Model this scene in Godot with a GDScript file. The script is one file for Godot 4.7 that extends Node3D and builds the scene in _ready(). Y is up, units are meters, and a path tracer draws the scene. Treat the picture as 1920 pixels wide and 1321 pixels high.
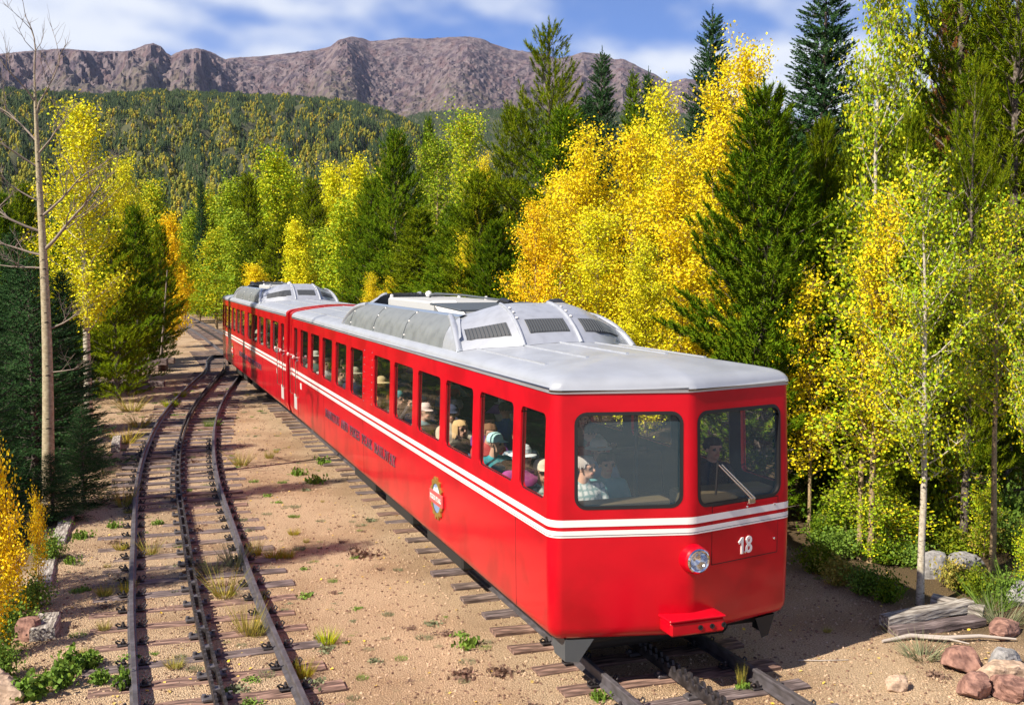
extends Node3D

# World: x to the right, y up, -z away from the camera, metres. The ballast lies at y = 0.

const CAR_HALF := 1.3676
const CAR_LENGTH := 17.45
const NOSE := 0.33
const ROOF_Y := 3.02
const SILL_BAND := 1.84
const HEAD_BAND := 2.9
const FLOOR_Y := 0.92

var rng := RandomNumberGenerator.new()
var mats := {}
var taken := {}
var noise := FastNoiseLite.new()
var tracks: Array = []


class Shape:
	var v := PackedVector3Array()
	var n := PackedVector3Array()
	var c := PackedColorArray()
	var uv := PackedVector2Array()
	var i := PackedInt32Array()
	var colored := false
	var mapped := false
	var col := Color.WHITE

	func point(p: Vector3, nn: Vector3, t := Vector2.ZERO) -> int:
		v.push_back(p)
		n.push_back(nn)
		if mapped:
			uv.push_back(t)
		if colored:
			c.push_back(col)
		return v.size() - 1

	func face(a: int, b: int, d: int) -> void:
		var g := (v[d] - v[a]).cross(v[b] - v[a])
		if g.dot(n[a] + n[b] + n[d]) < 0.0:
			i.push_back(a)
			i.push_back(d)
			i.push_back(b)
		else:
			i.push_back(a)
			i.push_back(b)
			i.push_back(d)

	func quad(a: int, b: int, d: int, e: int) -> void:
		face(a, b, d)
		face(a, d, e)

	# a flat polygon face given by its corners, with its own normal pointing away from "inside"
	func flat(pts: Array, inside: Vector3, t: Array = []) -> void:
		var nn := Vector3.ZERO
		for k in range(1, pts.size() - 1):
			nn += (pts[k + 1] - pts[0]).cross(pts[k] - pts[0])
		nn = nn.normalized()
		if nn.dot(pts[0] - inside) < 0.0:
			nn = -nn
		var first := v.size()
		for k in pts.size():
			point(pts[k], nn, t[k] if t.size() > k else Vector2(pts[k].x + pts[k].z, pts[k].y))
		for k in range(1, pts.size() - 1):
			face(first, first + k, first + k + 1)

	func box(lo: Vector3, hi: Vector3, x := Transform3D.IDENTITY, bevel := 0.0) -> void:
		if bevel > 0.0:
			return bevelled(lo, hi, x, bevel)
		var mid := x * ((lo + hi) * 0.5)
		var q := []
		for k in 8:
			q.push_back(x * Vector3(hi.x if k & 1 else lo.x, hi.y if k & 2 else lo.y, hi.z if k & 4 else lo.z))
		for f in [[0, 1, 3, 2], [4, 5, 7, 6], [0, 1, 5, 4], [2, 3, 7, 6], [0, 2, 6, 4], [1, 3, 7, 5]]:
			flat([q[f[0]], q[f[1]], q[f[2]], q[f[3]]], mid)

	func bevelled(lo: Vector3, hi: Vector3, x: Transform3D, b: float) -> void:
		var mid := (lo + hi) * 0.5
		var h := (hi - lo) * 0.5
		b = minf(b, minf(h.x, minf(h.y, h.z)) * 0.98)
		var wm := x * mid
		for a in 3:
			var u := (a + 1) % 3
			var w := (a + 2) % 3
			for s in [-1.0, 1.0]:
				var p := []
				for k in [[-1, -1], [1, -1], [1, 1], [-1, 1]]:
					var q := Vector3.ZERO
					q[a] = s * h[a]
					q[u] = k[0] * (h[u] - b)
					q[w] = k[1] * (h[w] - b)
					p.push_back(x * (mid + q))
				flat(p, wm)
			for s in [-1.0, 1.0]:
				for r in [-1.0, 1.0]:
					var p := []
					for k in [[0, -1], [0, 1], [1, 1], [1, -1]]:
						var q := Vector3.ZERO
						q[u] = s * (h[u] - (b if k[0] == 1 else 0.0))
						q[w] = r * (h[w] - (b if k[0] == 0 else 0.0))
						q[a] = k[1] * (h[a] - b)
						p.push_back(x * (mid + q))
					flat(p, wm)
		for k in 8:
			var s := Vector3(1 if k & 1 else -1, 1 if k & 2 else -1, 1 if k & 4 else -1)
			flat([x * (mid + s * (h - Vector3(0, b, b))), x * (mid + s * (h - Vector3(b, 0, b))), x * (mid + s * (h - Vector3(b, b, 0)))], wm)

	# a tube along points, with its own radius at each
	func tube(pts: Array, radii: Array, sides := 6, caps := true) -> void:
		var first := v.size()
		var dir: Vector3 = (pts[1] - pts[0]).normalized()
		var side := dir.cross(Vector3(0.31, 0.2, 0.93)).normalized()
		var run := 0.0
		for k in pts.size():
			if k > 0:
				run += pts[k].distance_to(pts[k - 1])
			if k < pts.size() - 1 and k > 0:
				dir = (pts[k + 1] - pts[k - 1]).normalized()
			elif k > 0:
				dir = (pts[k] - pts[k - 1]).normalized()
			side = (side - dir * side.dot(dir)).normalized()
			var up := dir.cross(side)
			for s in sides + 1:
				var a := TAU * s / sides
				var o := side * cos(a) + up * sin(a)
				point(pts[k] + o * radii[k], o, Vector2(float(s) / sides, run))
		for k in pts.size() - 1:
			for s in sides:
				var a := first + k * (sides + 1) + s
				quad(a, a + 1, a + sides + 2, a + sides + 1)
		if caps:
			for e in [0, pts.size() - 1]:
				var ring := []
				for s in sides:
					ring.push_back(v[first + e * (sides + 1) + s])
				var other: Vector3 = pts[1] if e == 0 else pts[e - 1]
				flat(ring, other)

	# a profile of (radius, along) turned round an axis
	func lathe(profile: Array, x: Transform3D, sides := 20) -> void:
		for k in profile.size() - 1:
			var a: Vector2 = profile[k]
			var b: Vector2 = profile[k + 1]
			var slope := Vector2(b.y - a.y, a.x - b.x).normalized()
			var first := v.size()
			for s in sides + 1:
				var t := TAU * s / sides
				var o := Vector3(cos(t), sin(t), 0)
				var nn := (x.basis * (o * slope.x + Vector3(0, 0, slope.y))).normalized()
				point(x * (o * a.x + Vector3(0, 0, a.y)), nn)
				point(x * (o * b.x + Vector3(0, 0, b.y)), nn)
			for s in sides:
				var q := first + s * 2
				quad(q, q + 1, q + 3, q + 2)

	func smooth() -> void:
		for k in n.size():
			n[k] = Vector3.ZERO
		for k in range(0, i.size(), 3):
			var g := (v[i[k + 2]] - v[i[k]]).cross(v[i[k + 1]] - v[i[k]])
			for m in 3:
				n[i[k + m]] += g
		for k in n.size():
			n[k] = n[k].normalized() if n[k].length_squared() > 0.0 else Vector3.UP

	func mesh(with_normals := true) -> ArrayMesh:
		var a := []
		a.resize(Mesh.ARRAY_MAX)
		a[Mesh.ARRAY_VERTEX] = v
		if with_normals:
			a[Mesh.ARRAY_NORMAL] = n
		if mapped:
			a[Mesh.ARRAY_TEX_UV] = uv
		if colored:
			a[Mesh.ARRAY_COLOR] = c
		a[Mesh.ARRAY_INDEX] = i
		var m := ArrayMesh.new()
		m.add_surface_from_arrays(Mesh.PRIMITIVE_TRIANGLES, a)
		return m


func name_for(called: String) -> String:
	var k: int = taken.get(called, 0)
	taken[called] = k + 1
	return called if k == 0 else "%s_%03d" % [called, k]


func thing(called: String, label: String, category: String, at := Vector3.ZERO, turn := 0.0, group := "") -> Node3D:
	var o := Node3D.new()
	o.name = name_for(called)
	add_child(o)
	o.position = at
	o.rotation.y = turn
	tag(o, label, category, group)
	return o


func tag(o: Node, label: String, category: String, group := "") -> void:
	o.set_meta("label", label)
	o.set_meta("category", category)
	if group:
		o.set_meta("group", group)


func put(called: String, m: Mesh, material: Material, parent: Node = null, x := Transform3D.IDENTITY) -> MeshInstance3D:
	var o := MeshInstance3D.new()
	o.mesh = m
	o.material_override = material
	if parent == null:
		o.name = name_for(called)
		add_child(o)
	else:
		var k := 0
		var base := called
		while parent.has_node(NodePath(base)):
			k += 1
			base = "%s_%03d" % [called, k]
		o.name = base
		parent.add_child(o)
	o.transform = x
	return o


func pieces(called: String, m: Mesh, material: Material, parent: Node, k: int, x: Transform3D) -> void:
	var o := MeshInstance3D.new()
	o.mesh = m
	o.material_override = material
	o.name = called if k == 0 else "%s_%03d" % [called, k]
	o.transform = x
	parent.add_child(o)


func structure(o: Node) -> Node:
	o.set_meta("kind", "structure")
	return o


func stuff(o: Node, label := "", category := "") -> Node:
	o.set_meta("kind", "stuff")
	if label:
		o.set_meta("label", label)
	if category:
		o.set_meta("category", category)
	return o


func lin(r: float, g: float, b: float) -> Color:
	return Color(r, g, b).linear_to_srgb()


func mat(called: String, color: Color, rough := 0.7, metal := 0.0) -> StandardMaterial3D:
	var m := StandardMaterial3D.new()
	m.resource_name = called
	m.albedo_color = color
	m.roughness = rough
	m.metallic = metal
	mats[called] = m
	return m


func noise_tex(seed_: int, freq: float, octaves: int, ramp: Gradient, size := 512, kind := FastNoiseLite.TYPE_SIMPLEX_SMOOTH) -> NoiseTexture2D:
	var f := FastNoiseLite.new()
	f.seed = seed_
	f.noise_type = kind
	f.frequency = freq
	f.fractal_octaves = octaves
	var t := NoiseTexture2D.new()
	t.width = size
	t.height = size
	t.seamless = true
	t.noise = f
	if ramp:
		t.color_ramp = ramp
	return t


func ramp(offsets: Array, colors: Array) -> Gradient:
	var g := Gradient.new()
	g.offsets = PackedFloat32Array(offsets)
	g.colors = PackedColorArray(colors)
	return g


func triplanar(m: StandardMaterial3D, scale_: float, world := true) -> void:
	m.uv1_triplanar = true
	m.uv1_world_triplanar = world
	m.uv1_scale = Vector3.ONE * scale_
	m.uv1_triplanar_sharpness = 4.0


func grey(a: float) -> Color:
	return Color(a, a, a)


func _ready() -> void:
	rng.seed = 20070918
	camera_and_light()
	materials()
	ground()
	hills_and_mountain()
	railway()
	train()
	forest()
	passengers()
	trackside()


func camera_and_light() -> void:
	var cam := Camera3D.new()
	cam.name = "camera"
	add_child(cam)
	cam.position = Vector3(0, 4.2, 0)
	cam.rotation_degrees = Vector3(-4.4, 0, 0)
	cam.fov = 36.41
	cam.near = 0.1
	cam.far = 20000.0
	cam.current = true
	var sun := DirectionalLight3D.new()
	sun.name = "sun"
	add_child(sun)
	sun.light_energy = 1.6
	sun.light_color = Color(1.0, 0.955, 0.88)
	sun.light_angular_distance = 0.53
	sun.shadow_enabled = true
	var e := deg_to_rad(43.0)
	var to_sun := Vector3(-0.80 * cos(e), sin(e), 0.60 * cos(e))
	sun.look_at_from_position(to_sun * 100.0, Vector3.ZERO)
	var env := Environment.new()
	env.background_mode = Environment.BG_SKY
	env.tonemap_mode = Environment.TONE_MAPPER_LINEAR
	env.tonemap_exposure = 1.75
	env.sdfgi_enabled = true
	env.ssao_enabled = true
	env.ssil_enabled = true
	env.background_energy_multiplier = 1.0
	env.fog_enabled = true
	env.fog_density = 0.00002
	env.fog_light_color = Color(0.72, 0.80, 0.95)
	var sky := Sky.new()
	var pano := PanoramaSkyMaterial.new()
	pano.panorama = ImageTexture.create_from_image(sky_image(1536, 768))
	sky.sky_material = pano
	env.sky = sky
	var w := WorldEnvironment.new()
	w.name = "world_environment"
	w.environment = env
	add_child(w)


func sky_image(w: int, h: int) -> Image:
	var data := PackedFloat32Array()
	data.resize(w * h * 3)
	var broad := FastNoiseLite.new()
	broad.seed = 11
	broad.noise_type = FastNoiseLite.TYPE_SIMPLEX_SMOOTH
	broad.frequency = 0.55
	broad.fractal_octaves = 3
	var fine := FastNoiseLite.new()
	fine.seed = 5
	fine.noise_type = FastNoiseLite.TYPE_SIMPLEX_SMOOTH
	fine.frequency = 1.6
	fine.fractal_octaves = 5
	fine.fractal_gain = 0.55
	for j in h:
		var el := PI * (0.5 - (j + 0.5) / h)
		for i in w:
			var az := TAU * ((i + 0.5) / w - 0.5)
			var r := 0.20
			var g := 0.30
			var b := 0.42
			if el > -0.02:
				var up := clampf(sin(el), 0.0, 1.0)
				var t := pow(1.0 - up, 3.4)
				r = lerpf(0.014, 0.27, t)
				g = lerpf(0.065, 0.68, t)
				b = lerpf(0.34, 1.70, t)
				var d := Vector2(sin(az), -cos(az)) * cos(el) / (up + 0.10)
				var stretched := Vector2(d.x * 1.1 + d.y * 0.25, d.y * 0.9)
				var a := broad.get_noise_2d(stretched.x + 3.1, stretched.y + 1.7)
				var f := fine.get_noise_2d(stretched.x * 1.1 - 4.0, stretched.y * 1.1)
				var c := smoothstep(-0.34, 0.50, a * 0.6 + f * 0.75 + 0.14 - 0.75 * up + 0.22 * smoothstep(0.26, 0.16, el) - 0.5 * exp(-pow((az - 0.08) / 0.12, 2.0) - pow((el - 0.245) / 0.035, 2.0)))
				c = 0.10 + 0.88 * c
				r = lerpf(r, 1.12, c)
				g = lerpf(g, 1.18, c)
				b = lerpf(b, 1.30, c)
			var k := (j * w + i) * 3
			data[k] = r
			data[k + 1] = g
			data[k + 2] = b
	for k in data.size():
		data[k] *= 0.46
	return Image.create_from_data(w, h, false, Image.FORMAT_RGBF, data.to_byte_array())


func materials() -> void:
	var m: StandardMaterial3D
	# ballast: decomposed pink granite, pale tan grit with darker crumbs
	m = mat("granite_gravel", Color.WHITE, 0.95)
	m.albedo_texture = noise_tex(3, 0.055, 4, ramp([0.0, 0.3, 0.5, 0.7, 1.0], [lin(0.26, 0.165, 0.095), lin(0.43, 0.295, 0.175), lin(0.55, 0.395, 0.245), lin(0.66, 0.495, 0.325), lin(0.80, 0.64, 0.47)]), 1024)
	m.detail_enabled = true
	m.detail_blend_mode = BaseMaterial3D.BLEND_MODE_MUL
	m.detail_albedo = noise_tex(8, 0.006, 4, ramp([0.2, 0.5, 0.8], [lin(0.72, 0.66, 0.6), lin(0.9, 0.88, 0.86), lin(1, 1, 1)]), 512)
	m.detail_uv_layer = BaseMaterial3D.DETAIL_UV_2
	m.uv2_triplanar = true
	m.uv2_world_triplanar = true
	m.uv2_scale = Vector3.ONE * 0.13
	m.heightmap_enabled = true
	m.heightmap_texture = noise_tex(4, 0.07, 4, null, 1024)
	m.heightmap_scale = 3.2
	triplanar(m, 0.62)
	m.vertex_color_use_as_albedo = true
	m = mat("rock_face", Color.WHITE, 0.95)
	m.albedo_texture = noise_tex(21, 0.012, 6, ramp([0.15, 0.4, 0.6, 0.85], [lin(0.55, 0.5, 0.5), lin(0.85, 0.82, 0.82), lin(1, 0.98, 0.97), lin(1, 1, 1)]), 1024)
	m.heightmap_enabled = true
	m.heightmap_texture = m.albedo_texture
	m.heightmap_scale = 3000.0
	triplanar(m, 1.0 / 420.0)
	m.vertex_color_use_as_albedo = true
	m = mat("forest_floor", Color.WHITE, 0.95)
	m.vertex_color_use_as_albedo = true
	m = mat("far_needles", Color.WHITE, 0.9)
	m.vertex_color_use_as_albedo = true
	# railcar
	m = mat("red_paint", lin(0.56, 0.001, 0.012), 0.34)
	m.metallic_specular = 0.35
	m.clearcoat_enabled = true
	m.clearcoat = 0.3
	m.clearcoat_roughness = 0.12
	m.albedo_texture = noise_tex(36, 0.006, 5, ramp([0.15, 0.5, 0.85], [Color(0.86, 0.84, 0.82), Color(0.96, 0.95, 0.95), Color(1, 1, 1)]), 512)
	m.heightmap_enabled = true
	m.heightmap_texture = noise_tex(31, 0.004, 2, null, 256)
	m.heightmap_scale = 0.5
	triplanar(m, 0.35, false)
	mat("white_paint", lin(0.82, 0.80, 0.78), 0.35)
	m = mat("silver_roof", lin(0.45, 0.48, 0.53), 0.40, 0.3)
	m.roughness_texture = noise_tex(32, 0.01, 4, ramp([0.2, 0.8], [grey(0.8), grey(1.0)]), 512)
	m.albedo_texture = noise_tex(33, 0.008, 5, ramp([0.2, 0.55, 0.8], [grey(0.94), grey(0.985), grey(1.0)]), 512)
	triplanar(m, 0.4, false)
	m = mat("bright_aluminium", lin(0.55, 0.58, 0.63), 0.36, 0.5)
	m.albedo_texture = noise_tex(34, 0.012, 5, ramp([0.2, 0.5, 0.8], [grey(0.93), grey(0.98), grey(1.0)]), 512)
	triplanar(m, 0.8, false)
	m = mat("dull_panel", lin(0.28, 0.305, 0.315), 0.4, 0.2)
	m.albedo_texture = noise_tex(35, 0.01, 4, ramp([0.25, 0.5, 0.75], [grey(0.9), grey(0.97), grey(1.0)]), 512)
	triplanar(m, 0.7, false)
	m.transparency = BaseMaterial3D.TRANSPARENCY_ALPHA
	m.albedo_color.a = 0.8
	mat("pod_top", lin(0.22, 0.28, 0.38), 0.4, 0.1)
	mat("steel_grey", lin(0.085, 0.10, 0.115), 0.5, 0.2)
	mat("pale_casing", lin(0.45, 0.46, 0.46), 0.6)
	mat("black_rubber", lin(0.012, 0.012, 0.014), 0.45)
	mat("dark_void", lin(0.010, 0.010, 0.010), 0.9)
	mat("underframe", lin(0.018, 0.017, 0.016), 0.8)
	mat("louvre_dark", lin(0.06, 0.064, 0.072), 0.6)
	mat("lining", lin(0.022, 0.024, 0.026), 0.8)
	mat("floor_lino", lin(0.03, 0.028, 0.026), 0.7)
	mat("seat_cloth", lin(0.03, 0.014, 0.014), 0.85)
	mat("desk_wood", lin(0.13, 0.10, 0.05), 0.5)
	mat("chrome", lin(0.75, 0.75, 0.76), 0.12, 1.0)
	mat("letter_metal", lin(0.34, 0.30, 0.42), 0.2, 0.9)
	mat("gold", lin(0.45, 0.30, 0.07), 0.4, 0.6)
	mat("crest_blue", lin(0.20, 0.30, 0.50), 0.4)
	mat("crest_red", lin(0.70, 0.10, 0.10), 0.4)
	m = mat("window_glass", Color(0.50, 0.58, 0.56, 0.03), 0.02)
	m.transparency = BaseMaterial3D.TRANSPARENCY_ALPHA
	m = mat("sky_veil_glass", Color(0.42, 0.56, 0.64, 0.17), 0.02)  # pale blue alpha paints a veil of reflected sky onto the windscreens
	m.transparency = BaseMaterial3D.TRANSPARENCY_ALPHA
	m.metallic_specular = 0.7
	# track
	m = mat("rail_steel", Color.WHITE, 0.55, 0.35)
	m.albedo_texture = noise_tex(41, 0.02, 4, ramp([0.2, 0.5, 0.8], [lin(0.085, 0.078, 0.082), lin(0.11, 0.10, 0.11), lin(0.14, 0.13, 0.145)]), 256)
	triplanar(m, 1.0)
	m = mat("rack_steel", Color.WHITE, 0.6, 0.25)
	m.albedo_texture = noise_tex(42, 0.03, 4, ramp([0.2, 0.5, 0.8], [lin(0.018, 0.015, 0.016), lin(0.035, 0.030, 0.032), lin(0.075, 0.065, 0.07)]), 256)
	triplanar(m, 1.0)
	for k in 3:
		m = mat("sleeper_wood_%d" % k, Color.WHITE, 0.9)
		var tone: Color = [Color(0.98, 0.94, 0.93), Color(1.05, 0.93, 0.88), Color(0.86, 0.84, 0.88)][k]
		m.albedo_color = tone
		m.albedo_texture = noise_tex(50 + k, 0.03, 5, ramp([0.15, 0.45, 0.65, 0.9], [lin(0.07, 0.053, 0.047), lin(0.155, 0.122, 0.108), lin(0.235, 0.19, 0.168), lin(0.38, 0.325, 0.29)]), 256)
		m.heightmap_enabled = true
		m.heightmap_texture = m.albedo_texture
		m.heightmap_scale = 1.5
		triplanar(m, 1.0, false)
		m.uv1_scale = Vector3(0.35, 2.4, 2.4)
	m = mat("weathered_timber", Color.WHITE, 0.9)
	m.albedo_texture = noise_tex(55, 0.03, 5, ramp([0.15, 0.45, 0.7, 0.9], [lin(0.10, 0.085, 0.075), lin(0.26, 0.23, 0.20), lin(0.40, 0.37, 0.33), lin(0.55, 0.52, 0.47)]), 256)
	m.heightmap_enabled = true
	m.heightmap_texture = m.albedo_texture
	m.heightmap_scale = 2.0
	triplanar(m, 1.0, false)
	m.uv1_scale = Vector3(0.4, 3.0, 3.0)
	for k in 3:
		m = mat("boulder_%d" % k, Color.WHITE, 0.9)
		var a: Color = [lin(0.13, 0.065, 0.052), lin(0.30, 0.21, 0.15), lin(0.16, 0.155, 0.155)][k]
		var b: Color = [lin(0.36, 0.20, 0.155), lin(0.56, 0.41, 0.30), lin(0.33, 0.32, 0.32)][k]
		m.albedo_texture = noise_tex(60 + k, 0.025, 5, ramp([0.2, 0.8], [a, b]), 256)
		m.heightmap_enabled = true
		m.heightmap_texture = m.albedo_texture
		m.heightmap_scale = 3.0
		triplanar(m, 1.3, false)
	# trees
	m = mat("aspen_bark", Color.WHITE, 0.8)
	m.albedo_texture = ImageTexture.create_from_image(aspen_bark())
	m = mat("aspen_bark_tan", Color(0.86, 0.78, 0.66), 0.8)
	m.albedo_texture = mats["aspen_bark"].albedo_texture
	m = mat("aspen_bark_cream", Color(0.92, 0.89, 0.82), 0.8)
	m.albedo_texture = mats["aspen_bark"].albedo_texture
	m = mat("conifer_bark", Color.WHITE, 0.95)
	m.albedo_texture = noise_tex(71, 0.03, 4, ramp([0.2, 0.5, 0.8], [lin(0.035, 0.025, 0.02), lin(0.11, 0.085, 0.07), lin(0.22, 0.19, 0.17)]), 256)
	triplanar(m, 1.5, false)
	mat("dead_twig", lin(0.26, 0.21, 0.17), 0.9)
	mat("pale_twig", lin(0.42, 0.37, 0.33), 0.9)
	m = mat("leaf", Color.WHITE, 0.6)
	m.metallic_specular = 0.3
	m.vertex_color_use_as_albedo = true
	m.backlight_enabled = true
	m.backlight = lin(0.36, 0.36, 0.36)
	m = mat("needle", Color.WHITE, 0.75)
	m.metallic_specular = 0.06
	m.vertex_color_use_as_albedo = true
	m.backlight_enabled = true
	m.backlight = lin(0.12, 0.12, 0.12)
	m = mat("person", Color.WHITE, 0.75)
	m.vertex_color_use_as_albedo = true


func aspen_bark() -> Image:
	var im := Image.create(256, 512, false, Image.FORMAT_RGB8)
	var f := FastNoiseLite.new()
	f.seed = 9
	f.frequency = 0.02
	f.fractal_octaves = 4
	for y in 512:
		for x in 256:
			var a := f.get_noise_3d(cos(TAU * x / 256.0) * 40.0, y * 1.0, sin(TAU * x / 256.0) * 40.0)
			var line := f.get_noise_3d(cos(TAU * x / 256.0) * 30.0 + 300.0, y * 7.0, sin(TAU * x / 256.0) * 30.0)
			var t := clampf(0.5 + a * 0.8, 0.0, 1.0)
			var q := lin(lerpf(0.36, 0.58, t), lerpf(0.31, 0.54, t), lerpf(0.23, 0.44, t))
			if line > 0.33:
				q = q.darkened(0.35)
			im.set_pixel(x, y, q)
	var r := RandomNumberGenerator.new()
	r.seed = 4
	for k in 12:
		var cx := r.randi_range(0, 255)
		var cy := r.randi_range(12, 499)
		var w := r.randf_range(9, 30)
		var h := r.randf_range(3, 9)
		for y in range(int(cy - h * 2), int(cy + h * 2)):
			for x in range(int(cx - w), int(cx + w)):
				var d := pow((x - cx) / w, 2.0) + pow((y - cy + absf(x - cx) * 0.25) / h, 2.0)
				if d < 1.0 and y >= 0 and y < 512:
					im.set_pixel(posmod(x, 256), y, lin(0.05, 0.042, 0.035).lerp(im.get_pixel(posmod(x, 256), y), smoothstep(0.5, 1.0, d)))
	return im


# the siding's centre line as x at a distance f along the view axis, and the main line's
func siding_x(f: float) -> float:
	var knots := [[0.0, 0.75], [9.84, -2.76], [12.77, -3.84], [16.21, -5.03], [20.4, -6.45], [26.1, -8.12], [29.5, -8.98], [37.3, -10.6], [43.0, -11.65], [52.0, -13.55]]
	if f >= 52.0:
		return main_x(f)
	for k in knots.size() - 1:
		if f <= knots[k + 1][0]:
			var p: Array = knots[maxi(k - 1, 0)]
			var q: Array = knots[mini(k + 2, knots.size() - 1)]
			var dt: float = knots[k + 1][0] - knots[k][0]
			return cubic_interpolate_in_time(knots[k][1], knots[k + 1][1], p[1], q[1], (f - knots[k][0]) / dt, dt, p[0] - knots[k][0], q[0] - knots[k][0])
	return main_x(f)


func main_x(f: float) -> float:
	return 1.6613 - (f - 10.6512) * 0.3587 - 0.00045 * pow(maxf(f - 48.0, 0.0), 2.0)


func bed_edge(f: float) -> float:
	return siding_x(f) - 2.0 - 3.5 * smoothstep(26.0, 40.0, f) - 0.35 * noise.get_noise_1d(f * 40.0)


func ground_y(x: float, f: float) -> float:
	var y := 0.0
	var out := bed_edge(f) - x
	var near := 1.0 - smoothstep(24.0, 36.0, f)
	if out > 0.0:
		y -= smoothstep(0.0, 2.6, out) * lerpf(0.5, 1.9, near)
		y += noise.get_noise_2d(x * 14.0, f * 14.0) * 0.35 * smoothstep(0.0, 2.0, out)
	var right := x - main_x(f) - 3.2
	if right > 0.0:
		y += smoothstep(0.0, 9.0, right) * 0.35 + noise.get_noise_2d(x * 9.0, f * 9.0) * 0.3 * smoothstep(0.0, 3.0, right)
	y += noise.get_noise_2d(x * 5.0 + 90.0, f * 5.0) * 0.05
	y += smoothstep(300.0, 700.0, f) * 6.0
	return y


func graded(fine: float, reach: float, far: float, growth: float) -> Array:
	var a := []
	var p := 0.0
	var step := fine
	while p < far:
		a.push_back(p)
		if p > reach:
			step *= growth
		p += step
	a.push_back(far)
	return a


func ground() -> void:
	noise.seed = 77
	noise.frequency = 0.02
	noise.fractal_octaves = 4
	var half := graded(0.4, 16.0, 2500.0, 1.14)
	var xs := []
	for k in range(half.size() - 1, 0, -1):
		xs.push_back(-half[k])
	xs.append_array(half)
	var fs := []
	for a in graded(0.4, 30.0, 1500.0, 1.1):
		fs.push_back(a - 6.0)
	fs.push_front(-60.0)
	fs.push_front(-800.0)
	var s := Shape.new()
	s.colored = true
	for f in fs:
		for x in xs:
			# grit on the bed, brown litter under the trees, greener on the slope below the edge
			var out = bed_edge(f) - x
			var right: float = x - main_x(f) - 3.4
			var wob := noise.get_noise_2d(x * 30.0, f * 30.0)
			var litter: float = clampf(maxf(smoothstep(0.0, 0.8, out + wob), smoothstep(0.0, 1.6, right + wob * 2.0)), 0.0, 1.0)
			litter = maxf(litter, smoothstep(62.0, 90.0, f) * smoothstep(1.4, 2.4, absf(x - main_x(f)) + wob))
			s.col = Color(1, 1, 1).lerp(Color(0.24, 0.22, 0.15), litter)
			if out > 0.6 and f < 26.0:
				s.col = s.col.lerp(Color(0.16, 0.22, 0.08), smoothstep(0.6, 2.0, out))
			s.point(Vector3(x, ground_y(x, f), -f), Vector3.UP)
	for a in fs.size() - 1:
		for b in xs.size() - 1:
			var k: int = a * xs.size() + b
			s.quad(k, k + 1, k + xs.size() + 1, k + xs.size())
	s.smooth()
	var o := put("ground", s.mesh(), mats["granite_gravel"])
	structure(o)
	o.set_meta("label", "pinkish granite gravel ground around the two tracks")


func crest(b: float, table: Array) -> float:
	if b <= table[0][0]:
		return table[0][1]
	for k in table.size() - 1:
		if b <= table[k + 1][0]:
			var t: float = (b - table[k][0]) / (table[k + 1][0] - table[k][0])
			return lerpf(table[k][1], table[k + 1][1], t)
	return table[-1][1]


# bearing in degrees from straight ahead, height in metres of the skyline there
const HILL := [[-39.571, 281.8], [-32.099, 273.5], [-25.544, 281.4], [-23.178, 281.5], [-20.724, 282.7], [-18.189, 294.0], [-14.246, 294.3], [-11.262, 293.2], [-8.773, 289.0], [-6.813, 273.8], [-4.838, 245.4], [-2.850, 200.7], [-0.285, 159.3], [3.987, 131.1], [9.607, 111.2], [37.476, 90.6]]
const RIDGE := [[-39.571, 254.7], [-12.899, 319.8], [-7.375, 417.8], [-4.838, 463.0], [-2.850, 471.7], [-0.856, 475.3], [1.141, 473.8], [3.987, 469.7], [6.813, 458.3], [9.607, 455.2], [12.355, 426.9], [17.673, 312.8], [25.078, 226.9], [39.230, 255.9]]
const PEAKS := [[-42.799, 653.7], [-36.011, 800.7], [-32.099, 820.4], [-27.821, 882.1], [-25.544, 926.5], [-24.135, 950.5], [-22.451, 976.0], [-20.724, 973.3], [-19.467, 983.2], [-19.009, 997.7], [-18.600, 1016.6], [-18.189, 1026.1], [-17.828, 1013.8], [-17.621, 988.7], [-17.361, 975.7], [-16.840, 1002.3], [-16.106, 1015.6], [-15.631, 1008.3], [-15.260, 995.5], [-14.781, 971.1], [-14.246, 983.0], [-12.899, 995.7], [-10.161, 1034.6], [-9.468, 1051.5], [-9.052, 1082.2], [-8.383, 1101.4], [-7.796, 1095.5], [-7.375, 1081.7], [-6.532, 1091.0], [-5.686, 1102.5], [-4.554, 1099.5], [-3.134, 1108.7], [-2.281, 1111.9], [-1.568, 1102.4], [-1.141, 1082.7], [0.000, 1050.4], [1.426, 1035.2], [2.423, 1009.6], [3.134, 1021.5], [3.703, 1038.4], [4.838, 1024.5], [5.403, 1001.2], [5.827, 1003.0], [6.250, 984.9], [6.813, 956.5], [7.515, 927.8], [8.215, 884.1], [8.550, 895.8], [9.052, 907.0], [9.607, 895.7], [10.437, 863.9], [12.355, 789.5], [17.673, 602.3], [25.078, 481.4], [33.707, 527.8], [45.443, 464.8]]


func hill_y(b: float, r: float) -> float:
	var c := crest(b, HILL)
	var t := (r - 420.0) / 1480.0
	var y := 2.0 + (c - 2.0) * (smoothstep(0.0, 1.0, t) * 0.35 + clampf(t, 0.0, 1.0) * 0.65) + minf(t, 0.0) * 300.0
	if t > 1.0:
		y -= (r - 1900.0) * 0.22
	y += noise.get_noise_2d(b * 40.0, r * 0.35) * 26.0 * sin(PI * clampf(t, 0.0, 1.0))
	return y


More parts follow.
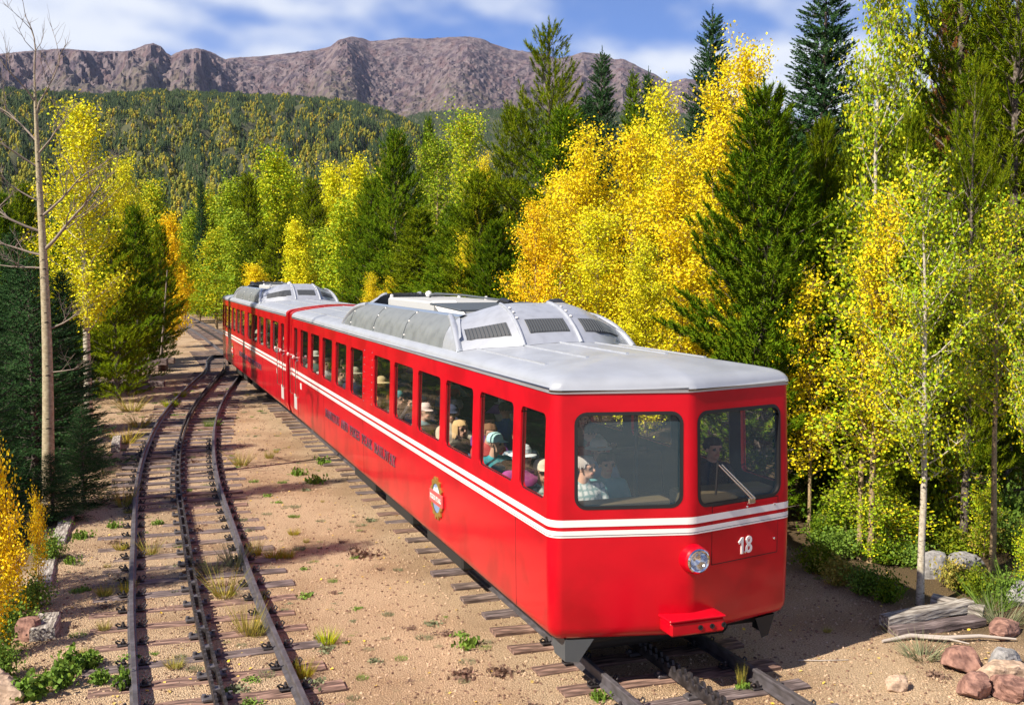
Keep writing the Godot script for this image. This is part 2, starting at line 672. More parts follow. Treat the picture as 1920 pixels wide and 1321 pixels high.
func ridge_y(b: float, r: float) -> float:
	var c := crest(b, RIDGE)
	var t := (r - 1700.0) / 1500.0
	var y := -20.0 + (c + 20.0) * clampf(t, 0.0, 1.0)
	if t > 1.0:
		y -= (r - 3200.0) * 0.2
	return y + noise.get_noise_2d(b * 30.0 + 500.0, r * 0.3) * 20.0 * sin(PI * clampf(t, 0.0, 1.0))


func peaks_y(b: float, r: float, rough: FastNoiseLite, grain: FastNoiseLite) -> float:
	var c := crest(b, PEAKS)
	var t := clampf((r - 2900.0) / 2300.0, 0.0, 1.0)
	var steep := smoothstep(-11.0, -17.0, b)
	var y := lerpf(330.0, c, lerpf(pow(t, 1.15), pow(t, 0.9) * 0.75 + 0.25 * smoothstep(0.45, 0.8, t), steep))
	if r > 5200.0:
		y -= (r - 5200.0) * 0.35
	var amount := sin(PI * pow(t, 1.2)) if r < 5200.0 else 0.0
	var px := b * 90.0
	y += (rough.get_noise_2d(px * 0.62, r * 0.11) - 0.1) * lerpf(26.0, 85.0, steep) * amount
	# buttresses run down from the knobs of the skyline, with bowls between them
	for q in [[-18.2, 1.1, 95.0], [-16.1, 0.9, 85.0], [-21.5, 1.6, 60.0], [-24.5, 1.2, 55.0], [-8.6, 1.3, 90.0], [-13.2, 1.0, -40.0], [-5.0, 1.6, -45.0], [-2.2, 1.2, 50.0], [3.8, 1.0, 45.0], [6.5, 1.3, 40.0], [-10.6, 0.7, 40.0]]:
		var off: float = (b - q[0] + (1.0 - t) * 0.9 + rough.get_noise_2d(r * 0.5, q[0] * 60.0) * 0.35) / (q[1] * (1.2 - 0.5 * t))
		y += q[2] * exp(-off * off) * amount
	y += rough.get_noise_2d(px * 2.6 + 700.0, r * 0.8) * lerpf(8.0, 26.0, steep) * clampf(amount + 0.05, 0.0, 1.0)
	y += grain.get_noise_2d(px * 1.6, r * 1.6) * 17.0 * clampf(amount + 0.1, 0.0, 1.0)
	# nothing in front of the crest rises above the line of sight to it
	var room := 4.2 + (c - 4.2) * r / 5200.0 * (0.995 if r < 5100.0 else 1.0)
	return room - maxf(room - y, 0.0) if y < room else room + grain.get_noise_2d(px * 2.0, r) * 5.0


func polar(b: float, r: float, y: float) -> Vector3:
	var a := deg_to_rad(b)
	return Vector3(sin(a) * r, y, -cos(a) * r)


func hills_and_mountain() -> void:
	var rough := FastNoiseLite.new()
	rough.seed = 6
	rough.noise_type = FastNoiseLite.TYPE_SIMPLEX_SMOOTH
	rough.fractal_type = FastNoiseLite.FRACTAL_RIDGED
	rough.frequency = 0.0042
	rough.fractal_octaves = 4
	var grain := FastNoiseLite.new()
	grain.seed = 16
	grain.frequency = 0.016
	grain.fractal_octaves = 4
	var s := Shape.new()
	s.colored = true
	var nb := 700
	var nr := 190
	for j in nr:
		var r := lerpf(2800.0, 5600.0, pow(float(j) / (nr - 1), 0.9))
		for i in nb:
			var b := lerpf(-42.0, 42.0, float(i) / (nb - 1))
			var y := peaks_y(b, r, rough, grain)
			var tone := noise.get_noise_2d(b * 60.0, r * 0.2)
			var rock := Color(0.070, 0.052, 0.074).lerp(Color(0.130, 0.090, 0.098), clampf(0.5 + tone * 2.4, 0.0, 1.0))
			var pale := smoothstep(0.15, 0.45, rough.get_noise_2d(b * 150.0 + 900.0, r * 0.9))
			rock = rock.lerp(Color(0.19, 0.155, 0.16), pale * 0.7)
			# thin grass and krummholz low down
			var low := smoothstep(4100.0, 3300.0, r + noise.get_noise_2d(b * 90.0, r) * 900.0)
			rock = rock.lerp(Color(0.105, 0.095, 0.06), low * 0.75)
			s.col = rock
			s.point(polar(b, r, y), Vector3.UP)
	for j in nr - 1:
		for i in nb - 1:
			var k := j * nb + i
			s.quad(k, k + 1, k + nb + 1, k + nb)
	s.smooth()
	structure(put("mountain", s.mesh(false), mats["rock_face"]))
	for which in 2:
		s = Shape.new()
		s.colored = true
		nb = 150
		nr = 50
		for j in nr:
			var t := float(j) / (nr - 1)
			for i in nb:
				var b := lerpf(-42.0, 42.0, float(i) / (nb - 1))
				var r := lerpf(340.0, 2400.0, t) if which == 0 else lerpf(1650.0, 3600.0, t)
				s.col = Color(0.06, 0.065, 0.025)
				s.point(polar(b, r, hill_y(b, r) if which == 0 else ridge_y(b, r)), Vector3.UP)
		for j in nr - 1:
			for i in nb - 1:
				var k := j * nb + i
				s.quad(k, k + 1, k + nb + 1, k + nb)
		s.smooth()
		structure(put("hill", s.mesh(), mats["forest_floor"]))
	# the forest on the hills reads as one mass from here
	var fir := Shape.new()
	fir.colored = true
	for layer in 4:
		var y0 := 0.06 + layer * 0.22
		var tip := fir.point(Vector3(0, minf(y0 + 0.42, 1.0), 0), Vector3.UP)
		var ring := []
		for k in 9:
			var a := TAU * k / 8.0 + layer
			var rr := (0.24 - layer * 0.048) * (1.0 if k % 2 == 0 else 0.62)
			ring.push_back(fir.point(Vector3(cos(a) * rr, y0 - (0.04 if k % 2 == 0 else 0.0), sin(a) * rr), Vector3(cos(a), 0.3, sin(a))))
		for k in 8:
			fir.face(ring[k], ring[k + 1], tip)
	var crown := Shape.new()
	crown.colored = true
	var rr2 := RandomNumberGenerator.new()
	rr2.seed = 88
	for k in 46:
		var d := Vector3(rr2.randfn(0, 1), rr2.randfn(0, 1), rr2.randfn(0, 1)).normalized()
		var c := Vector3(0, 0.62, 0) + d * Vector3(0.20, 0.36, 0.20) * rr2.randf_range(0.6, 1.0)
		var u := d.cross(Vector3(0.3, 0.8, 0.5)).normalized() * 0.13
		var w := d.cross(u).normalized() * 0.13
		var q := [crown.point(c + u, d), crown.point(c + w, d), crown.point(c - u, d), crown.point(c - w, d)]
		crown.quad(q[0], q[1], q[2], q[3])
	var spots := [[], []]
	var r2 := RandomNumberGenerator.new()
	r2.seed = 501
	for k in 210000:
		var far := k % 4 == 0
		var b := r2.randf_range(-31.0, 14.0) if not far else r2.randf_range(-9.0, 14.0)
		var r := sqrt(r2.randf_range(pow(430.0, 2), pow(1990.0, 2))) if not far else sqrt(r2.randf_range(pow(1950.0, 2), pow(3300.0, 2)))
		var y := hill_y(b, r) if not far else ridge_y(b, r)
		if not far and crest(b, HILL) < 40.0:
			continue
		var patch := 0.7 * noise.get_noise_2d(b * 40.0, r * 0.22) + 0.35 * noise.get_noise_2d(b * 200.0 + 70.0, r * 0.9)
		if noise.get_noise_2d(b * 230.0 + 900.0, r * 1.1) > 0.42:
			continue
		var up := clampf((r - 430.0) / 1470.0, 0.0, 1.0)
		var gold := not far and patch + r2.randfn(0.0, 0.12) > lerpf(0.0, 0.30, smoothstep(0.35, 0.95, up))
		var h := r2.randf_range(4.2, 8.2) * (0.9 if gold else 1.0)
		var w := h * (r2.randf_range(0.7, 1.0) if not gold else r2.randf_range(0.55, 0.8))
		var x := Transform3D(Basis.from_euler(Vector3(0, r2.randf() * TAU, 0)).scaled(Vector3(w, h, w)), polar(b, r, y - 0.3))
		var v := r2.randf()
		var tint: Color
		if gold:
			tint = Color(0.36, 0.31, 0.018).lerp(Color(0.12, 0.165, 0.02), v) if v < 0.9 else Color(0.46, 0.33, 0.03)
		else:
			tint = Color(0.020, 0.046, 0.012).lerp(Color(0.050, 0.080, 0.018), v)
		spots[1 if gold else 0].push_back([x, tint])
	for k in 2:
		var mm := MultiMesh.new()
		mm.transform_format = MultiMesh.TRANSFORM_3D
		mm.use_colors = true
		mm.mesh = (fir if k == 0 else crown).mesh(false)
		mm.instance_count = spots[k].size()
		for q in spots[k].size():
			mm.set_instance_transform(q, spots[k][q][0])
			mm.set_instance_color(q, spots[k][q][1])
		var o := MultiMeshInstance3D.new()
		o.multimesh = mm
		o.material_override = mats["far_needles"]
		o.name = ["conifer_forest", "aspen_forest"][k]
		add_child(o)
		stuff(o, ["dark conifer forest covering the hillside below the mountain", "golden aspen groves mixed into the hillside forest"][k], "forest")


func path_points(which: int, f0: float, f1: float, step: float) -> Array:
	var a := []
	var f := f0
	while f < f1:
		var x := siding_x(f) if which == 0 else main_x(f)
		a.push_back(Vector3(x, 0, -f))
		f += step
	var x1 := siding_x(f1) if which == 0 else main_x(f1)
	a.push_back(Vector3(x1, 0, -f1))
	return a


func sweep(s: Shape, path: Array, side: float, section: Array, closed_ends := true) -> void:
	var first := s.v.size()
	var m := section.size()
	for k in path.size():
		var dir: Vector3 = (path[mini(k + 1, path.size() - 1)] - path[maxi(k - 1, 0)]).normalized()
		var right := Vector3(-dir.z, 0, dir.x)
		for q in m:
			var a: Vector2 = section[q]
			var b: Vector2 = section[(q + 1) % m]
			var nn := Vector2(b.y - a.y, a.x - b.x).normalized()
			var n3 := right * nn.x + Vector3.UP * nn.y
			s.point(path[k] + right * (side + a.x) + Vector3.UP * a.y, n3)
			s.point(path[k] + right * (side + b.x) + Vector3.UP * b.y, n3)
	for k in path.size() - 1:
		for q in m:
			var a := first + (k * m + q) * 2
			var b := a + m * 2
			s.quad(a, a + 1, b + 1, b)
	if closed_ends:
		for e in [0, path.size() - 1]:
			var ring := []
			for q in m:
				ring.push_back(s.v[first + (e * m + q) * 2])
			s.flat(ring, path[1 if e == 0 else e - 1])


func railway() -> void:
	# counter-clockwise sections, x to the right of the way the path runs
	var rail := [Vector2(-0.05, 0.03), Vector2(0.05, 0.03), Vector2(0.05, 0.041), Vector2(0.010, 0.055), Vector2(0.010, 0.125), Vector2(0.028, 0.135), Vector2(0.028, 0.158), Vector2(0.022, 0.165), Vector2(-0.022, 0.165), Vector2(-0.028, 0.158), Vector2(-0.028, 0.135), Vector2(-0.010, 0.125), Vector2(-0.010, 0.055), Vector2(-0.05, 0.041)]
	var bar := [Vector2(-0.014, 0.07), Vector2(0.014, 0.07), Vector2(0.014, 0.145), Vector2(-0.014, 0.145)]
	var clip := Shape.new()
	clip.box(Vector3(-0.055, 0.0, -0.045), Vector3(0.05, 0.018, 0.045), Transform3D.IDENTITY, 0.005)
	clip.lathe([Vector2(0.026, 0.0), Vector2(0.026, 0.03), Vector2(0.016, 0.036), Vector2(0.014, 0.062), Vector2(0.0, 0.066)], Transform3D(Basis(Vector3.RIGHT, -PI / 2), Vector3(0.01, 0.016, 0)), 8)
	clip.tube([Vector3(-0.05, 0.03, 0.0), Vector3(-0.07, 0.055, 0.02), Vector3(-0.05, 0.075, 0.03), Vector3(-0.02, 0.055, 0.015)], [0.011, 0.011, 0.011, 0.009], 5)
	var clip_mesh := clip.mesh()
	var chair := Shape.new()
	chair.box(Vector3(-0.15, 0.0, -0.06), Vector3(0.15, 0.035, 0.06), Transform3D.IDENTITY, 0.008)
	chair.box(Vector3(-0.032, 0.035, -0.05), Vector3(0.032, 0.12, 0.05), Transform3D.IDENTITY, 0.006)
	for sx in [-0.125, 0.125]:
		chair.lathe([Vector2(0.024, 0.0), Vector2(0.024, 0.028), Vector2(0.0, 0.032)], Transform3D(Basis(Vector3.RIGHT, -PI / 2), Vector3(sx, 0.034, 0)), 7)
	var chair_mesh := chair.mesh()
	var sleeper_meshes := []
	for k in 5:
		var s := Shape.new()
		var w := 0.10 + 0.012 * (k % 3)
		var segs := 6
		# a worn timber: its top edge dips and bulges along its length
		for q in segs:
			var a := lerpf(-1.22, 1.22, float(q) / segs)
			var b := lerpf(-1.22, 1.22, float(q + 1) / segs)
			var ha := 0.035 + 0.007 * sin(k * 2.1 + q * 1.7)
			var hb := 0.035 + 0.007 * sin(k * 2.1 + (q + 1) * 1.7)
			var wa := w + 0.006 * sin(k + q * 2.3)
			var wb := w + 0.006 * sin(k + (q + 1) * 2.3)
			var low := Vector3((a + b) / 2, -0.05, 0)
			s.flat([Vector3(a, ha, -wa + 0.012), Vector3(b, hb, -wb + 0.012), Vector3(b, hb, wb - 0.012), Vector3(a, ha, wa - 0.012)], low)
			for e in [-1.0, 1.0]:
				s.flat([Vector3(a, ha, e * (wa - 0.012)), Vector3(b, hb, e * (wb - 0.012)), Vector3(b, hb - 0.012, e * wb), Vector3(a, ha - 0.012, e * wa)], low)
				s.flat([Vector3(a, ha - 0.012, e * wa), Vector3(b, hb - 0.012, e * wb), Vector3(b, -0.12, e * wb), Vector3(a, -0.12, e * wa)], low)
			if q == 0:
				s.flat([Vector3(a, ha, -wa), Vector3(a, ha, wa), Vector3(a, -0.12, wa), Vector3(a, -0.12, -wa)], low)
			if q == segs - 1:
				s.flat([Vector3(b, hb, -wb), Vector3(b, hb, wb), Vector3(b, -0.12, wb), Vector3(b, -0.12, -wb)], low)
		sleeper_meshes.push_back(s.mesh())
	for which in 2:
		var t := thing("railway_track", ["curved rack siding on the left with weeds between its rails", "rack main line running under the red train"][which], "railway track")
		var r := RandomNumberGenerator.new()
		r.seed = 30 + which
		var f0 := 7.0
		var f1 := 51.0 if which == 0 else 135.0
		var path := path_points(which, f0, f1, 0.8)
		for side in [-0.7525, 0.7525]:
			var s := Shape.new()
			sweep(s, path if which == 1 or side < 0 else path_points(0, f0, 46.0, 0.8), side, rail)
			put("rail", s.mesh(), mats["rail_steel"], t, Transform3D(Basis.IDENTITY, Vector3(0, -0.004 * (1 - which), 0)))
		var f_rack := 47.0 if which == 0 else 80.0
		for side in [-0.040, 0.040]:
			var s := Shape.new()
			sweep(s, path_points(which, f0, f_rack, 0.8), side, bar)
			# the teeth, staggered between the two bars
			var f := f0 + (0.06 if side > 0 else 0.02)
			while f < minf(f_rack, 62.0):
				var x := siding_x(f) if which == 0 else main_x(f)
				var x2 := siding_x(f + 0.1) if which == 0 else main_x(f + 0.1)
				var dir := Vector3(x2 - x, 0, -0.1).normalized()
				var right := Vector3(-dir.z, 0, dir.x)
				var tr := Transform3D(Basis(right, Vector3.UP, -dir), Vector3(x, 0, -f) + right * side)
				var q := []
				for e in [-0.014, 0.014]:
					for p in [[-0.042, 0.144], [-0.024, 0.190], [0.024, 0.190], [0.042, 0.144]]:
						q.push_back(tr * Vector3(e, p[1], p[0]))
				var mid := tr * Vector3(0, 0.17, 0)
				s.flat([q[0], q[1], q[2], q[3]], mid)
				s.flat([q[4], q[5], q[6], q[7]], mid)
				s.flat([q[0], q[1], q[5], q[4]], mid)
				s.flat([q[1], q[2], q[6], q[5]], mid)
				s.flat([q[2], q[3], q[7], q[6]], mid)
				f += 0.12
			put("rack_bar", s.mesh(), mats["rack_steel"], t)
		var f2 := 7.2
		var k := 0
		var k_clip := 0
		var k_chair := 0
		while f2 < (44.5 if which == 0 else 112.0):
			var x := siding_x(f2) if which == 0 else main_x(f2)
			var x2 := siding_x(f2 + 0.2) if which == 0 else main_x(f2 + 0.2)
			var dir := Vector3(x2 - x, 0, -0.2).normalized()
			var right := Vector3(-dir.z, 0, dir.x)
			var turned := Basis(right, Vector3.UP, -dir)
			var b := turned * Basis(Vector3.UP, r.randf_range(-0.03, 0.03))
			var long := r.randf_range(0.95, 1.04)
			var shift := r.randf_range(-0.05, 0.05)
			if which == 1 and f2 > 38.0 and f2 < 56.0:
				long = 1.45
				shift = -0.45
			pieces("sleeper", sleeper_meshes[r.randi() % 5], mats["sleeper_wood_%d" % (r.randi() % 3)], t, k, Transform3D(b.scaled_local(Vector3(long, 1, 1)), Vector3(x, (r.randf_range(-0.012, 0.004) - 0.006 if which == 0 else r.randf_range(-0.022, 0.002)), -f2) + right * shift))
			k += 1
			if f2 < (26.0 if which == 0 else 12.5):
				for side in [-0.7525, 0.7525]:
					for e in [-1.0, 1.0]:
						pieces("rail_clip", clip_mesh, mats["rack_steel"], t, k_clip, Transform3D((turned * Basis(Vector3.UP, PI if e > 0 else 0.0)), Vector3(x, 0.034, -f2) + right * (side + e * 0.105)))
						k_clip += 1
				pieces("rack_chair", chair_mesh, mats["rail_steel"], t, k_chair, Transform3D(turned, Vector3(x, 0.034, -f2)))
				k_chair += 1
			f2 += 0.60 + r.randf_range(-0.03, 0.03)


# plan outline of a railcar: [point (x across, z along, nose at z = +NOSE), normal]; "edges" maps the first point of a straight wall to its windows
var plan: Array = []
var plan_edges := {}
const SIDE_WINDOWS := [[-0.9, -0.2], [-2.28, -1.13], [-3.69, -2.54], [-5.10, -3.95], [-6.53, -5.38], [-7.95, -6.80], [-9.95, -8.85], [-11.45, -10.35], [-12.95, -11.84], [-14.46, -13.36], [-15.98, -14.87], [-17.03, -16.48]]


func make_plan() -> void:
	plan = []
	plan_edges = {}
	var a := CAR_HALF
	var corners := [[Vector2(-a, -CAR_LENGTH), 0.10], [Vector2(-a, 0), 0.16], [Vector2(0, NOSE), 0.25], [Vector2(a, 0), 0.16], [Vector2(a, -CAR_LENGTH), 0.10]]
	for k in corners.size():
		var p: Vector2 = corners[k][0]
		var before: Vector2 = (p - corners[posmod(k - 1, 5)][0]).normalized()
		var after: Vector2 = (corners[(k + 1) % 5][0] - p).normalized()
		var n0 := Vector2(-before.y, before.x)
		var n1 := Vector2(-after.y, after.x)
		var turn := absf(n0.angle_to(n1))
		var r: float = corners[k][1]
		var reach := r * tan(turn / 2)
		var centre := p - before * reach - n0 * r
		var steps := 8 if k != 2 else 5
		for q in steps + 1:
			var nn := n0.rotated(n0.angle_to(n1) * q / steps)
			plan.push_back([centre + nn * r, nn])
		plan_edges[plan.size() - 1] = k


func inset(y: float) -> float:
	var rows := [[0.57, 0.15], [0.585, 0.095], [0.615, 0.05], [0.66, 0.022], [0.72, 0.010], [1.2, 0.004], [1.5, 0.0], [1.82, 0.0], [3.02, 0.036]]
	for k in rows.size() - 1:
		if y <= rows[k + 1][0]:
			return lerpf(rows[k][1], rows[k + 1][1], (y - rows[k][0]) / (rows[k + 1][0] - rows[k][0]))
	return 0.036


func skin(p: Vector2, n: Vector2, y: float, off := 0.0) -> Vector3:
	var q := p + n * (off - inset(y))
	return Vector3(q.x, y, q.y)


func skin_n(n: Vector2, y: float) -> Vector3:
	var d := (inset(y + 0.01) - inset(y - 0.01)) / 0.02
	return Vector3(n.x, d, n.y).normalized()


# windows of the straight wall that follows plan point k: [t0, t1, y0, y1, corner radius], t along the wall from that point
func wall_windows(k: int) -> Array:
	var which: int = plan_edges.get(k, -1)
	var p: Vector2 = plan[k][0]
	var q: Vector2 = plan[(k + 1) % plan.size()][0]
	var out := []
	if which == 0:
		for w in SIDE_WINDOWS:
			out.push_back([w[0] - p.y, w[1] - p.y, 1.95, 2.80, 0.07])
	elif which == 3:
		for j in range(SIDE_WINDOWS.size()):
			out.push_back([p.y - SIDE_WINDOWS[j][1], p.y - SIDE_WINDOWS[j][0], 1.95, 2.80, 0.07])
	elif which == 1:
		var long := p.distance_to(q)
		out.push_back([0.127, 1.16, 1.905, 2.81, 0.10])
	elif which == 2:
		out.push_back([0.026, 1.15, 1.885, 2.80, 0.10])
	return out


func rounded(w: Array, steps := 5, grow := 0.0) -> Array:
	var out := []
	var r: float = w[4] + grow
	for c in [[w[0] - grow + r, w[2] - grow + r, PI], [w[1] + grow - r, w[2] - grow + r, PI * 1.5], [w[1] + grow - r, w[3] + grow - r, 0.0], [w[0] - grow + r, w[3] + grow - r, PI * 0.5]]:
		for q in steps + 1:
			var a: float = c[2] + PI * 0.5 * q / steps
			out.push_back(Vector2(c[0] + cos(a) * r, c[1] + sin(a) * r))
	return out


func shell(s: Shape, off: float, sign_: float, low: Array, high: Array) -> void:
	var m := plan.size()
	for rows in [low, high]:
		var first := s.v.size()
		for y in rows:
			for k in m:
				s.point(skin(plan[k][0], plan[k][1], y, off), skin_n(plan[k][1], y) * sign_)
		for j in rows.size() - 1:
			for k in m:
				var a = first + j * m + k
				var b = first + j * m + (k + 1) % m
				s.quad(a, b, b + m, a + m)
	for k in m:
		var p: Vector2 = plan[k][0]
		var q: Vector2 = plan[(k + 1) % m][0]
		var nn: Vector2 = plan[k][1]
		var windows := wall_windows(k)
		if windows.is_empty():
			var a := s.point(skin(p, nn, SILL_BAND, off), skin_n(nn, 2.3) * sign_)
			var b := s.point(skin(q, plan[(k + 1) % m][1], SILL_BAND, off), skin_n(plan[(k + 1) % m][1], 2.3) * sign_)
			var d := s.point(skin(q, plan[(k + 1) % m][1], HEAD_BAND, off), skin_n(plan[(k + 1) % m][1], 2.3) * sign_)
			var e := s.point(skin(p, nn, HEAD_BAND, off), skin_n(nn, 2.3) * sign_)
			s.quad(a, b, d, e)
			continue
		windows.sort_custom(func(x, y): return x[0] < y[0])
		var dir := (q - p).normalized()
		var long := p.distance_to(q)
		for w in windows.size():
			var t0: float = 0.0 if w == 0 else (windows[w - 1][1] + windows[w][0]) / 2
			var t1: float = long if w == windows.size() - 1 else (windows[w][1] + windows[w + 1][0]) / 2
			var hole := rounded(windows[w])
			var ids := []
			for h in hole:
				ids.push_back(s.point(skin(p + dir * h.x, nn, h.y, off), skin_n(nn, 2.3) * sign_))
			var box := []
			for c in [Vector2(t0, SILL_BAND), Vector2(t1, SILL_BAND), Vector2(t1, HEAD_BAND), Vector2(t0, HEAD_BAND)]:
				box.push_back(s.point(skin(p + dir * c.x, nn, c.y, off), skin_n(nn, 2.3) * sign_))
			for c in 4:
				for z in 5:
					s.face(box[c], ids[c * 6 + z], ids[c * 6 + z + 1])
				s.quad(box[c], ids[c * 6 + 5], ids[((c + 1) % 4) * 6], box[(c + 1) % 4])


# a ring or a disc over a window opening, set into the wall
func window_ring(k: int, w: Array, from: float, to: float, off0: float, off1: float) -> Shape:
	var s := Shape.new()
	var p: Vector2 = plan[k][0]
	var dir: Vector2 = (plan[(k + 1) % plan.size()][0] - p).normalized()
	var nn: Vector2 = plan[k][1]
	var a := rounded(w, 5, from)
	var b := rounded(w, 5, to)
	var first := s.v.size()
	for q in a.size():
		s.point(skin(p + dir * a[q].x, nn, a[q].y, off0), skin_n(nn, 2.3))
		s.point(skin(p + dir * b[q].x, nn, b[q].y, off1), skin_n(nn, 2.3))
	for q in a.size():
		var j := first + q * 2
		var l := first + ((q + 1) % a.size()) * 2
		s.quad(j, j + 1, l + 1, l)
	return s


func pane_shape(k: int, w: Array, off: float) -> Shape:
	var s := Shape.new()
	var p: Vector2 = plan[k][0]
	var dir: Vector2 = (plan[(k + 1) % plan.size()][0] - p).normalized()
	var nn: Vector2 = plan[k][1]
	var c := s.point(skin(p + dir * ((w[0] + w[1]) / 2), nn, (w[2] + w[3]) / 2, off), skin_n(nn, 2.3))
	var ring := rounded(w, 5, -0.004)
	for h in ring:
		s.point(skin(p + dir * h.x, nn, h.y, off), skin_n(nn, 2.3))
	for q in ring.size():
		s.face(c, c + 1 + q, c + 1 + (q + 1) % ring.size())
	return s


func band(y0: float, y1: float, off: float, with_rear := false) -> Shape:
	var s := Shape.new()
	var m := plan.size()
	var first := s.v.size()
	for k in m:
		s.point(skin(plan[k][0], plan[k][1], y0, off), skin_n(plan[k][1], y0))
		s.point(skin(plan[k][0], plan[k][1], y1, off), skin_n(plan[k][1], y1))
	for k in m:
		if not with_rear and plan_edges.get(k, -1) == 4:
			continue
		var a := first + k * 2
		var b := first + ((k + 1) % m) * 2
		s.quad(a, a + 1, b + 1, b)
	return s


func roof_point(k: int, d: float, y: float) -> Vector3:
	var p: Vector2 = plan[k][0] - plan[k][1] * 0.036
	var heart := Vector2(0, clampf(p.y, -CAR_LENGTH + 0.02, -1.1))
	if p.y < -CAR_LENGTH + 0.2:
		heart.y = p.y
	var q := p.lerp(heart, d / 1.3316)
	return Vector3(q.x, y, q.y)


func roof_y(x: float) -> float:
	var rows := roof_rows()
	var d := 1.3316 - absf(x)
	for k in range(1, rows.size() - 1):
		if d <= rows[k + 1][0]:
			return lerpf(rows[k][1], rows[k + 1][1], clampf((d - rows[k][0]) / maxf(rows[k + 1][0] - rows[k][0], 0.001), 0.0, 1.0))
	return rows[-1][1]


func roof_rows() -> Array:
	return [[-0.012, 3.012], [-0.014, 3.045], [-0.006, 3.085], [0.02, 3.12], [0.06, 3.148], [0.12, 3.17], [0.25, 3.195], [0.5, 3.235], [0.8, 3.27], [1.05, 3.29], [1.3316, 3.297]]


func make_railcar(label: String, at: Vector3, turn: float) -> Node3D:
	var t := thing("railcar", label, "railcar", at, turn)
	var s := Shape.new()
	shell(s, 0.0, 1.0, [0.57, 0.585, 0.615, 0.66, 0.72, 1.2, 1.5, SILL_BAND], [HEAD_BAND, 2.98, 3.02])
	var body := put("body", s.mesh(), mats["red_paint"], t)
	# the reveals of the window openings, in the wall's paint, and the lining inside
	s = Shape.new()
	for k in plan.size():
		for w in wall_windows(k):
			if plan_edges[k] in [1, 2]:
				continue
			var ring := window_ring(k, w, 0.0, 0.0, 0.0, -0.06)
			var first := s.v.size()
			for q in ring.v.size():
				s.point(ring.v[q], Vector3.UP)
			for q in ring.i:
				s.i.push_back(first + q)
	s.smooth()
	put("window_reveals", s.mesh(), mats["red_paint"], body)
	s = Shape.new()
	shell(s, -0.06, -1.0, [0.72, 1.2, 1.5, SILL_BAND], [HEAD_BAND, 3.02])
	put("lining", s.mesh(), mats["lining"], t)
	s = Shape.new()
	var ceiling := []
	for p in plan:
		ceiling.push_back(skin(p[0], p[1], 2.97, -0.061))
	fan(s, ceiling, Vector3(0, 3.3, 0), -6.0)
	put("ceiling", s.mesh(), mats["lining"], t)
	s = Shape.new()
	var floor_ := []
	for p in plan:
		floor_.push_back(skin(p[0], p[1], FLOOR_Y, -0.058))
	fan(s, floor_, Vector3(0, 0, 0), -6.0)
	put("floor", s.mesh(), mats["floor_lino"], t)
	# roof
	s = Shape.new()
	var rows := roof_rows()
	var m := plan.size()
	for row in rows:
		for k in m:
			s.point(roof_point(k, row[0], row[1]), Vector3.UP)
	for j in rows.size() - 1:
		for k in m:
			var a := j * m + k
			var b := j * m + (k + 1) % m
			s.quad(a, b, b + m, a + m)
	s.smooth()
	var roof := put("roof", s.mesh(), mats["silver_roof"], t)
	for x in [-1.02, -0.55, -0.08, 0.40, 0.88]:
		for z in [[-2.95, -1.0], [-12.0, -17.2]]:
			var rib := Shape.new()
			var z0: float = z[0] - (0.4 if absf(x) > 0.8 and z[0] > -5 else 0.0)
			rib.box(Vector3(x - 0.016, roof_y(x) - 0.01, minf(z0, z[1])), Vector3(x + 0.016, roof_y(x) + 0.014, maxf(z0, z[1])))
			put("roof_seam", rib.mesh(), mats["bright_aluminium"], roof)
	# the red gangway hoop behind the last window
	s = Shape.new()
	var hoop := []
	for y in [0.62, 0.8, 1.5, 2.2, 2.9, 3.02]:
		hoop.push_back(Vector2(-CAR_HALF + inset(y) - 0.004, y))
	for row in roof_rows().slice(2):
		hoop.push_back(Vector2(-1.3316 + row[0], row[1] + 0.022))
	var mirrored := hoop.duplicate()
	mirrored.reverse()
	for p in mirrored:
		hoop.push_back(Vector2(-p.x, p.y))
	for k in hoop.size() - 1:
		var a: Vector2 = hoop[k]
		var b: Vector2 = hoop[k + 1]
		var nn := Vector2(-(b.y - a.y), b.x - a.x).normalized()
		if nn.dot(a - Vector2(0, 2.0)) < 0:
			nn = -nn
		var q := []
		for z in [-CAR_LENGTH + 0.05, -CAR_LENGTH - 0.24]:
			for p in [a, b]:
				q.push_back(s.point(Vector3(p.x, p.y, z), Vector3(nn.x, nn.y, 0)))
		s.quad(q[0], q[1], q[3], q[2])
		s.flat([Vector3(a.x, a.y, -CAR_LENGTH - 0.24), Vector3(b.x, b.y, -CAR_LENGTH - 0.24), Vector3(b.x * 0.8, 2.0 + (b.y - 2.0) * 0.8, -CAR_LENGTH - 0.24), Vector3(a.x * 0.8, 2.0 + (a.y - 2.0) * 0.8, -CAR_LENGTH - 0.24)], Vector3(0, 2, -10))
		s.flat([Vector3(a.x, a.y, -CAR_LENGTH + 0.05), Vector3(b.x, b.y, -CAR_LENGTH + 0.05), Vector3(b.x * 0.97, 2.0 + (b.y - 2.0) * 0.97, -CAR_LENGTH + 0.05), Vector3(a.x * 0.97, 2.0 + (a.y - 2.0) * 0.97, -CAR_LENGTH + 0.05)], Vector3(0, 2, -30))
	put("gangway_hoop", s.mesh(), mats["red_paint"], t)
	s = Shape.new()
	s.box(Vector3(-1.06, 0.8, -CAR_LENGTH - 0.46), Vector3(1.06, 2.95, -CAR_LENGTH - 0.02))
	put("gangway", s.mesh(), mats["black_rubber"], t)
	# stripes and panes
	put("stripe", band(1.716, 1.785, 0.003).mesh(), mats["white_paint"], t)
	put("stripe", band(1.612, 1.678, 0.003).mesh(), mats["white_paint"], t)
	put("pinstripe", band(1.628, 1.634, 0.0045).mesh(), mats["steel_grey"], t)
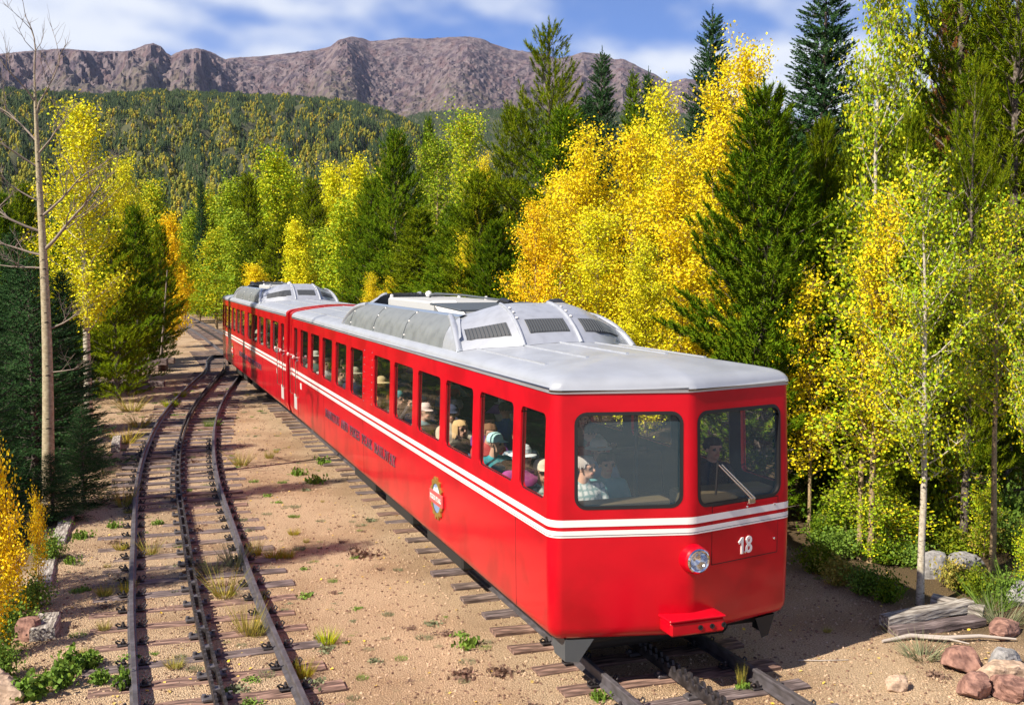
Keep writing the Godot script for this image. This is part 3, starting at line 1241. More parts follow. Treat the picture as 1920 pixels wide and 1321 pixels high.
	for k in m:
		for w in wall_windows(k):
			var front: bool = plan_edges[k] in [1, 2]
			var pane := put("windscreen" if front else "window", pane_shape(k, w, -0.03).mesh(), mats["sky_veil_glass" if front else "window_glass"], t)
			if front:
				var g := window_ring(k, w, 0.022, -0.012, 0.004, 0.010)
				put("rubber_seal", g.mesh(), mats["black_rubber"], pane)
				g = window_ring(k, w, 0.0, 0.0, 0.004, -0.06)
				g.smooth()
				put("rubber_lip", g.mesh(), mats["black_rubber"], pane)
			else:
				var g := window_ring(k, w, 0.001, -0.016, -0.020, -0.020)
				put("window_frame", g.mesh(), mats["black_rubber"], pane)
				if w[1] - w[0] > 1.0:
					var bar := Shape.new()
					var p: Vector2 = plan[k][0]
					var dir: Vector2 = (plan[(k + 1) % m][0] - p).normalized()
					var tt: float = w[0] + 0.05 if plan_edges[k] == 3 else w[1] - 0.05
					bar.tube([skin(p + dir * tt, plan[k][1], 2.0, -0.035), skin(p + dir * tt, plan[k][1], 2.76, -0.035)], [0.008, 0.008], 5)
					put("sash_bar", bar.mesh(), mats["steel_grey"], pane)
	nose_fittings(t)
	side_fittings(t)
	running_gear(t)
	roof_pod(t)
	cabin(t)
	return t


func fan(s: Shape, ring: Array, other: Vector3, z: float) -> void:
	var c := Vector3(0, ring[0].y, z)
	var up := Vector3.UP if other.y < ring[0].y else Vector3.DOWN
	var first := s.point(c, up)
	for p in ring:
		s.point(p, up)
	for q in ring.size():
		s.face(first, first + 1 + q, first + 1 + (q + 1) % ring.size())


func text_mesh(words: String, size: float, depth: float, bold := true, serif := true) -> TextMesh:
	var m := TextMesh.new()
	var f := SystemFont.new()
	f.font_names = PackedStringArray(["Droid Serif" if serif else "Droid Sans"])
	f.font_weight = 700 if bold else 400
	m.font = f
	m.text = words
	m.font_size = 64
	m.pixel_size = size / 64.0
	m.depth = depth
	m.curve_step = 2.0
	return m


# a frame of axes on the wall: x along, y up, z out of the wall, at plan position p with normal n
func on_wall(p: Vector2, n: Vector2, y: float, off := 0.0) -> Transform3D:
	var out := skin_n(n, y)
	var along := Vector3(n.y, 0, -n.x)
	return Transform3D(Basis(along, out.cross(along), out), skin(p, n, y, off))


func nose_fittings(t: Node3D) -> void:
	var red: Material = mats["red_paint"]
	# headlight in a drum at the ridge of the nose
	var lamp := put("headlight", null, null, t)
	var s := Shape.new()
	var x := Transform3D(Basis(Vector3.UP, 0.0), Vector3(0.02, 1.37, NOSE - 0.12))
	s.lathe([Vector2(0.155, 0.0), Vector2(0.150, 0.08), Vector2(0.138, 0.19), Vector2(0.125, 0.205), Vector2(0.104, 0.205)], x, 28)
	lamp.mesh = s.mesh()
	lamp.material_override = red
	s = Shape.new()
	s.lathe([Vector2(0.118, 0.203), Vector2(0.122, 0.216), Vector2(0.108, 0.228), Vector2(0.094, 0.222), Vector2(0.09, 0.20)], x, 28)
	put("rim", s.mesh(), mats["chrome"], lamp)
	s = Shape.new()
	s.lathe([Vector2(0.092, 0.20), Vector2(0.06, 0.15), Vector2(0.02, 0.13), Vector2(0.0, 0.128)], x, 24)
	put("reflector", s.mesh(), mats["chrome"], lamp)
	s = Shape.new()
	s.lathe([Vector2(0.093, 0.212), Vector2(0.06, 0.226), Vector2(0.0, 0.232)], x, 24)
	put("lens", s.mesh(), mats["window_glass"], lamp)
	# coupling pocket low on the nose
	s = Shape.new()
	s.box(Vector3(-0.30, 0.655, 0.10), Vector3(0.30, 0.80, 0.47), Transform3D.IDENTITY, 0.02)
	s.box(Vector3(-0.32, 0.800, 0.12), Vector3(0.30, 0.825, 0.485), Transform3D.IDENTITY, 0.008)
	var pocket := put("coupling_pocket", s.mesh(), red, t)
	for k in 3:
		s = Shape.new()
		s.lathe([Vector2(0.026, 0.0), Vector2(0.026, 0.012), Vector2(0.014, 0.012), Vector2(0.013, 0.004), Vector2(0.0, 0.004)], Transform3D(Basis.IDENTITY, Vector3(0.02 + 0.13 * k, 0.725, 0.468)), 10)
		put("socket", s.mesh(), mats["black_rubber"], pocket)
	# access hatch with the running number, on the right-hand facet
	var k1 := -1
	for k in plan_edges:
		if plan_edges[k] == 2:
			k1 = k
	var p: Vector2 = plan[k1][0]
	var q: Vector2 = plan[k1 + 1][0]
	var n: Vector2 = plan[k1][1]
	var dir := (q - p).normalized()
	s = Shape.new()
	var out_n := skin_n(n, 1.4)
	var grid := []
	for y in [1.27, 1.5, 1.82]:
		for tt in [0.20, 1.13]:
			grid.push_back(s.point(skin(p + dir * tt, n, y - 0.0 * tt, 0.0022), out_n))
	for j in 2:
		s.quad(grid[j * 2], grid[j * 2 + 1], grid[j * 2 + 3], grid[j * 2 + 2])
	var hatch := put("access_hatch", s.mesh(), red, t)
	s = Shape.new()
	for e in [[Vector2(0.20, 1.27), Vector2(1.13, 1.27)], [Vector2(0.20, 1.27), Vector2(0.20, 1.86)], [Vector2(1.13, 1.27), Vector2(1.13, 1.86)], [Vector2(0.20, 1.86), Vector2(1.13, 1.86)]]:
		var a: Vector2 = e[0]
		var b: Vector2 = e[1]
		var wide := Vector2(0, 0.004) if a.y == b.y else Vector2(0.004, 0)
		var ids := []
		for c in [a - wide, b - wide, b + wide, a + wide]:
			ids.push_back(s.point(skin(p + dir * c.x, n, c.y, 0.0036), out_n))
		s.quad(ids[0], ids[1], ids[2], ids[3])
	put("hatch_joint", s.mesh(), mats["dark_void"], hatch)
	for b in [[1.08, 1.78], [1.08, 1.42], [0.66, 1.335], [0.68, 1.80]]:
		s = Shape.new()
		s.lathe([Vector2(0.014, 0.0), Vector2(0.012, 0.008), Vector2(0.0, 0.011)], on_wall(p + dir * b[0], n, b[1], 0.002), 8)
		put("latch", s.mesh(), mats["chrome"], hatch)
	put("number", text_mesh("18", 0.235, 0.012, true, false), mats["white_paint"], hatch, on_wall(p + dir * 0.66, n, 1.405, 0.006).scaled_local(Vector3(0.82, 1, 1)))
	# wiper: two arms to one blade
	s = Shape.new()
	var foot := on_wall(p + dir * 0.71, n, 1.87, 0.02)
	var tip := on_wall(p + dir * 0.26, n, 2.28, 0.05)
	for e in [-0.02, 0.02]:
		s.tube([foot * Vector3(e, 0, 0), foot * Vector3(e, 0.02, 0.04), tip * Vector3(e, 0, 0)], [0.011, 0.010, 0.007], 6)
	s.box(Vector3(-0.05, -0.035, -0.02), Vector3(0.05, 0.025, 0.03), foot, 0.008)
	var wiper := put("wiper_arm", s.mesh(), mats["chrome"], t)
	s = Shape.new()
	var b0 := on_wall(p + dir * 0.22, n, 1.98, 0.03)
	var b1 := on_wall(p + dir * 0.25, n, 2.30, 0.03)
	s.tube([b0.origin, b1.origin], [0.012, 0.012], 5)
	put("wiper_blade", s.mesh(), mats["black_rubber"], wiper)


func side_fittings(t: Node3D) -> void:
	for e in [-1.0, 1.0]:
		var n := Vector2(e, 0)
		# raised metal lettering
		var words := put("lettering", text_mesh("MANITOU  AND  PIKES  PEAK  RAILWAY", 0.235, 0.016, false), mats["letter_metal"], t)
		var wide: float = words.mesh.get_aabb().size.x
		words.transform = on_wall(Vector2(e * CAR_HALF, -9.44), n, 1.27, 0.008).scaled_local(Vector3(6.16 / maxf(wide, 0.1), 1, 1))
		# the cog-wheel crest
		var x := on_wall(Vector2(e * CAR_HALF, -4.04), n, 1.19, 0.003)
		var s := Shape.new()
		var ring := []
		for k in 56:
			var a := TAU * k / 56.0
			var r := 0.288 if k % 4 < 2 else 0.245
			ring.push_back(Vector2(cos(a) * r, sin(a) * r))
		for k in 56:
			var a: Vector2 = ring[k]
			var b: Vector2 = ring[(k + 1) % 56]
			var a2 := a.normalized() * 0.195
			var b2 := b.normalized() * 0.195
			s.flat([x * Vector3(a.x, a.y, 0.02), x * Vector3(b.x, b.y, 0.02), x * Vector3(b2.x, b2.y, 0.02), x * Vector3(a2.x, a2.y, 0.02)], x.origin - x.basis.z)
			s.flat([x * Vector3(a.x, a.y, 0.02), x * Vector3(b.x, b.y, 0.02), x * Vector3(b.x, b.y, 0), x * Vector3(a.x, a.y, 0)], x.origin)
		var crest_ := put("crest", s.mesh(), mats["gold"], t)
		s = Shape.new()
		s.lathe([Vector2(0.197, 0.0), Vector2(0.197, 0.012), Vector2(0.0, 0.012)], x, 28)
		put("sky_disc", s.mesh(), mats["crest_blue"], crest_)
		s = Shape.new()
		s.flat([x * Vector3(-0.17, 0.08, 0.0145), x * Vector3(-0.06, 0.15, 0.0145), x * Vector3(-0.01, 0.12, 0.0145), x * Vector3(0.06, 0.165, 0.0145), x * Vector3(0.16, 0.08, 0.0145)], x.origin)
		put("snowy_peaks", s.mesh(), mats["white_paint"], crest_)
		s = Shape.new()
		s.box(Vector3(-0.30, -0.085, 0.0), Vector3(0.30, 0.085, 0.028), x, 0.006)
		var banner := put("banner", s.mesh(), mats["crest_red"], crest_)
		var tx := x.translated_local(Vector3(0, -0.0, 0.030))
		var tm := text_mesh("PIKES PEAK", 0.085, 0.004, false)
		put("lettering", tm, mats["white_paint"], banner, tx.scaled_local(Vector3(0.52 / maxf(tm.get_aabb().size.x, 0.1), 1, 1)))
		# entrance door at the rear end: seams, lower light, grab rails, number plate
		s = Shape.new()
		for z in [-16.36, -17.14]:
			s.box(Vector3(-0.006, -0.62, -0.001), Vector3(0.006, 1.55, 0.0035), on_wall(Vector2(e * CAR_HALF, z), n, 1.3, 0.0))
		var door := put("door_seams", s.mesh(), mats["dark_void"], t)
		s = Shape.new()
		s.box(Vector3(-0.2, -0.16, -0.002), Vector3(0.2, 0.2, 0.008), on_wall(Vector2(e * CAR_HALF, -16.76), n, 0.98, 0.0), 0.003)
		put("door_light", s.mesh(), mats["pale_casing"], door)
		for z in [-16.28, -17.22]:
			s = Shape.new()
			var top := on_wall(Vector2(e * CAR_HALF, z), n, 2.05)
			var low := on_wall(Vector2(e * CAR_HALF, z), n, 1.15)
			s.tube([low * Vector3(0, 0, 0), low * Vector3(0, 0.04, 0.06), top * Vector3(0, -0.04, 0.06), top * Vector3(0, 0, 0)], [0.014, 0.014, 0.014, 0.014], 6)
			put("grab_rail", s.mesh(), mats["chrome"], t)
			s = Shape.new()
			s.tube([top * Vector3(0, 0.06, 0), top * Vector3(0, 0.07, 0.09)], [0.012, 0.012], 6)
			s.lathe([Vector2(0.0, -0.03), Vector2(0.035, -0.02), Vector2(0.045, 0.02), Vector2(0.0, 0.03)], top.translated_local(Vector3(0, 0.08, 0.11)), 10)
			put("marker_lamp", s.mesh(), mats["white_paint"], t)
		s = Shape.new()
		s.box(Vector3(-0.09, -0.07, 0), Vector3(0.09, 0.07, 0.006), on_wall(Vector2(e * CAR_HALF, -15.85), n, 1.47), 0.002)
		put("notice_plate", s.mesh(), mats["white_paint"], t)
		for z in [-1.0, -8.78, -12.75]:
			s = Shape.new()
			s.box(Vector3(-0.003, -0.5, -0.001), Vector3(0.003, 0.52, 0.0015), on_wall(Vector2(e * CAR_HALF, z), n, 1.16, 0.0))
			put("panel_seam", s.mesh(), mats["dark_void"], t)
		# riveted post between the two window groups
		s = Shape.new()
		for z in [-8.10, -8.72]:
			for k in 8:
				s.lathe([Vector2(0.013, 0.0), Vector2(0.008, 0.007), Vector2(0.0, 0.009)], on_wall(Vector2(e * CAR_HALF, z), n, 1.95 + 0.125 * k), 6)
		put("rivets", s.mesh(), mats["chrome"], t)


func running_gear(t: Node3D) -> void:
	var s := Shape.new()
	s.box(Vector3(-1.14, 0.42, -CAR_LENGTH + 0.3), Vector3(1.14, 0.72, -0.25), Transform3D.IDENTITY, 0.03)
	for z in [-5.2, -7.8, -10.4]:
		s.box(Vector3(-1.2, 0.33, z), Vector3(1.2, 0.60, z + 1.7), Transform3D.IDENTITY, 0.03)
	put("underframe", s.mesh(), mats["underframe"], t)
	s = Shape.new()
	s.box(Vector3(-0.95, 0.24, -1.1), Vector3(0.95, 0.5, -0.5), Transform3D.IDENTITY, 0.05)
	put("plough_beam", s.mesh(), mats["underframe"], t)
	for e in [-1.0, 1.0]:
		s = Shape.new()
		var q := [Vector3(e * 1.2, 0.58, -0.03), Vector3(e * 1.2, 0.58, -0.42), Vector3(e * 1.17, 0.33, -0.38), Vector3(e * 1.17, 0.33, -0.10)]
		for k in [0.0, 1.0]:
			s.flat([q[0] - Vector3(e * 0.02 * k, 0, 0), q[1] - Vector3(e * 0.02 * k, 0, 0), q[2] - Vector3(e * 0.02 * k, 0, 0), q[3] - Vector3(e * 0.02 * k, 0, 0)], Vector3(e * (0.5 if k == 0 else 2.0), 0.4, -0.2))
		s.flat([q[0], q[3], Vector3(e * 1.05, 0.33, -0.04), Vector3(e * 0.92, 0.58, 0.04)], Vector3(0, 0.4, -0.5))
		put("guard_plate", s.mesh(), mats["steel_grey" if e < 0 else "underframe"], t)  # right-hand plate is coloured darker to stand for shade under the nose
	for z in [-3.2, -14.0]:
		s = Shape.new()
		for e in [-1.0, 1.0]:
			s.box(Vector3(e * 0.98 - 0.05, 0.36, z - 1.5), Vector3(e * 0.98 + 0.05, 0.58, z + 1.5), Transform3D.IDENTITY, 0.02)
		s.box(Vector3(-0.98, 0.40, z - 0.2), Vector3(0.98, 0.58, z + 0.2))
		var bogie := put("bogie", s.mesh(), mats["underframe"], t)
		for dz in [-1.05, 1.05]:
			for e in [-1.0, 1.0]:
				s = Shape.new()
				s.lathe([Vector2(0.0, 0.03), Vector2(0.10, 0.05), Vector2(0.12, 0.0), Vector2(0.26, 0.0), Vector2(0.30, 0.05), Vector2(0.37, 0.05), Vector2(0.38, -0.06), Vector2(0.405, -0.07), Vector2(0.405, -0.10), Vector2(0.0, -0.10)], Transform3D(Basis(Vector3.UP, e * PI / 2), Vector3(e * 0.76, 0.165 + 0.38, z + dz)), 24)
				put("wheel", s.mesh(), mats["rack_steel"], bogie)


# the silver casing on the roof: hoods at both ends, side screens, an open well with machinery between
func roof_pod(t: Node3D) -> void:
	var alu: Material = mats["bright_aluminium"]
	var o := put("roof_pod", null, null, t)
	var z_front := -3.5
	var z_back := -11.2
	var joints := [-1.22, -0.56, 0.20, 1.22]
	# well floor
	var s := Shape.new()
	s.box(Vector3(-1.0, 3.20, z_back + 0.4), Vector3(1.0, 3.36, z_front - 0.5))
	o.mesh = s.mesh()
	o.material_override = mats["pale_casing"]
	for e in [0, 1]:
		var flip := 1.0 if e == 0 else -1.0
		var zb: float = z_front if e == 0 else z_back
		for p in 3:
			s = Shape.new()
			var n := 8
			for j in n + 1:
				var u := float(j) / n
				for i in 5:
					var q := hood_point(lerpf(joints[p], joints[p + 1], i / 4.0), u, zb, flip)
					s.point(q, Vector3.UP)
			for j in n:
				for i in 4:
					var k := j * 5 + i
					s.quad(k, k + 1, k + 6, k + 5)
			s.smooth()
			var hood := put("hood", s.mesh(), alu, o)
			# louvre: a dark sheet on the hood painted as shaded recess, bright bars on it
			s = Shape.new()
			var slats := Shape.new()
			var x0: float = lerpf(joints[p], joints[p + 1], 0.16 if p != 2 else 0.12)
			var x1: float = lerpf(joints[p], joints[p + 1], 0.88 if p != 0 else 0.84)
			var us := [0.16, 0.28, 0.40]
			for j in us.size():
				for i in 5:
					s.point(hood_point(lerpf(x0, x1, i / 4.0), us[j], zb, flip, 0.005), Vector3.UP)
			for j in 2:
				for i in 4:
					var k := j * 5 + i
					s.quad(k, k + 1, k + 6, k + 5)
			s.smooth()
			var lv := put("louvre", s.mesh(), mats["louvre_dark"], hood)
			var count := int((x1 - x0) / 0.036)
			for c in count:
				var xx := lerpf(x0, x1, (c + 0.5) / count)
				slats.tube([hood_point(xx, 0.17, zb, flip, 0.010), hood_point(xx, 0.28, zb, flip, 0.011), hood_point(xx, 0.39, zb, flip, 0.010)], [0.006, 0.006, 0.006], 4, false)
			stuff(put("louvre_slats", slats.mesh(), mats["steel_grey"], lv))
			# a small scoop row beside the outer joint
			for b in 3:
				s = Shape.new()
				var q := hood_point(lerpf(joints[p], joints[p + 1], 0.05), 0.45 + 0.14 * b, zb, flip, 0.0)
				s.lathe([Vector2(0.022, 0.0), Vector2(0.018, 0.014), Vector2(0.0, 0.018)], Transform3D(Basis(Vector3.RIGHT, -PI / 2), q), 8)
				put("clamp", s.mesh(), mats["white_paint"], hood)
		for j in 4:
			s = Shape.new()
			var pts := []
			for k in 9:
				pts.push_back(hood_point(joints[j], k / 8.0, zb, flip, 0.004))
			var thick := 0.045 if j == 0 or j == 3 else 0.024
			var radii := []
			for k in 9:
				radii.push_back(thick)
			s.tube(pts, radii, 7)
			put("hood_rib", s.mesh(), alu, o)
	for e in [-1.0, 1.0]:
		# screens along both sides, four panels with bolts between
		var zs := [z_front - 0.12, z_front - 0.75, z_front - 2.9, z_front - 5.0, z_front - 7.0, z_back + 0.12]
		for p in zs.size() - 1:
			s = Shape.new()
			for j in 6:
				var u := j / 5.0
				for z in [zs[p], zs[p + 1] + 0.012]:
					var lift := 1.0
					var y0 := roof_y(1.22) - 0.01
					var q := screen_point(u, z, z_front, z_back)
					s.point(Vector3(e * q.x, q.y, q.z), Vector3.UP)
			for j in 5:
				s.quad(j * 2, j * 2 + 1, j * 2 + 3, j * 2 + 2)
			s.smooth()
			var screen := put("side_screen", s.mesh(), alu if p == 0 else mats["dull_panel"], o)
			if p > 0 and p < 4:
				for u in [0.12, 0.55, 0.92]:
					var q := screen_point(u, zs[p + 1] + 0.06, z_front, z_back)
					s = Shape.new()
					s.lathe([Vector2(0.016, 0.0), Vector2(0.012, 0.012), Vector2(0.0, 0.016)], Transform3D(Basis(Vector3.UP, e * PI / 2), Vector3(e * (q.x + 0.002), q.y, q.z)), 7)
					put("bolt", s.mesh(), mats["white_paint"], screen)
				s = Shape.new()
				var a := []
				for j in 6:
					var q := screen_point(j / 5.0, zs[p + 1], z_front, z_back)
					a.push_back(Vector3(e * (q.x + 0.001), q.y, q.z))
				s.tube(a, [0.010, 0.010, 0.010, 0.010, 0.010, 0.010], 5)
				put("screen_joint", s.mesh(), mats["steel_grey"], screen)
		s = Shape.new()
		for z in [z_front - 0.8, z_back + 0.8]:
			for q in [Vector3(0.985, 3.575, z), Vector3(0.90, 3.60, z), Vector3(0.80, 3.585, z), Vector3(0.78, 3.36, z)]:
				s.point(Vector3(e * q.x, q.y, q.z), Vector3(-e * 0.3, 1, 0).normalized())
		for j in 3:
			s.quad(j, j + 1, j + 5, j + 4)
		s.smooth()
		put("top_ledge", s.mesh(), mats["pod_top"], o)
	# machinery in the well
	for q in [[-0.95, -5.2, 0.5], [-0.95, -6.6, 0.35], [-0.93, -8.3, 0.6], [-0.95, -9.6, 0.4], [0.95, -5.4, 0.5], [0.95, -7.4, 0.6], [0.95, -9.4, 0.5]]:
		s = Shape.new()
		s.box(Vector3(q[0] - 0.08, 3.22, q[1] - q[2] * 0.5), Vector3(q[0] + 0.08, 3.48, q[1] + q[2] * 0.5), Transform3D.IDENTITY, 0.02)
		put("machine_box", s.mesh(), mats["louvre_dark"], o)
	s = Shape.new()
	s.box(Vector3(-0.55, 3.36, -10.3), Vector3(0.75, 3.69, -7.2), Transform3D.IDENTITY, 0.03)
	put("equipment_case", s.mesh(), mats["pale_casing"], o)
	s = Shape.new()
	s.box(Vector3(-0.78, 0, -0.85), Vector3(0.85, 0.03, 0.75), Transform3D(Basis(Vector3.RIGHT, 0.03), Vector3(0, 3.64, -5.65)), 0.008)
	put("grille_lid", s.mesh(), mats["steel_grey"], o)
	s = Shape.new()
	s.box(Vector3(-0.2, 0, -0.5), Vector3(0.2, 0.02, 0.5), Transform3D(Basis(Vector3.RIGHT, 0.35), Vector3(-0.35, 3.52, -6.75)), 0.006)
	put("white_flap", s.mesh(), mats["white_paint"], o)
	s = Shape.new()
	s.tube([Vector3(0.1, 3.66, -9.7), Vector3(0.1, 3.74, -9.65), Vector3(0.16, 3.77, -9.5), Vector3(0.4, 3.76, -8.6), Vector3(0.7, 3.70, -7.4)], [0.02, 0.02, 0.02, 0.018, 0.018], 7)
	put("exhaust_pipe", s.mesh(), mats["steel_grey"], o)
	s = Shape.new()
	s.lathe([Vector2(0.0, 0.06), Vector2(0.05, 0.04), Vector2(0.065, 0.0), Vector2(0.05, -0.04), Vector2(0.0, -0.06)], Transform3D(Basis(Vector3.RIGHT, -PI / 2), Vector3(0.08, 3.76, -9.7)), 12)
	put("pipe_cap", s.mesh(), mats["white_paint"], o)
	for q in [Vector3(0.7, 3.69, -8.2), Vector3(0.7, 3.69, -9.8), Vector3(-0.5, 3.69, -10.2)]:
		s = Shape.new()
		s.lathe([Vector2(0.035, 0.0), Vector2(0.03, 0.05), Vector2(0.0, 0.06)], Transform3D(Basis(Vector3.RIGHT, -PI / 2), q), 8)
		put("lifting_eye", s.mesh(), mats["white_paint"], o)
	s = Shape.new()
	s.tube([Vector3(0.72, 3.64, -5.5), Vector3(0.72, 3.72, -5.2), Vector3(0.72, 3.73, -4.9), Vector3(0.72, 3.64, -4.6)], [0.06, 0.06, 0.06, 0.06], 10)
	s.tube([Vector3(0.3, 3.66, -6.4), Vector3(0.3, 3.72, -6.2), Vector3(0.3, 3.70, -5.8)], [0.05, 0.055, 0.05], 10)
	put("cable_bundle", s.mesh(), mats["black_rubber"], o)


func hood_point(x: float, u: float, z_base: float, flip: float, off := 0.0) -> Vector3:
	var w := absf(x) / 1.22
	var bulge := 0.62 * (1.0 - smoothstep(0.42, 1.0, w)) if w < 1.0 else 0.0
	var base := Vector3(x, roof_y(x) + 0.004, z_base + flip * bulge)
	var top_y := lerpf(3.76, 3.56, smoothstep(0.35, 1.0, w))
	var top := Vector3(x * lerpf(0.93, 0.82, w), top_y, base.z - flip * 1.12)
	var mid := Vector3(lerpf(base.x, top.x, 0.3), lerpf(base.y, top.y, 0.93), lerpf(base.z, top.z, 0.42))
	var p := base.lerp(mid, u).lerp(mid.lerp(top, u), u)
	if off == 0.0:
		return p
	var du := hood_point(x, u + 0.02, z_base, flip) - hood_point(x, u - 0.02, z_base, flip)
	var dx := hood_point(x + 0.02, u, z_base, flip) - hood_point(x - 0.02, u, z_base, flip)
	var nn := du.cross(dx).normalized()
	return p + nn * off * (1.0 if nn.y > 0.0 else -1.0)


func screen_point(u: float, z: float, z_front: float, z_back: float) -> Vector3:
	var near_end := minf(absf(z - z_front), absf(z - z_back))
	var high := lerpf(roof_y(1.2) + 0.16, 3.575, smoothstep(0.0, 0.75, near_end))
	var a := Vector2(1.235, roof_y(1.235) - 0.01)
	var c := Vector2(lerpf(1.17, 0.985, smoothstep(0.0, 0.75, near_end)), high)
	var b := Vector2(lerpf(a.x, c.x, 0.12), lerpf(a.y, c.y, 0.72))
	var p := a.lerp(b, u).lerp(b.lerp(c, u), u)
	return Vector3(p.x, p.y, z)


func cabin(t: Node3D) -> void:
	var seat := Shape.new()
	seat.box(Vector3(-0.52, 0.30, -0.22), Vector3(0.52, 0.45, 0.24), Transform3D.IDENTITY, 0.03)
	var back := Shape.new()
	back.box(Vector3(-0.52, 0.42, -0.06), Vector3(0.52, 0.98, 0.03), Transform3D(Basis(Vector3.RIGHT, -0.12), Vector3(0, 0, -0.18)), 0.03)
	var sm := seat.mesh()
	var bm := back.mesh()
	for k in 11:
		for e in [-1.0, 1.0]:
			var x := Transform3D(Basis(Vector3.UP, 0.0 if k % 2 == 0 else PI), Vector3(e * 0.72, FLOOR_Y, -2.3 - 1.43 * k + (0.0 if k < 5 else -0.35) + (0.35 if k % 2 == 1 else -0.1)))
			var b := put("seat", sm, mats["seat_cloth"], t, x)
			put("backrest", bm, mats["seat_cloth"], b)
	var s := Shape.new()
	s.box(Vector3(-1.20, 1.84, -0.26), Vector3(-0.06, 1.90, -0.02), Transform3D(Basis.IDENTITY, Vector3(0, 0, 0)), 0.01)
	s.box(Vector3(0.10, 1.80, -0.36), Vector3(1.18, 1.94, -0.04), Transform3D.IDENTITY, 0.02)
	s.box(Vector3(0.25, FLOOR_Y, -0.42), Vector3(1.1, 1.80, -0.06))
	put("control_desk", s.mesh(), mats["desk_wood"], t)
	s = Shape.new()
	s.box(Vector3(0.02, FLOOR_Y, -1.02), Vector3(0.05, 2.96, -0.98))
	s.box(Vector3(0.05, 2.9, -1.02), Vector3(1.28, 2.96, -0.98))
	put("cab_partition", s.mesh(), mats["lining"], t)


func train() -> void:
	make_plan()
	var th := deg_to_rad(19.733)
	var at := Vector3(1.6613, 0, -10.6512)
	make_railcar("front red railcar with silver roof, numbered 18 on its nose", at, th)
	var th2 := th + deg_to_rad(0.56)
	var o := at - Vector3(sin(th), 0, cos(th)) * 17.55
	var tail := o - Vector3(sin(th2), 0, cos(th2)) * 18.22
	make_railcar("rear red railcar coupled behind the front one, half hidden at its far end", tail, th2 + PI)


# ---- trees: each kind is grown once or a few times, then set out as individuals of their own size, turn and leaf colour

class Leafage:
	var at := PackedVector3Array()      # four corners a leaf, or three a needle
	var clump := PackedFloat32Array()   # one number a clump, 0..1
	var own := PackedFloat32Array()     # one number a leaf, 0..1
	var corners := 4


var grown := {}
var crowns := {}


const TINTS := {
	"yellow": [Color(0.90, 0.73, 0.014), Color(0.80, 0.72, 0.02), Color(0.92, 0.62, 0.012)],
	"gold": [Color(0.90, 0.62, 0.012), Color(0.90, 0.72, 0.014), Color(0.84, 0.50, 0.010)],
	"lemon": [Color(0.80, 0.74, 0.016), Color(0.56, 0.64, 0.02), Color(0.90, 0.70, 0.014)],
	"lime": [Color(0.25, 0.40, 0.014), Color(0.44, 0.53, 0.016), Color(0.76, 0.63, 0.014)],
	"green": [Color(0.19, 0.32, 0.014), Color(0.32, 0.42, 0.018), Color(0.52, 0.52, 0.02)],
	"mixed": [Color(0.20, 0.34, 0.014), Color(0.42, 0.49, 0.016), Color(0.88, 0.65, 0.012)],
	"pine": [Color(0.060, 0.135, 0.008), Color(0.135, 0.220, 0.012), Color(0.23, 0.285, 0.014)],
	"olive": [Color(0.085, 0.15, 0.008), Color(0.18, 0.23, 0.010), Color(0.28, 0.30, 0.012)],
	"spruce": [Color(0.022, 0.064, 0.022), Color(0.048, 0.102, 0.036), Color(0.085, 0.155, 0.06)],
	"rust": [Color(0.16, 0.06, 0.025), Color(0.24, 0.10, 0.035), Color(0.12, 0.05, 0.02)],
	"weed": [Color(0.12, 0.22, 0.03), Color(0.20, 0.30, 0.04), Color(0.10, 0.18, 0.03)],
	"straw": [Color(0.36, 0.30, 0.06), Color(0.26, 0.28, 0.05), Color(0.50, 0.36, 0.08)],
	"mustard": [Color(0.42, 0.32, 0.02), Color(0.28, 0.32, 0.03), Color(0.36, 0.20, 0.03)],
	"sage": [Color(0.22, 0.24, 0.14), Color(0.16, 0.19, 0.09), Color(0.28, 0.28, 0.16)],
	"dry": [Color(0.24, 0.14, 0.10), Color(0.18, 0.12, 0.09), Color(0.30, 0.20, 0.14)],
}


func leaf_mesh(key: String, tint: String) -> ArrayMesh:
	var id := key + "|" + tint
	if crowns.has(id):
		return crowns[id]
	var l: Leafage = grown[key].leaves
	var n := l.own.size()
	var colors := PackedColorArray()
	colors.resize(n * l.corners)
	var three: Array = TINTS[tint]
	for k in n:
		var c: Color = three[0].lerp(three[1], l.clump[k])
		if l.own[k] > 0.55:
			c = c.lerp(three[2], (l.own[k] - 0.55) * 2.0)
		c = c * lerpf(0.76, 1.2, fposmod(l.own[k] * 7.3, 1.0))
		for q in l.corners:
			colors[k * l.corners + q] = c
	var index := PackedInt32Array()
	if l.corners == 4:
		index.resize(n * 6)
		for k in n:
			var b := k * 4
			var j := k * 6
			index[j] = b
			index[j + 1] = b + 1
			index[j + 2] = b + 2
			index[j + 3] = b
			index[j + 4] = b + 2
			index[j + 5] = b + 3
	elif l.corners == 6:
		index.resize(n * 12)
		for k in n:
			for q in 4:
				index[k * 12 + q * 3] = k * 6
				index[k * 12 + q * 3 + 1] = k * 6 + q + 1
				index[k * 12 + q * 3 + 2] = k * 6 + q + 2
	else:
		index.resize(n * 3)
		for k in n * 3:
			index[k] = k
	var a := []
	a.resize(Mesh.ARRAY_MAX)
	a[Mesh.ARRAY_VERTEX] = l.at
	a[Mesh.ARRAY_COLOR] = colors
	a[Mesh.ARRAY_INDEX] = index
	var m := ArrayMesh.new()
	m.add_surface_from_arrays(Mesh.PRIMITIVE_TRIANGLES, a)
	crowns[id] = m
	return m


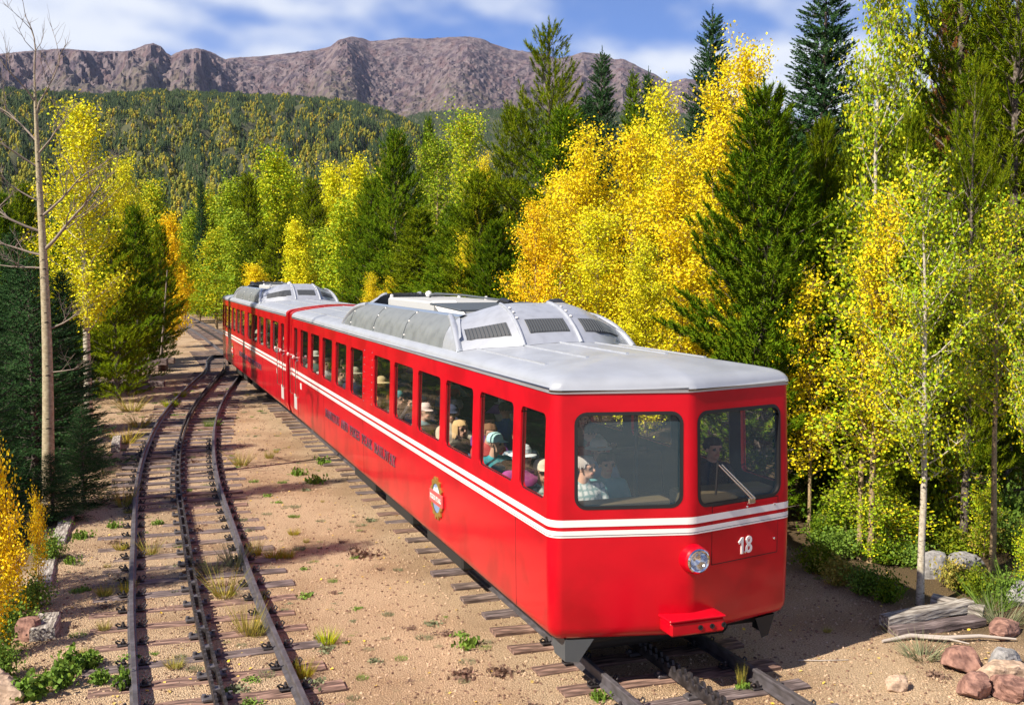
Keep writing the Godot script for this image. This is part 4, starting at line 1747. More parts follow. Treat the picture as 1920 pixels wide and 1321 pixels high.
func leaf(l: Leafage, r: RandomNumberGenerator, at: Vector3, size: float, clump: float) -> void:
	var n := Vector3(r.randfn(0, 1), r.randfn(0, 1) * 0.7 + 0.25, r.randfn(0, 1)).normalized()
	var u := n.cross(Vector3(r.randf_range(-1, 1), r.randf_range(-1, 1), r.randf_range(-1, 1))).normalized()
	var w := n.cross(u)
	var s := size * r.randf_range(0.7, 1.25)
	if l.corners == 6:
		l.at.push_back(at - u * s * 0.55)
		l.at.push_back(at - u * s * 0.22 + w * s * 0.46 + n * s * 0.06)
		l.at.push_back(at + u * s * 0.26 + w * s * 0.40 + n * s * 0.08)
		l.at.push_back(at + u * s * 0.62)
		l.at.push_back(at + u * s * 0.26 - w * s * 0.40 + n * s * 0.08)
		l.at.push_back(at - u * s * 0.22 - w * s * 0.46 + n * s * 0.06)
	else:
		l.at.push_back(at - u * s * 0.55)
		l.at.push_back(at + w * s * 0.48 + n * s * 0.1)
		l.at.push_back(at + u * s * 0.60)
		l.at.push_back(at - w * s * 0.48 + n * s * 0.1)
	l.clump.push_back(clump)
	l.own.push_back(r.randf())


func bend(a: Vector3, dir: Vector3, long: float, lift: float, steps: int, r: RandomNumberGenerator, wander := 0.12) -> Array:
	var pts := [a]
	var d := dir.normalized()
	var p := a
	for k in steps:
		d = (d + Vector3(r.randfn(0, wander), lift / steps + r.randfn(0, wander) * 0.5, r.randfn(0, wander))).normalized()
		p += d * long / steps
		pts.push_back(p)
	return pts


func tapered(r0: float, r1: float, n: int) -> Array:
	var a := []
	for k in n:
		a.push_back(lerpf(r0, r1, float(k) / (n - 1)))
	return a


func along(pts: Array, u: float) -> Vector3:
	var x := clampf(u, 0.0, 0.9999) * (pts.size() - 1)
	var k := int(x)
	return pts[k].lerp(pts[k + 1], x - k)


func grow_aspen(key: String, seed_: int, o: Dictionary) -> void:
	var r := RandomNumberGenerator.new()
	r.seed = seed_
	var h: float = o.h
	var rad: float = o.r
	var base: float = o.base
	var trunk := Shape.new()
	trunk.mapped = true
	var limbs := Shape.new()
	limbs.mapped = true
	var l := Leafage.new()
	l.corners = o.get("corners", 4)
	var leaf_size: float = o.leaf
	var per: int = o.per
	var lean: Vector3 = o.get("lean", Vector3.ZERO)
	var pts := []
	var wob := Vector3.ZERO
	for k in 13:
		var t := k / 12.0
		if k > 0:
			wob += Vector3(r.randfn(0, 0.035), 0, r.randfn(0, 0.035)) * h / 9.0
		pts.push_back(Vector3(0, t * h, 0) + wob * t + lean * t * t)
	var tr: float = o.get("trunk", 0.075)
	var radii := []
	for k in 13:
		radii.push_back(maxf(tr * pow(1.0 - k / 12.5, 0.75) * (1.25 if k == 0 else 1.0), 0.008))
	pts[0] -= Vector3(0, 0.3, 0)
	trunk.tube(pts, radii, 8)
	var count: int = o.limbs
	for k in count:
		var t := lerpf(base, 0.98, (k + r.randf()) / count)
		var start := along(pts, t)
		var az := k * 2.399 + r.randfn(0, 0.4)
		var s := (t - base) / (1.0 - base)
		var reach := rad * (0.55 + 0.45 * sin(PI * clampf(s * 0.9 + 0.1, 0.0, 1.0))) * (1.0 - 0.62 * s) * r.randf_range(0.7, 1.2)
		if o.get("gappy", 0.0) > 0.0 and r.randf() < o.gappy:
			if r.randf() < 0.5:
				continue
			reach *= 0.5
		var el := lerpf(0.35, 1.0, s) + r.randfn(0, 0.12)
		var d := Vector3(cos(az) * cos(el), sin(el), sin(az) * cos(el))
		var long := reach / maxf(cos(el), 0.45)
		var limb := bend(start, d, long, 0.5, 5, r, 0.10)
		var lr := maxf(0.006, tr * 0.30 * (1.0 - s * 0.6))
		limbs.tube(limb, tapered(lr, 0.004, 6), 4, false)
		var clump := clampf(r.randfn(0.45, 0.28), 0.0, 1.0)
		var u: float = o.get("bare", 0.25)
		while u < 1.02:
			var p := along(limb, u)
			var c := clampf(clump + r.randfn(0, 0.15), 0.0, 1.0)
			for q in per:
				leaf(l, r, p + Vector3(r.randfn(0, 1), r.randfn(0, 1), r.randfn(0, 1)) * o.spread * 0.75, leaf_size, c)
			for w in 2:
				var twig := bend(p, Vector3(r.randfn(0, 1), r.randf_range(-0.1, 1.0), r.randfn(0, 1)), r.randf_range(0.22, 0.5) * o.get("twig", 1.0), 0.3, 2, r)
				if o.get("twigs", true):
					limbs.tube(twig, [lr * 0.4, 0.004, 0.003], 3, false)
				for q in per:
					leaf(l, r, twig[1 + q % 2] + Vector3(r.randfn(0, 1), r.randfn(0, 1), r.randfn(0, 1)) * o.spread, leaf_size, c)
			u += o.step / maxf(long, 0.15)
	for q in per * 3:
		leaf(l, r, along(pts, r.randf_range(0.9, 1.0)) + Vector3(r.randfn(0, 1), r.randfn(0, 1.5), r.randfn(0, 1)) * o.spread * 0.8, leaf_size, 0.5)
	grown[key] = {"trunk": trunk.mesh(), "limbs": limbs.mesh(), "leaves": l, "bark": "aspen_bark", "h": h, "r": rad}


func shoot(l: Leafage, r: RandomNumberGenerator, at: Vector3, dir: Vector3, long: float, needle: float, wide: float, count: int, clump: float) -> void:
	var side := dir.cross(Vector3(0.13, 0.37, 0.92)).normalized()
	var up := dir.cross(side)
	for k in count:
		var t := (k + r.randf()) / count
		var a := k * 2.399 + r.randf() * 0.6
		var out := side * cos(a) + up * sin(a)
		var tip_dir := (out * lerpf(1.0, 0.45, t) + dir * lerpf(0.35, 1.0, t)).normalized()
		var p := at + dir * long * t
		var across := tip_dir.cross(out + dir * 0.3).normalized() * wide
		l.at.push_back(p - across)
		l.at.push_back(p + across)
		l.at.push_back(p + tip_dir * needle * r.randf_range(0.8, 1.2))
		l.clump.push_back(clump)
		l.own.push_back(r.randf())


func grow_conifer(key: String, seed_: int, o: Dictionary) -> void:
	var r := RandomNumberGenerator.new()
	r.seed = seed_
	var h: float = o.h
	var rad: float = o.r
	var trunk := Shape.new()
	var limbs := Shape.new()
	var l := Leafage.new()
	l.corners = 3
	var pts := []
	var wob := Vector3.ZERO
	for k in 10:
		var t := k / 9.0
		if k > 0:
			wob += Vector3(r.randfn(0, 0.02), 0, r.randfn(0, 0.02)) * h / 9.0
		pts.push_back(Vector3(0, t * h, 0) + wob)
	var tr: float = o.get("trunk", h * 0.014)
	pts[0] -= Vector3(0, 0.3, 0)
	trunk.tube(pts, tapered(tr, 0.012, 10), 7)
	var y: float = o.base * h
	var whorl := 0
	while y < h * 0.985:
		var t := y / h
		var s: float = clampf((t - o.base) / (1.0 - o.base), 0.0, 1.0)
		var profile: float
		if o.shape == "cone":
			profile = pow(1.0 - s, 0.85) * (0.75 + 0.25 * smoothstep(0.0, 0.15, s)) + 0.03
		else:
			profile = (0.62 + 0.38 * smoothstep(0.0, 0.3, s)) * pow(1.0 - pow(s, 1.7), 0.75) + 0.05
		var n: int = o.per_whorl
		for b in n:
			if r.randf() < o.get("missing", 0.08):
				continue
			var az := whorl * 1.1 + TAU * b / n + r.randfn(0, 0.25)
			var long: float = rad * profile * r.randf_range(0.9 - o.get("ragged", 0.18), 1.18)
			if long < 0.05:
				continue
			var el: float = lerpf(o.el0, o.el1, s) + r.randfn(0, 0.1)
			var start := along(pts, t + r.randfn(0, 0.004))
			var d := Vector3(cos(az) * cos(el), sin(el), sin(az) * cos(el))
			var limb := bend(start, d, long, o.lift, 4, r, 0.07)
			limbs.tube(limb, tapered(maxf(0.006, tr * 0.22 * profile), 0.004, 5), 4, false)
			var clump := clampf(r.randfn(0.45, 0.25), 0.0, 1.0)
			var inner: float = o.inner
			var u: float = inner
			var ds: float = o.step / maxf(long, 0.12)
			while u <= 1.0:
				var p := along(limb, u)
				var fwd := (along(limb, minf(u + 0.1, 1.0)) - along(limb, u - 0.1)).normalized()
				var lat := fwd.cross(Vector3.UP).normalized()
				var spread_: float = o.width * long * (1.0 - u * 0.75) * clampf((u - inner) * 4.0 + 0.35, 0.0, 1.0)
				var rows := maxi(1, int(spread_ / o.step))
				for e in [-1.0, 1.0]:
					for q in rows:
						var off: float = (q + r.randf()) * o.step
						if off > spread_ + 0.06:
							continue
						var at = p + lat * e * off + fwd * off * 0.6 + Vector3(r.randfn(0, 0.03), r.randfn(0, 0.04) - off * o.get("droop", 0.0), r.randfn(0, 0.03))
						var dir = (fwd * 0.7 + lat * e * r.randf_range(0.2, 0.9) + Vector3.UP * r.randf_range(o.up0, o.up1)).normalized()
						shoot(l, r, at, dir, o.shoot * r.randf_range(0.75, 1.25), o.needle, o.wide, o.count, clampf(clump + r.randfn(0, 0.2), 0.0, 1.0))
				u += ds
			shoot(l, r, limb[4], (limb[4] - limb[3]).normalized() + Vector3.UP * o.up0, o.shoot * 1.2, o.needle, o.wide, o.count, clump)
		y += o.gap * lerpf(1.0, 0.6, s)
		whorl += 1
	for q in 5:
		shoot(l, r, pts[9] - Vector3(0, q * o.shoot * 0.6, 0), Vector3(r.randfn(0, 0.15), 1, r.randfn(0, 0.15)), o.shoot * 1.3, o.needle, o.wide, o.count, 0.5)
	# a few dead stubs low on the stem
	for q in o.get("stubs", 10):
		var p := along(pts, r.randf_range(0.08, o.base + 0.1))
		var az := r.randf() * TAU
		limbs.tube(bend(p, Vector3(cos(az), -0.1, sin(az)), r.randf_range(0.3, 0.9), -0.2, 3, r), [0.012, 0.009, 0.006, 0.003], 4, false)
	grown[key] = {"trunk": trunk.mesh(), "limbs": limbs.mesh(), "leaves": l, "bark": "conifer_bark", "h": h, "r": rad}


func grow_tuft(key: String, seed_: int, o: Dictionary) -> void:
	var r := RandomNumberGenerator.new()
	r.seed = seed_
	var l := Leafage.new()
	if o.blades:
		l.corners = 3
		for k in o.n:
			var az := r.randf() * TAU
			var base = Vector3(cos(az), 0, sin(az)) * sqrt(r.randf()) * o.r * 0.45
			var d := Vector3(cos(az) * r.randf_range(0.1, 0.9), 1.0, sin(az) * r.randf_range(0.1, 0.9)).normalized()
			var w = d.cross(Vector3(r.randfn(0, 1), 0.2, r.randfn(0, 1))).normalized() * o.wide
			l.at.push_back(base - w)
			l.at.push_back(base + w)
			l.at.push_back(base + d * o.h * r.randf_range(0.5, 1.15))
			l.clump.push_back(r.randf())
			l.own.push_back(r.randf())
	else:
		l.corners = 4
		for k in o.stems:
			var az := r.randf() * TAU
			var q := r.randf()
			var top := Vector3(cos(az) * o.r * q, o.h * r.randf_range(0.5, 1.1) * (1.0 - q * 0.4), sin(az) * o.r * q)
			for n in o.n:
				var t := r.randf_range(0.2, 1.0)
				leaf(l, r, Vector3(top.x * t, top.y * t, top.z * t) + Vector3(r.randfn(0, 1), r.randfn(0, 0.6), r.randfn(0, 1)) * o.spread, o.leaf, r.randf())
	grown[key] = {"leaves": l, "h": o.h, "r": o.r}


func bare_branch(s: Shape, r: RandomNumberGenerator, at: Vector3, dir: Vector3, long: float, radius: float, depth: int) -> void:
	var pts := bend(at, dir, long, 0.25, 5, r, 0.16)
	s.tube(pts, tapered(radius, radius * 0.35, 6), 5 if depth > 1 else 3, false)
	if depth == 0:
		return
	var n := 5 if depth == 2 else 6
	for k in n:
		var u := r.randf_range(0.3, 1.0)
		var p := along(pts, u)
		var fwd: Vector3 = (pts[5] - pts[0]).normalized()
		var d := (fwd + Vector3(r.randfn(0, 0.7), r.randf_range(-0.1, 0.9), r.randfn(0, 0.7))).normalized()
		bare_branch(s, r, p, d, long * r.randf_range(0.35, 0.6), radius * 0.45, depth - 1)


func plant(called: String, key: String, tint: String, x: float, f: float, height: float, wide: float, turn: float, label: String, category: String, group := "", bark := "", limb_bark := "") -> Node3D:
	var g: Dictionary = grown[key]
	var t := thing(called, label, category, Vector3(x, ground_y(x, f) - 0.02, -f), turn, group)
	var sy: float = height / g.h
	var sx: float = wide / g.r
	var scale_ := Transform3D(Basis.from_scale(Vector3(sx, sy, sx)), Vector3.ZERO)
	if g.has("trunk"):
		var thick: float = (sx + sy) / 2.0
		put("trunk", g.trunk, mats[bark if bark else g.bark], t, scale_)
		put("limbs", g.limbs, mats[limb_bark if limb_bark else (bark if bark else g.bark)], t, scale_)
		stuff(put("crown", leaf_mesh(key, tint), mats["leaf" if g.leaves.corners != 3 else "needle"], t, scale_))
	else:
		put("leaves", leaf_mesh(key, tint), mats["leaf"], t, scale_)
	return t


func grow_all() -> void:
	grow_aspen("aspen_near", 1, {"h": 8.0, "r": 1.5, "base": 0.30, "limbs": 58, "leaf": 0.052, "per": 11, "spread": 0.11, "step": 0.17, "corners": 6, "gappy": 0.4, "trunk": 0.085, "lean": Vector3(-0.3, 0, 0.1)})
	grow_aspen("aspen_near_b", 2, {"h": 8.0, "r": 1.5, "base": 0.42, "limbs": 54, "leaf": 0.052, "per": 11, "spread": 0.11, "step": 0.17, "corners": 6, "gappy": 0.4, "trunk": 0.08, "lean": Vector3(0.25, 0, -0.2)})
	grow_aspen("aspen_slim", 3, {"h": 6.0, "r": 1.0, "base": 0.22, "limbs": 48, "leaf": 0.05, "per": 11, "spread": 0.10, "step": 0.15, "corners": 6, "gappy": 0.25, "trunk": 0.045, "bare": 0.35})
	grow_aspen("aspen_mid", 4, {"h": 9.0, "r": 1.7, "base": 0.14, "limbs": 84, "leaf": 0.062, "per": 16, "spread": 0.13, "step": 0.19, "gappy": 0.4, "trunk": 0.09})
	grow_aspen("aspen_mid_b", 5, {"h": 9.0, "r": 1.6, "base": 0.18, "limbs": 80, "leaf": 0.062, "per": 16, "spread": 0.13, "step": 0.19, "gappy": 0.45, "trunk": 0.08})
	grow_aspen("aspen_mid_c", 6, {"h": 9.0, "r": 2.0, "base": 0.10, "limbs": 84, "leaf": 0.066, "per": 16, "spread": 0.14, "step": 0.2, "gappy": 0.45, "trunk": 0.09})
	grow_aspen("aspen_far", 7, {"h": 9.0, "r": 2.0, "base": 0.08, "limbs": 64, "leaf": 0.115, "per": 14, "spread": 0.2, "step": 0.26, "twigs": false, "gappy": 0.15, "trunk": 0.09})
	grow_aspen("aspen_far_b", 8, {"h": 9.0, "r": 1.9, "base": 0.10, "limbs": 60, "leaf": 0.115, "per": 14, "spread": 0.2, "step": 0.26, "twigs": false, "gappy": 0.2, "trunk": 0.09})
	grow_aspen("aspen_high", 10, {"h": 9.0, "r": 1.7, "base": 0.28, "limbs": 80, "leaf": 0.066, "per": 15, "spread": 0.15, "step": 0.18, "gappy": 0.45, "trunk": 0.11})
	grow_aspen("sapling", 9, {"h": 2.4, "r": 0.8, "base": 0.06, "limbs": 32, "leaf": 0.052, "per": 11, "spread": 0.10, "step": 0.15, "corners": 6, "trunk": 0.022, "twig": 0.8, "gappy": 0.4})
	grow_conifer("pine_near", 21, {"h": 7.5, "r": 1.6, "base": 0.06, "shape": "round", "per_whorl": 7, "gap": 0.25, "el0": 0.1, "el1": 0.85, "lift": 0.4, "inner": 0.25, "step": 0.155, "width": 0.55, "shoot": 0.17, "needle": 0.095, "wide": 0.0125, "count": 28, "up0": 0.15, "up1": 1.1, "ragged": 0.35, "stubs": 14})
	grow_conifer("pine_open", 22, {"h": 10.0, "r": 1.9, "base": 0.16, "shape": "round", "per_whorl": 6, "gap": 0.36, "el0": 0.05, "el1": 0.9, "lift": 0.4, "inner": 0.34, "step": 0.16, "width": 0.55, "shoot": 0.19, "needle": 0.105, "wide": 0.0115, "count": 22, "up0": 0.15, "up1": 1.0, "ragged": 0.5, "missing": 0.25, "stubs": 22})
	grow_conifer("pine_mid", 23, {"h": 10.0, "r": 1.9, "base": 0.05, "shape": "round", "per_whorl": 7, "gap": 0.33, "el0": 0.08, "el1": 0.85, "lift": 0.4, "inner": 0.25, "step": 0.20, "width": 0.55, "shoot": 0.25, "needle": 0.14, "wide": 0.018, "count": 16, "up0": 0.15, "up1": 1.0, "ragged": 0.45, "stubs": 6})
	grow_conifer("spruce_near", 24, {"h": 7.0, "r": 1.9, "base": 0.02, "shape": "cone", "per_whorl": 8, "gap": 0.2, "el0": -0.12, "el1": 0.5, "lift": 0.25, "inner": 0.15, "step": 0.12, "width": 0.45, "shoot": 0.15, "needle": 0.05, "wide": 0.010, "count": 13, "up0": -0.1, "up1": 0.3, "droop": 0.25, "stubs": 4})
	grow_conifer("spruce_tall", 25, {"h": 12.0, "r": 1.8, "base": 0.04, "shape": "cone", "per_whorl": 7, "gap": 0.27, "el0": -0.15, "el1": 0.5, "lift": 0.3, "inner": 0.1, "step": 0.15, "width": 0.5, "shoot": 0.24, "needle": 0.08, "wide": 0.022, "count": 13, "up0": -0.05, "up1": 0.35, "droop": 0.2, "stubs": 4})
	grow_tuft("grass_tuft", 31, {"blades": true, "n": 150, "r": 0.18, "h": 0.26, "wide": 0.0045})
	grow_tuft("grass_tall", 32, {"blades": true, "n": 110, "r": 0.2, "h": 0.5, "wide": 0.004})
	grow_tuft("grass_low", 33, {"blades": true, "n": 130, "r": 0.24, "h": 0.09, "wide": 0.006})
	grow_tuft("leafy_weed", 34, {"blades": false, "stems": 22, "n": 14, "r": 0.24, "h": 0.26, "spread": 0.035, "leaf": 0.055})
	grow_tuft("low_weed", 35, {"blades": false, "stems": 14, "n": 10, "r": 0.2, "h": 0.10, "spread": 0.03, "leaf": 0.04})
	grow_tuft("shrub", 36, {"blades": false, "stems": 60, "n": 26, "r": 0.7, "h": 0.9, "spread": 0.09, "leaf": 0.06})


func forest() -> void:
	grow_all()
	plant("aspen", "aspen_near", "lime", 5.10, 13.10, 5.33, 0.89, 0.40, "leaning white-barked aspen growing out beside the grey squared log", "tree", "", "aspen_bark")
	plant("aspen", "aspen_near_b", "mixed", 6.49, 14.20, 4.80, 0.83, 1.70, "tan-barked aspen with knotty straight trunk near the right edge", "tree", "", "aspen_bark_tan")
	plant("aspen", "aspen_near_b", "mixed", 6.15, 12.40, 4.60, 0.64, 0.20, "pale aspen leaning in from beyond the right edge", "tree", "", "aspen_bark")
	plant("aspen", "aspen_slim", "lime", 5.09, 15.40, 4.70, 1.05, 0.30, "slender lime green aspen right beside the train's nose", "tree", "", "aspen_bark_tan")
	plant("aspen", "aspen_slim", "yellow", 4.68, 16.60, 4.08, 0.75, 2.00, "small golden aspen looking over the nose of the train", "tree", "", "aspen_bark_tan")
	plant("aspen", "aspen_mid", "lime", 5.87, 17.40, 9.38, 1.10, 0.90, "tall yellow-green aspen reaching above the picture right of the blue spruce", "tree", "", "aspen_bark")
	plant("aspen", "aspen_near", "yellow", 5.18, 15.20, 5.11, 0.89, 2.60, "bright yellow aspen crown in front of the tall yellow-green one", "tree", "", "aspen_bark_tan")
	plant("aspen", "aspen_near_b", "lime", 6.71, 16.40, 4.33, 0.74, 4.00, "lime green aspen under the branches of the olive pine", "tree", "", "aspen_bark")
	plant("pine", "pine_open", "olive", 7.92, 19.50, 10.65, 2.31, 0.50, "tall open olive pine in the top right corner with sky between its boughs", "tree", "", "")
	plant("pine", "pine_open", "olive", 8.37, 18.00, 9.99, 1.68, 2.20, "olive pine at the very right edge behind the tan-barked aspen", "tree", "", "")
	plant("pine", "pine_open", "olive", 6.74, 15.70, 7.16, 0.93, 3.30, "olive pine standing close behind the tan-barked aspens", "tree", "", "")
	plant("pine", "pine_near", "olive", 6.24, 16.90, 6.48, 0.89, 4.40, "olive pine before the tall yellow-green aspen's stem", "tree", "", "")
	plant("pine", "pine_mid", "rust", 8.93, 22.00, 10.13, 0.82, 1.00, "pine with rust brown dead needles at the top of the picture", "tree", "", "")
	plant("pine", "pine_near", "pine", 4.12, 17.60, 7.00, 1.81, 0.30, "bushy dark green pine directly above the train's nose", "tree", "", "")
	plant("pine", "pine_near", "olive", 5.35, 18.60, 6.53, 1.04, 3.00, "slim grey-green pine between the bushy pine and the yellow aspen", "tree", "", "")
	plant("spruce", "spruce_tall", "spruce", 7.75, 27.00, 11.09, 2.18, 0.00, "tall blue-green spruce cut off by the top of the picture", "tree", "", "")
	plant("spruce", "spruce_tall", "spruce", 7.20, 40.00, 13.22, 2.07, 1.00, "narrow dark spruce standing alone against the sky beside the yellow aspens", "tree", "", "")
	plant("aspen", "aspen_mid", "yellow", 5.96, 28.00, 9.47, 1.54, 0.00, "tallest golden aspen, its crown pointing into the sky right of the lone spruce", "tree", "", "aspen_bark_tan")
	plant("aspen", "aspen_mid_b", "yellow", 4.88, 26.50, 8.10, 1.54, 1.30, "yellow aspen below the lone narrow spruce", "tree", "", "aspen_bark_tan")
	plant("aspen", "aspen_mid_c", "lemon", 3.71, 27.50, 8.25, 1.51, 2.60, "lemon yellow aspen in front of the small dark spruces", "tree", "", "aspen_bark_tan")
	plant("aspen", "aspen_mid", "yellow", 2.88, 26.00, 7.27, 1.43, 3.90, "yellow aspen between the big pine and the lemon one", "tree", "", "aspen_bark_tan")
	plant("aspen", "aspen_mid_b", "yellow", 3.76, 23.50, 6.58, 1.60, 5.20, "broad yellow aspen touching the bushy dark pine's left side", "tree", "", "aspen_bark_tan")
	plant("aspen", "aspen_mid_b", "yellow", 1.73, 26.00, 7.15, 1.43, 6.50, "yellow aspen just right of the big pine's lower boughs", "tree", "", "aspen_bark_tan")
	plant("aspen", "aspen_mid_c", "gold", 0.57, 25.50, 5.59, 1.24, 7.80, "golden aspen at the left end of the yellow stand above the roof", "tree", "", "aspen_bark_tan")
	plant("aspen", "aspen_mid", "lemon", 1.96, 24.00, 5.45, 1.48, 9.10, "yellow aspen with visible trunk above the front roof casing", "tree", "", "aspen_bark_tan")
	plant("aspen", "aspen_mid_b", "lemon", 2.72, 21.50, 4.48, 1.11, 10.40, "low lemon aspen behind the front end of the roof casing", "tree", "", "aspen_bark_tan")
	plant("aspen", "aspen_mid", "yellow", 1.22, 27.50, 6.44, 1.42, 11.70, "yellow aspen in the gap between the gold one and the trunked one", "tree", "", "aspen_bark_tan")
	plant("pine", "pine_open", "olive", 1.03, 34.00, 11.48, 2.50, 0.70, "big olive pine rising against the bare mountain in the middle", "tree", "", "")
	plant("pine", "pine_mid", "pine", 1.60, 31.00, 8.46, 2.12, 1.90, "full green pine before the right flank of the big olive pine", "tree", "", "")
	plant("spruce", "spruce_tall", "spruce", 3.82, 46.00, 13.04, 1.85, 0.00, "tallest of the three small dark spruces right of the big pine", "tree", "", "")
	plant("spruce", "spruce_tall", "pine", 5.22, 48.00, 12.54, 1.43, 1.70, "middle one of the small dark spruces above the yellow aspens", "tree", "", "")
	plant("spruce", "spruce_tall", "spruce", 6.29, 50.00, 12.94, 1.36, 3.40, "rightmost and slimmest of the three small dark spruces", "tree", "", "")
	plant("spruce", "spruce_tall", "spruce", 3.06, 43.00, 10.64, 1.67, 5.10, "half hidden spruce at the big pine's right shoulder", "tree", "", "")
	plant("pine", "pine_open", "olive", -0.09, 38.00, 9.80, 2.01, 0.00, "olive pine at the left shoulder of the big pine", "tree", "", "")
	plant("pine", "pine_mid", "olive", -0.99, 36.50, 7.36, 2.16, 2.10, "broad olive pine over the rear roof casing", "tree", "", "")
	plant("pine", "pine_mid", "pine", -2.17, 40.00, 6.49, 2.24, 4.20, "dark pine behind the coupling of the two cars", "tree", "", "")
	plant("pine", "pine_mid", "olive", -3.61, 43.00, 6.45, 2.27, 6.30, "olive pine above the front end of the rear car", "tree", "", "")
	plant("pine", "pine_mid", "pine", -4.97, 47.00, 9.82, 2.11, 8.40, "dark pine with a blunt top against the forested hill", "tree", "", "")
	plant("pine", "pine_mid", "pine", -6.53, 49.00, 8.08, 1.89, 10.50, "dark pine left of the blunt-topped one", "tree", "", "")
	plant("pine", "pine_mid", "pine", -4.11, 54.00, 11.24, 1.14, 12.60, "small dark pine top peeping out right of the blunt-topped pine", "tree", "", "")
	plant("pine", "pine_near", "pine", -0.49, 33.00, 5.44, 1.44, 14.70, "short pine close behind the roof casing at the yellow stand's end", "tree", "", "")
	plant("pine", "pine_near", "pine", 0.38, 31.00, 4.60, 1.16, 16.80, "short dark pine under the golden aspen", "tree", "", "")
	plant("aspen", "aspen_mid", "lime", -2.03, 45.00, 10.33, 2.33, 0.00, "tall lime green aspen whose top shows before the distant dark ridge", "tree", "", "aspen_bark_tan")
	plant("aspen", "aspen_mid", "green", -3.17, 46.00, 9.41, 2.08, 0.90, "green aspen left of the tall lime one", "tree", "", "aspen_bark_tan")
	plant("aspen", "aspen_mid_b", "yellow", -1.02, 37.50, 7.72, 0.78, 1.80, "slim yellow aspen squeezed between two olive pines", "tree", "", "aspen_bark_tan")
	plant("aspen", "aspen_mid_b", "yellow", -1.61, 36.00, 5.11, 0.75, 2.70, "small yellow aspen low down among the dark pines", "tree", "", "aspen_bark_tan")
	plant("aspen", "aspen_mid_b", "yellow", -4.92, 44.00, 3.68, 0.97, 3.60, "little yellow aspen right behind the rear car's roof", "tree", "", "aspen_bark_tan")
	plant("aspen", "aspen_mid_b", "yellow", -5.81, 45.00, 3.78, 0.87, 4.50, "little golden aspen just left of the roof casing's end", "tree", "", "aspen_bark_tan")
	plant("aspen", "aspen_far", "lime", -8.54, 54.00, 7.15, 1.82, 0.00, "lime green aspen above the rear car's roof casing", "tree", "", "aspen_bark_tan")
	plant("aspen", "aspen_far_b", "green", -10.90, 62.00, 6.22, 2.01, 1.10, "green aspen behind the pale yellow one", "tree", "", "aspen_bark_tan")
	plant("aspen", "aspen_far", "lemon", -11.82, 60.00, 6.39, 1.79, 2.20, "pale yellow aspen above the far end of the train", "tree", "", "aspen_bark_tan")
	plant("aspen", "aspen_far_b", "yellow", -15.72, 66.00, 4.23, 1.62, 3.30, "low yellow aspen just over the rear roof", "tree", "", "aspen_bark_tan")
	plant("aspen", "aspen_far", "lime", -19.28, 86.00, 12.39, 3.67, 4.40, "bright lime aspen, tallest of the distant ones behind the train", "tree", "", "aspen_bark_tan")
	plant("pine", "pine_mid", "olive", -19.64, 80.00, 11.12, 2.29, 5.50, "rounded olive pine left of the bright lime aspen", "tree", "", "")
	plant("aspen", "aspen_far_b", "green", -24.15, 92.00, 11.17, 2.86, 6.60, "green aspen standing left of the rounded olive pine", "tree", "", "aspen_bark_tan")
	plant("pine", "pine_mid", "olive", -14.32, 78.00, 10.26, 2.23, 7.70, "dark rounded pine right of the bright lime aspen", "tree", "", "")
	plant("aspen", "aspen_far_b", "lime", -18.42, 90.00, 11.76, 3.26, 8.80, "lime aspen between the bright one and the dark rounded pine", "tree", "", "aspen_bark_tan")
	plant("aspen", "aspen_far", "lemon", -16.01, 96.00, 11.94, 2.86, 9.90, "pale lemon aspen beyond the dark rounded pine", "tree", "", "aspen_bark_tan")
	plant("spruce", "spruce_tall", "spruce", -27.89, 97.00, 12.21, 1.26, 11.00, "small solitary spruce above the end of the track", "tree", "", "")
	plant("aspen", "aspen_far", "green", -31.27, 104.00, 9.12, 2.42, 12.10, "green aspen at the vanishing end of the track", "tree", "", "aspen_bark_tan")
	plant("aspen", "aspen_far_b", "mixed", -21.00, 76.00, 6.67, 2.26, 13.20, "speckled green and yellow aspen left of the train's tail", "tree", "", "aspen_bark_tan")
	plant("aspen", "aspen_far", "green", -18.23, 72.00, 7.43, 2.42, 14.30, "green aspen overhanging the train's tail", "tree", "", "aspen_bark_tan")
	plant("pine", "pine_mid", "olive", -15.39, 71.00, 6.93, 2.12, 15.40, "olive pine behind the rear roof hood", "tree", "", "")
	plant("aspen", "aspen_far_b", "lime", -25.69, 84.00, 5.90, 1.85, 16.50, "lime aspen beside the bend of the track", "tree", "", "aspen_bark_tan")
	plant("aspen", "aspen_far", "lemon", -13.52, 92.00, 12.25, 2.86, 17.60, "lemon aspen left of the dark pines", "tree", "", "aspen_bark_tan")
	plant("aspen", "aspen_far_b", "lime", -10.69, 84.00, 10.64, 2.50, 18.70, "lime aspen showing between the dark pines", "tree", "", "aspen_bark_tan")
	plant("aspen", "aspen_far", "gold", -18.42, 58.00, 6.60, 1.43, 19.80, "orange gold aspen glowing at the left side of the track's end", "tree", "", "aspen_bark_tan")
	plant("aspen", "aspen_far", "lime", -25.68, 88.00, 4.46, 2.05, 20.90, "low lime aspen where the track disappears", "tree", "", "aspen_bark_tan")
	plant("aspen", "aspen_high", "lemon", -12.36, 31.00, 8.45, 1.85, 0.80, "large yellow aspen with a bare pale lower trunk behind the dead tree", "tree", "", "aspen_bark")
	plant("aspen", "aspen_mid_c", "lemon", -14.71, 41.00, 8.05, 1.54, 2.00, "lemon aspen at the right shoulder of the large yellow one", "tree", "", "aspen_bark_tan")
	plant("pine", "pine_mid", "pine", -13.65, 39.00, 6.39, 1.50, 0.00, "dark pine beside the timber pile", "tree", "", "")
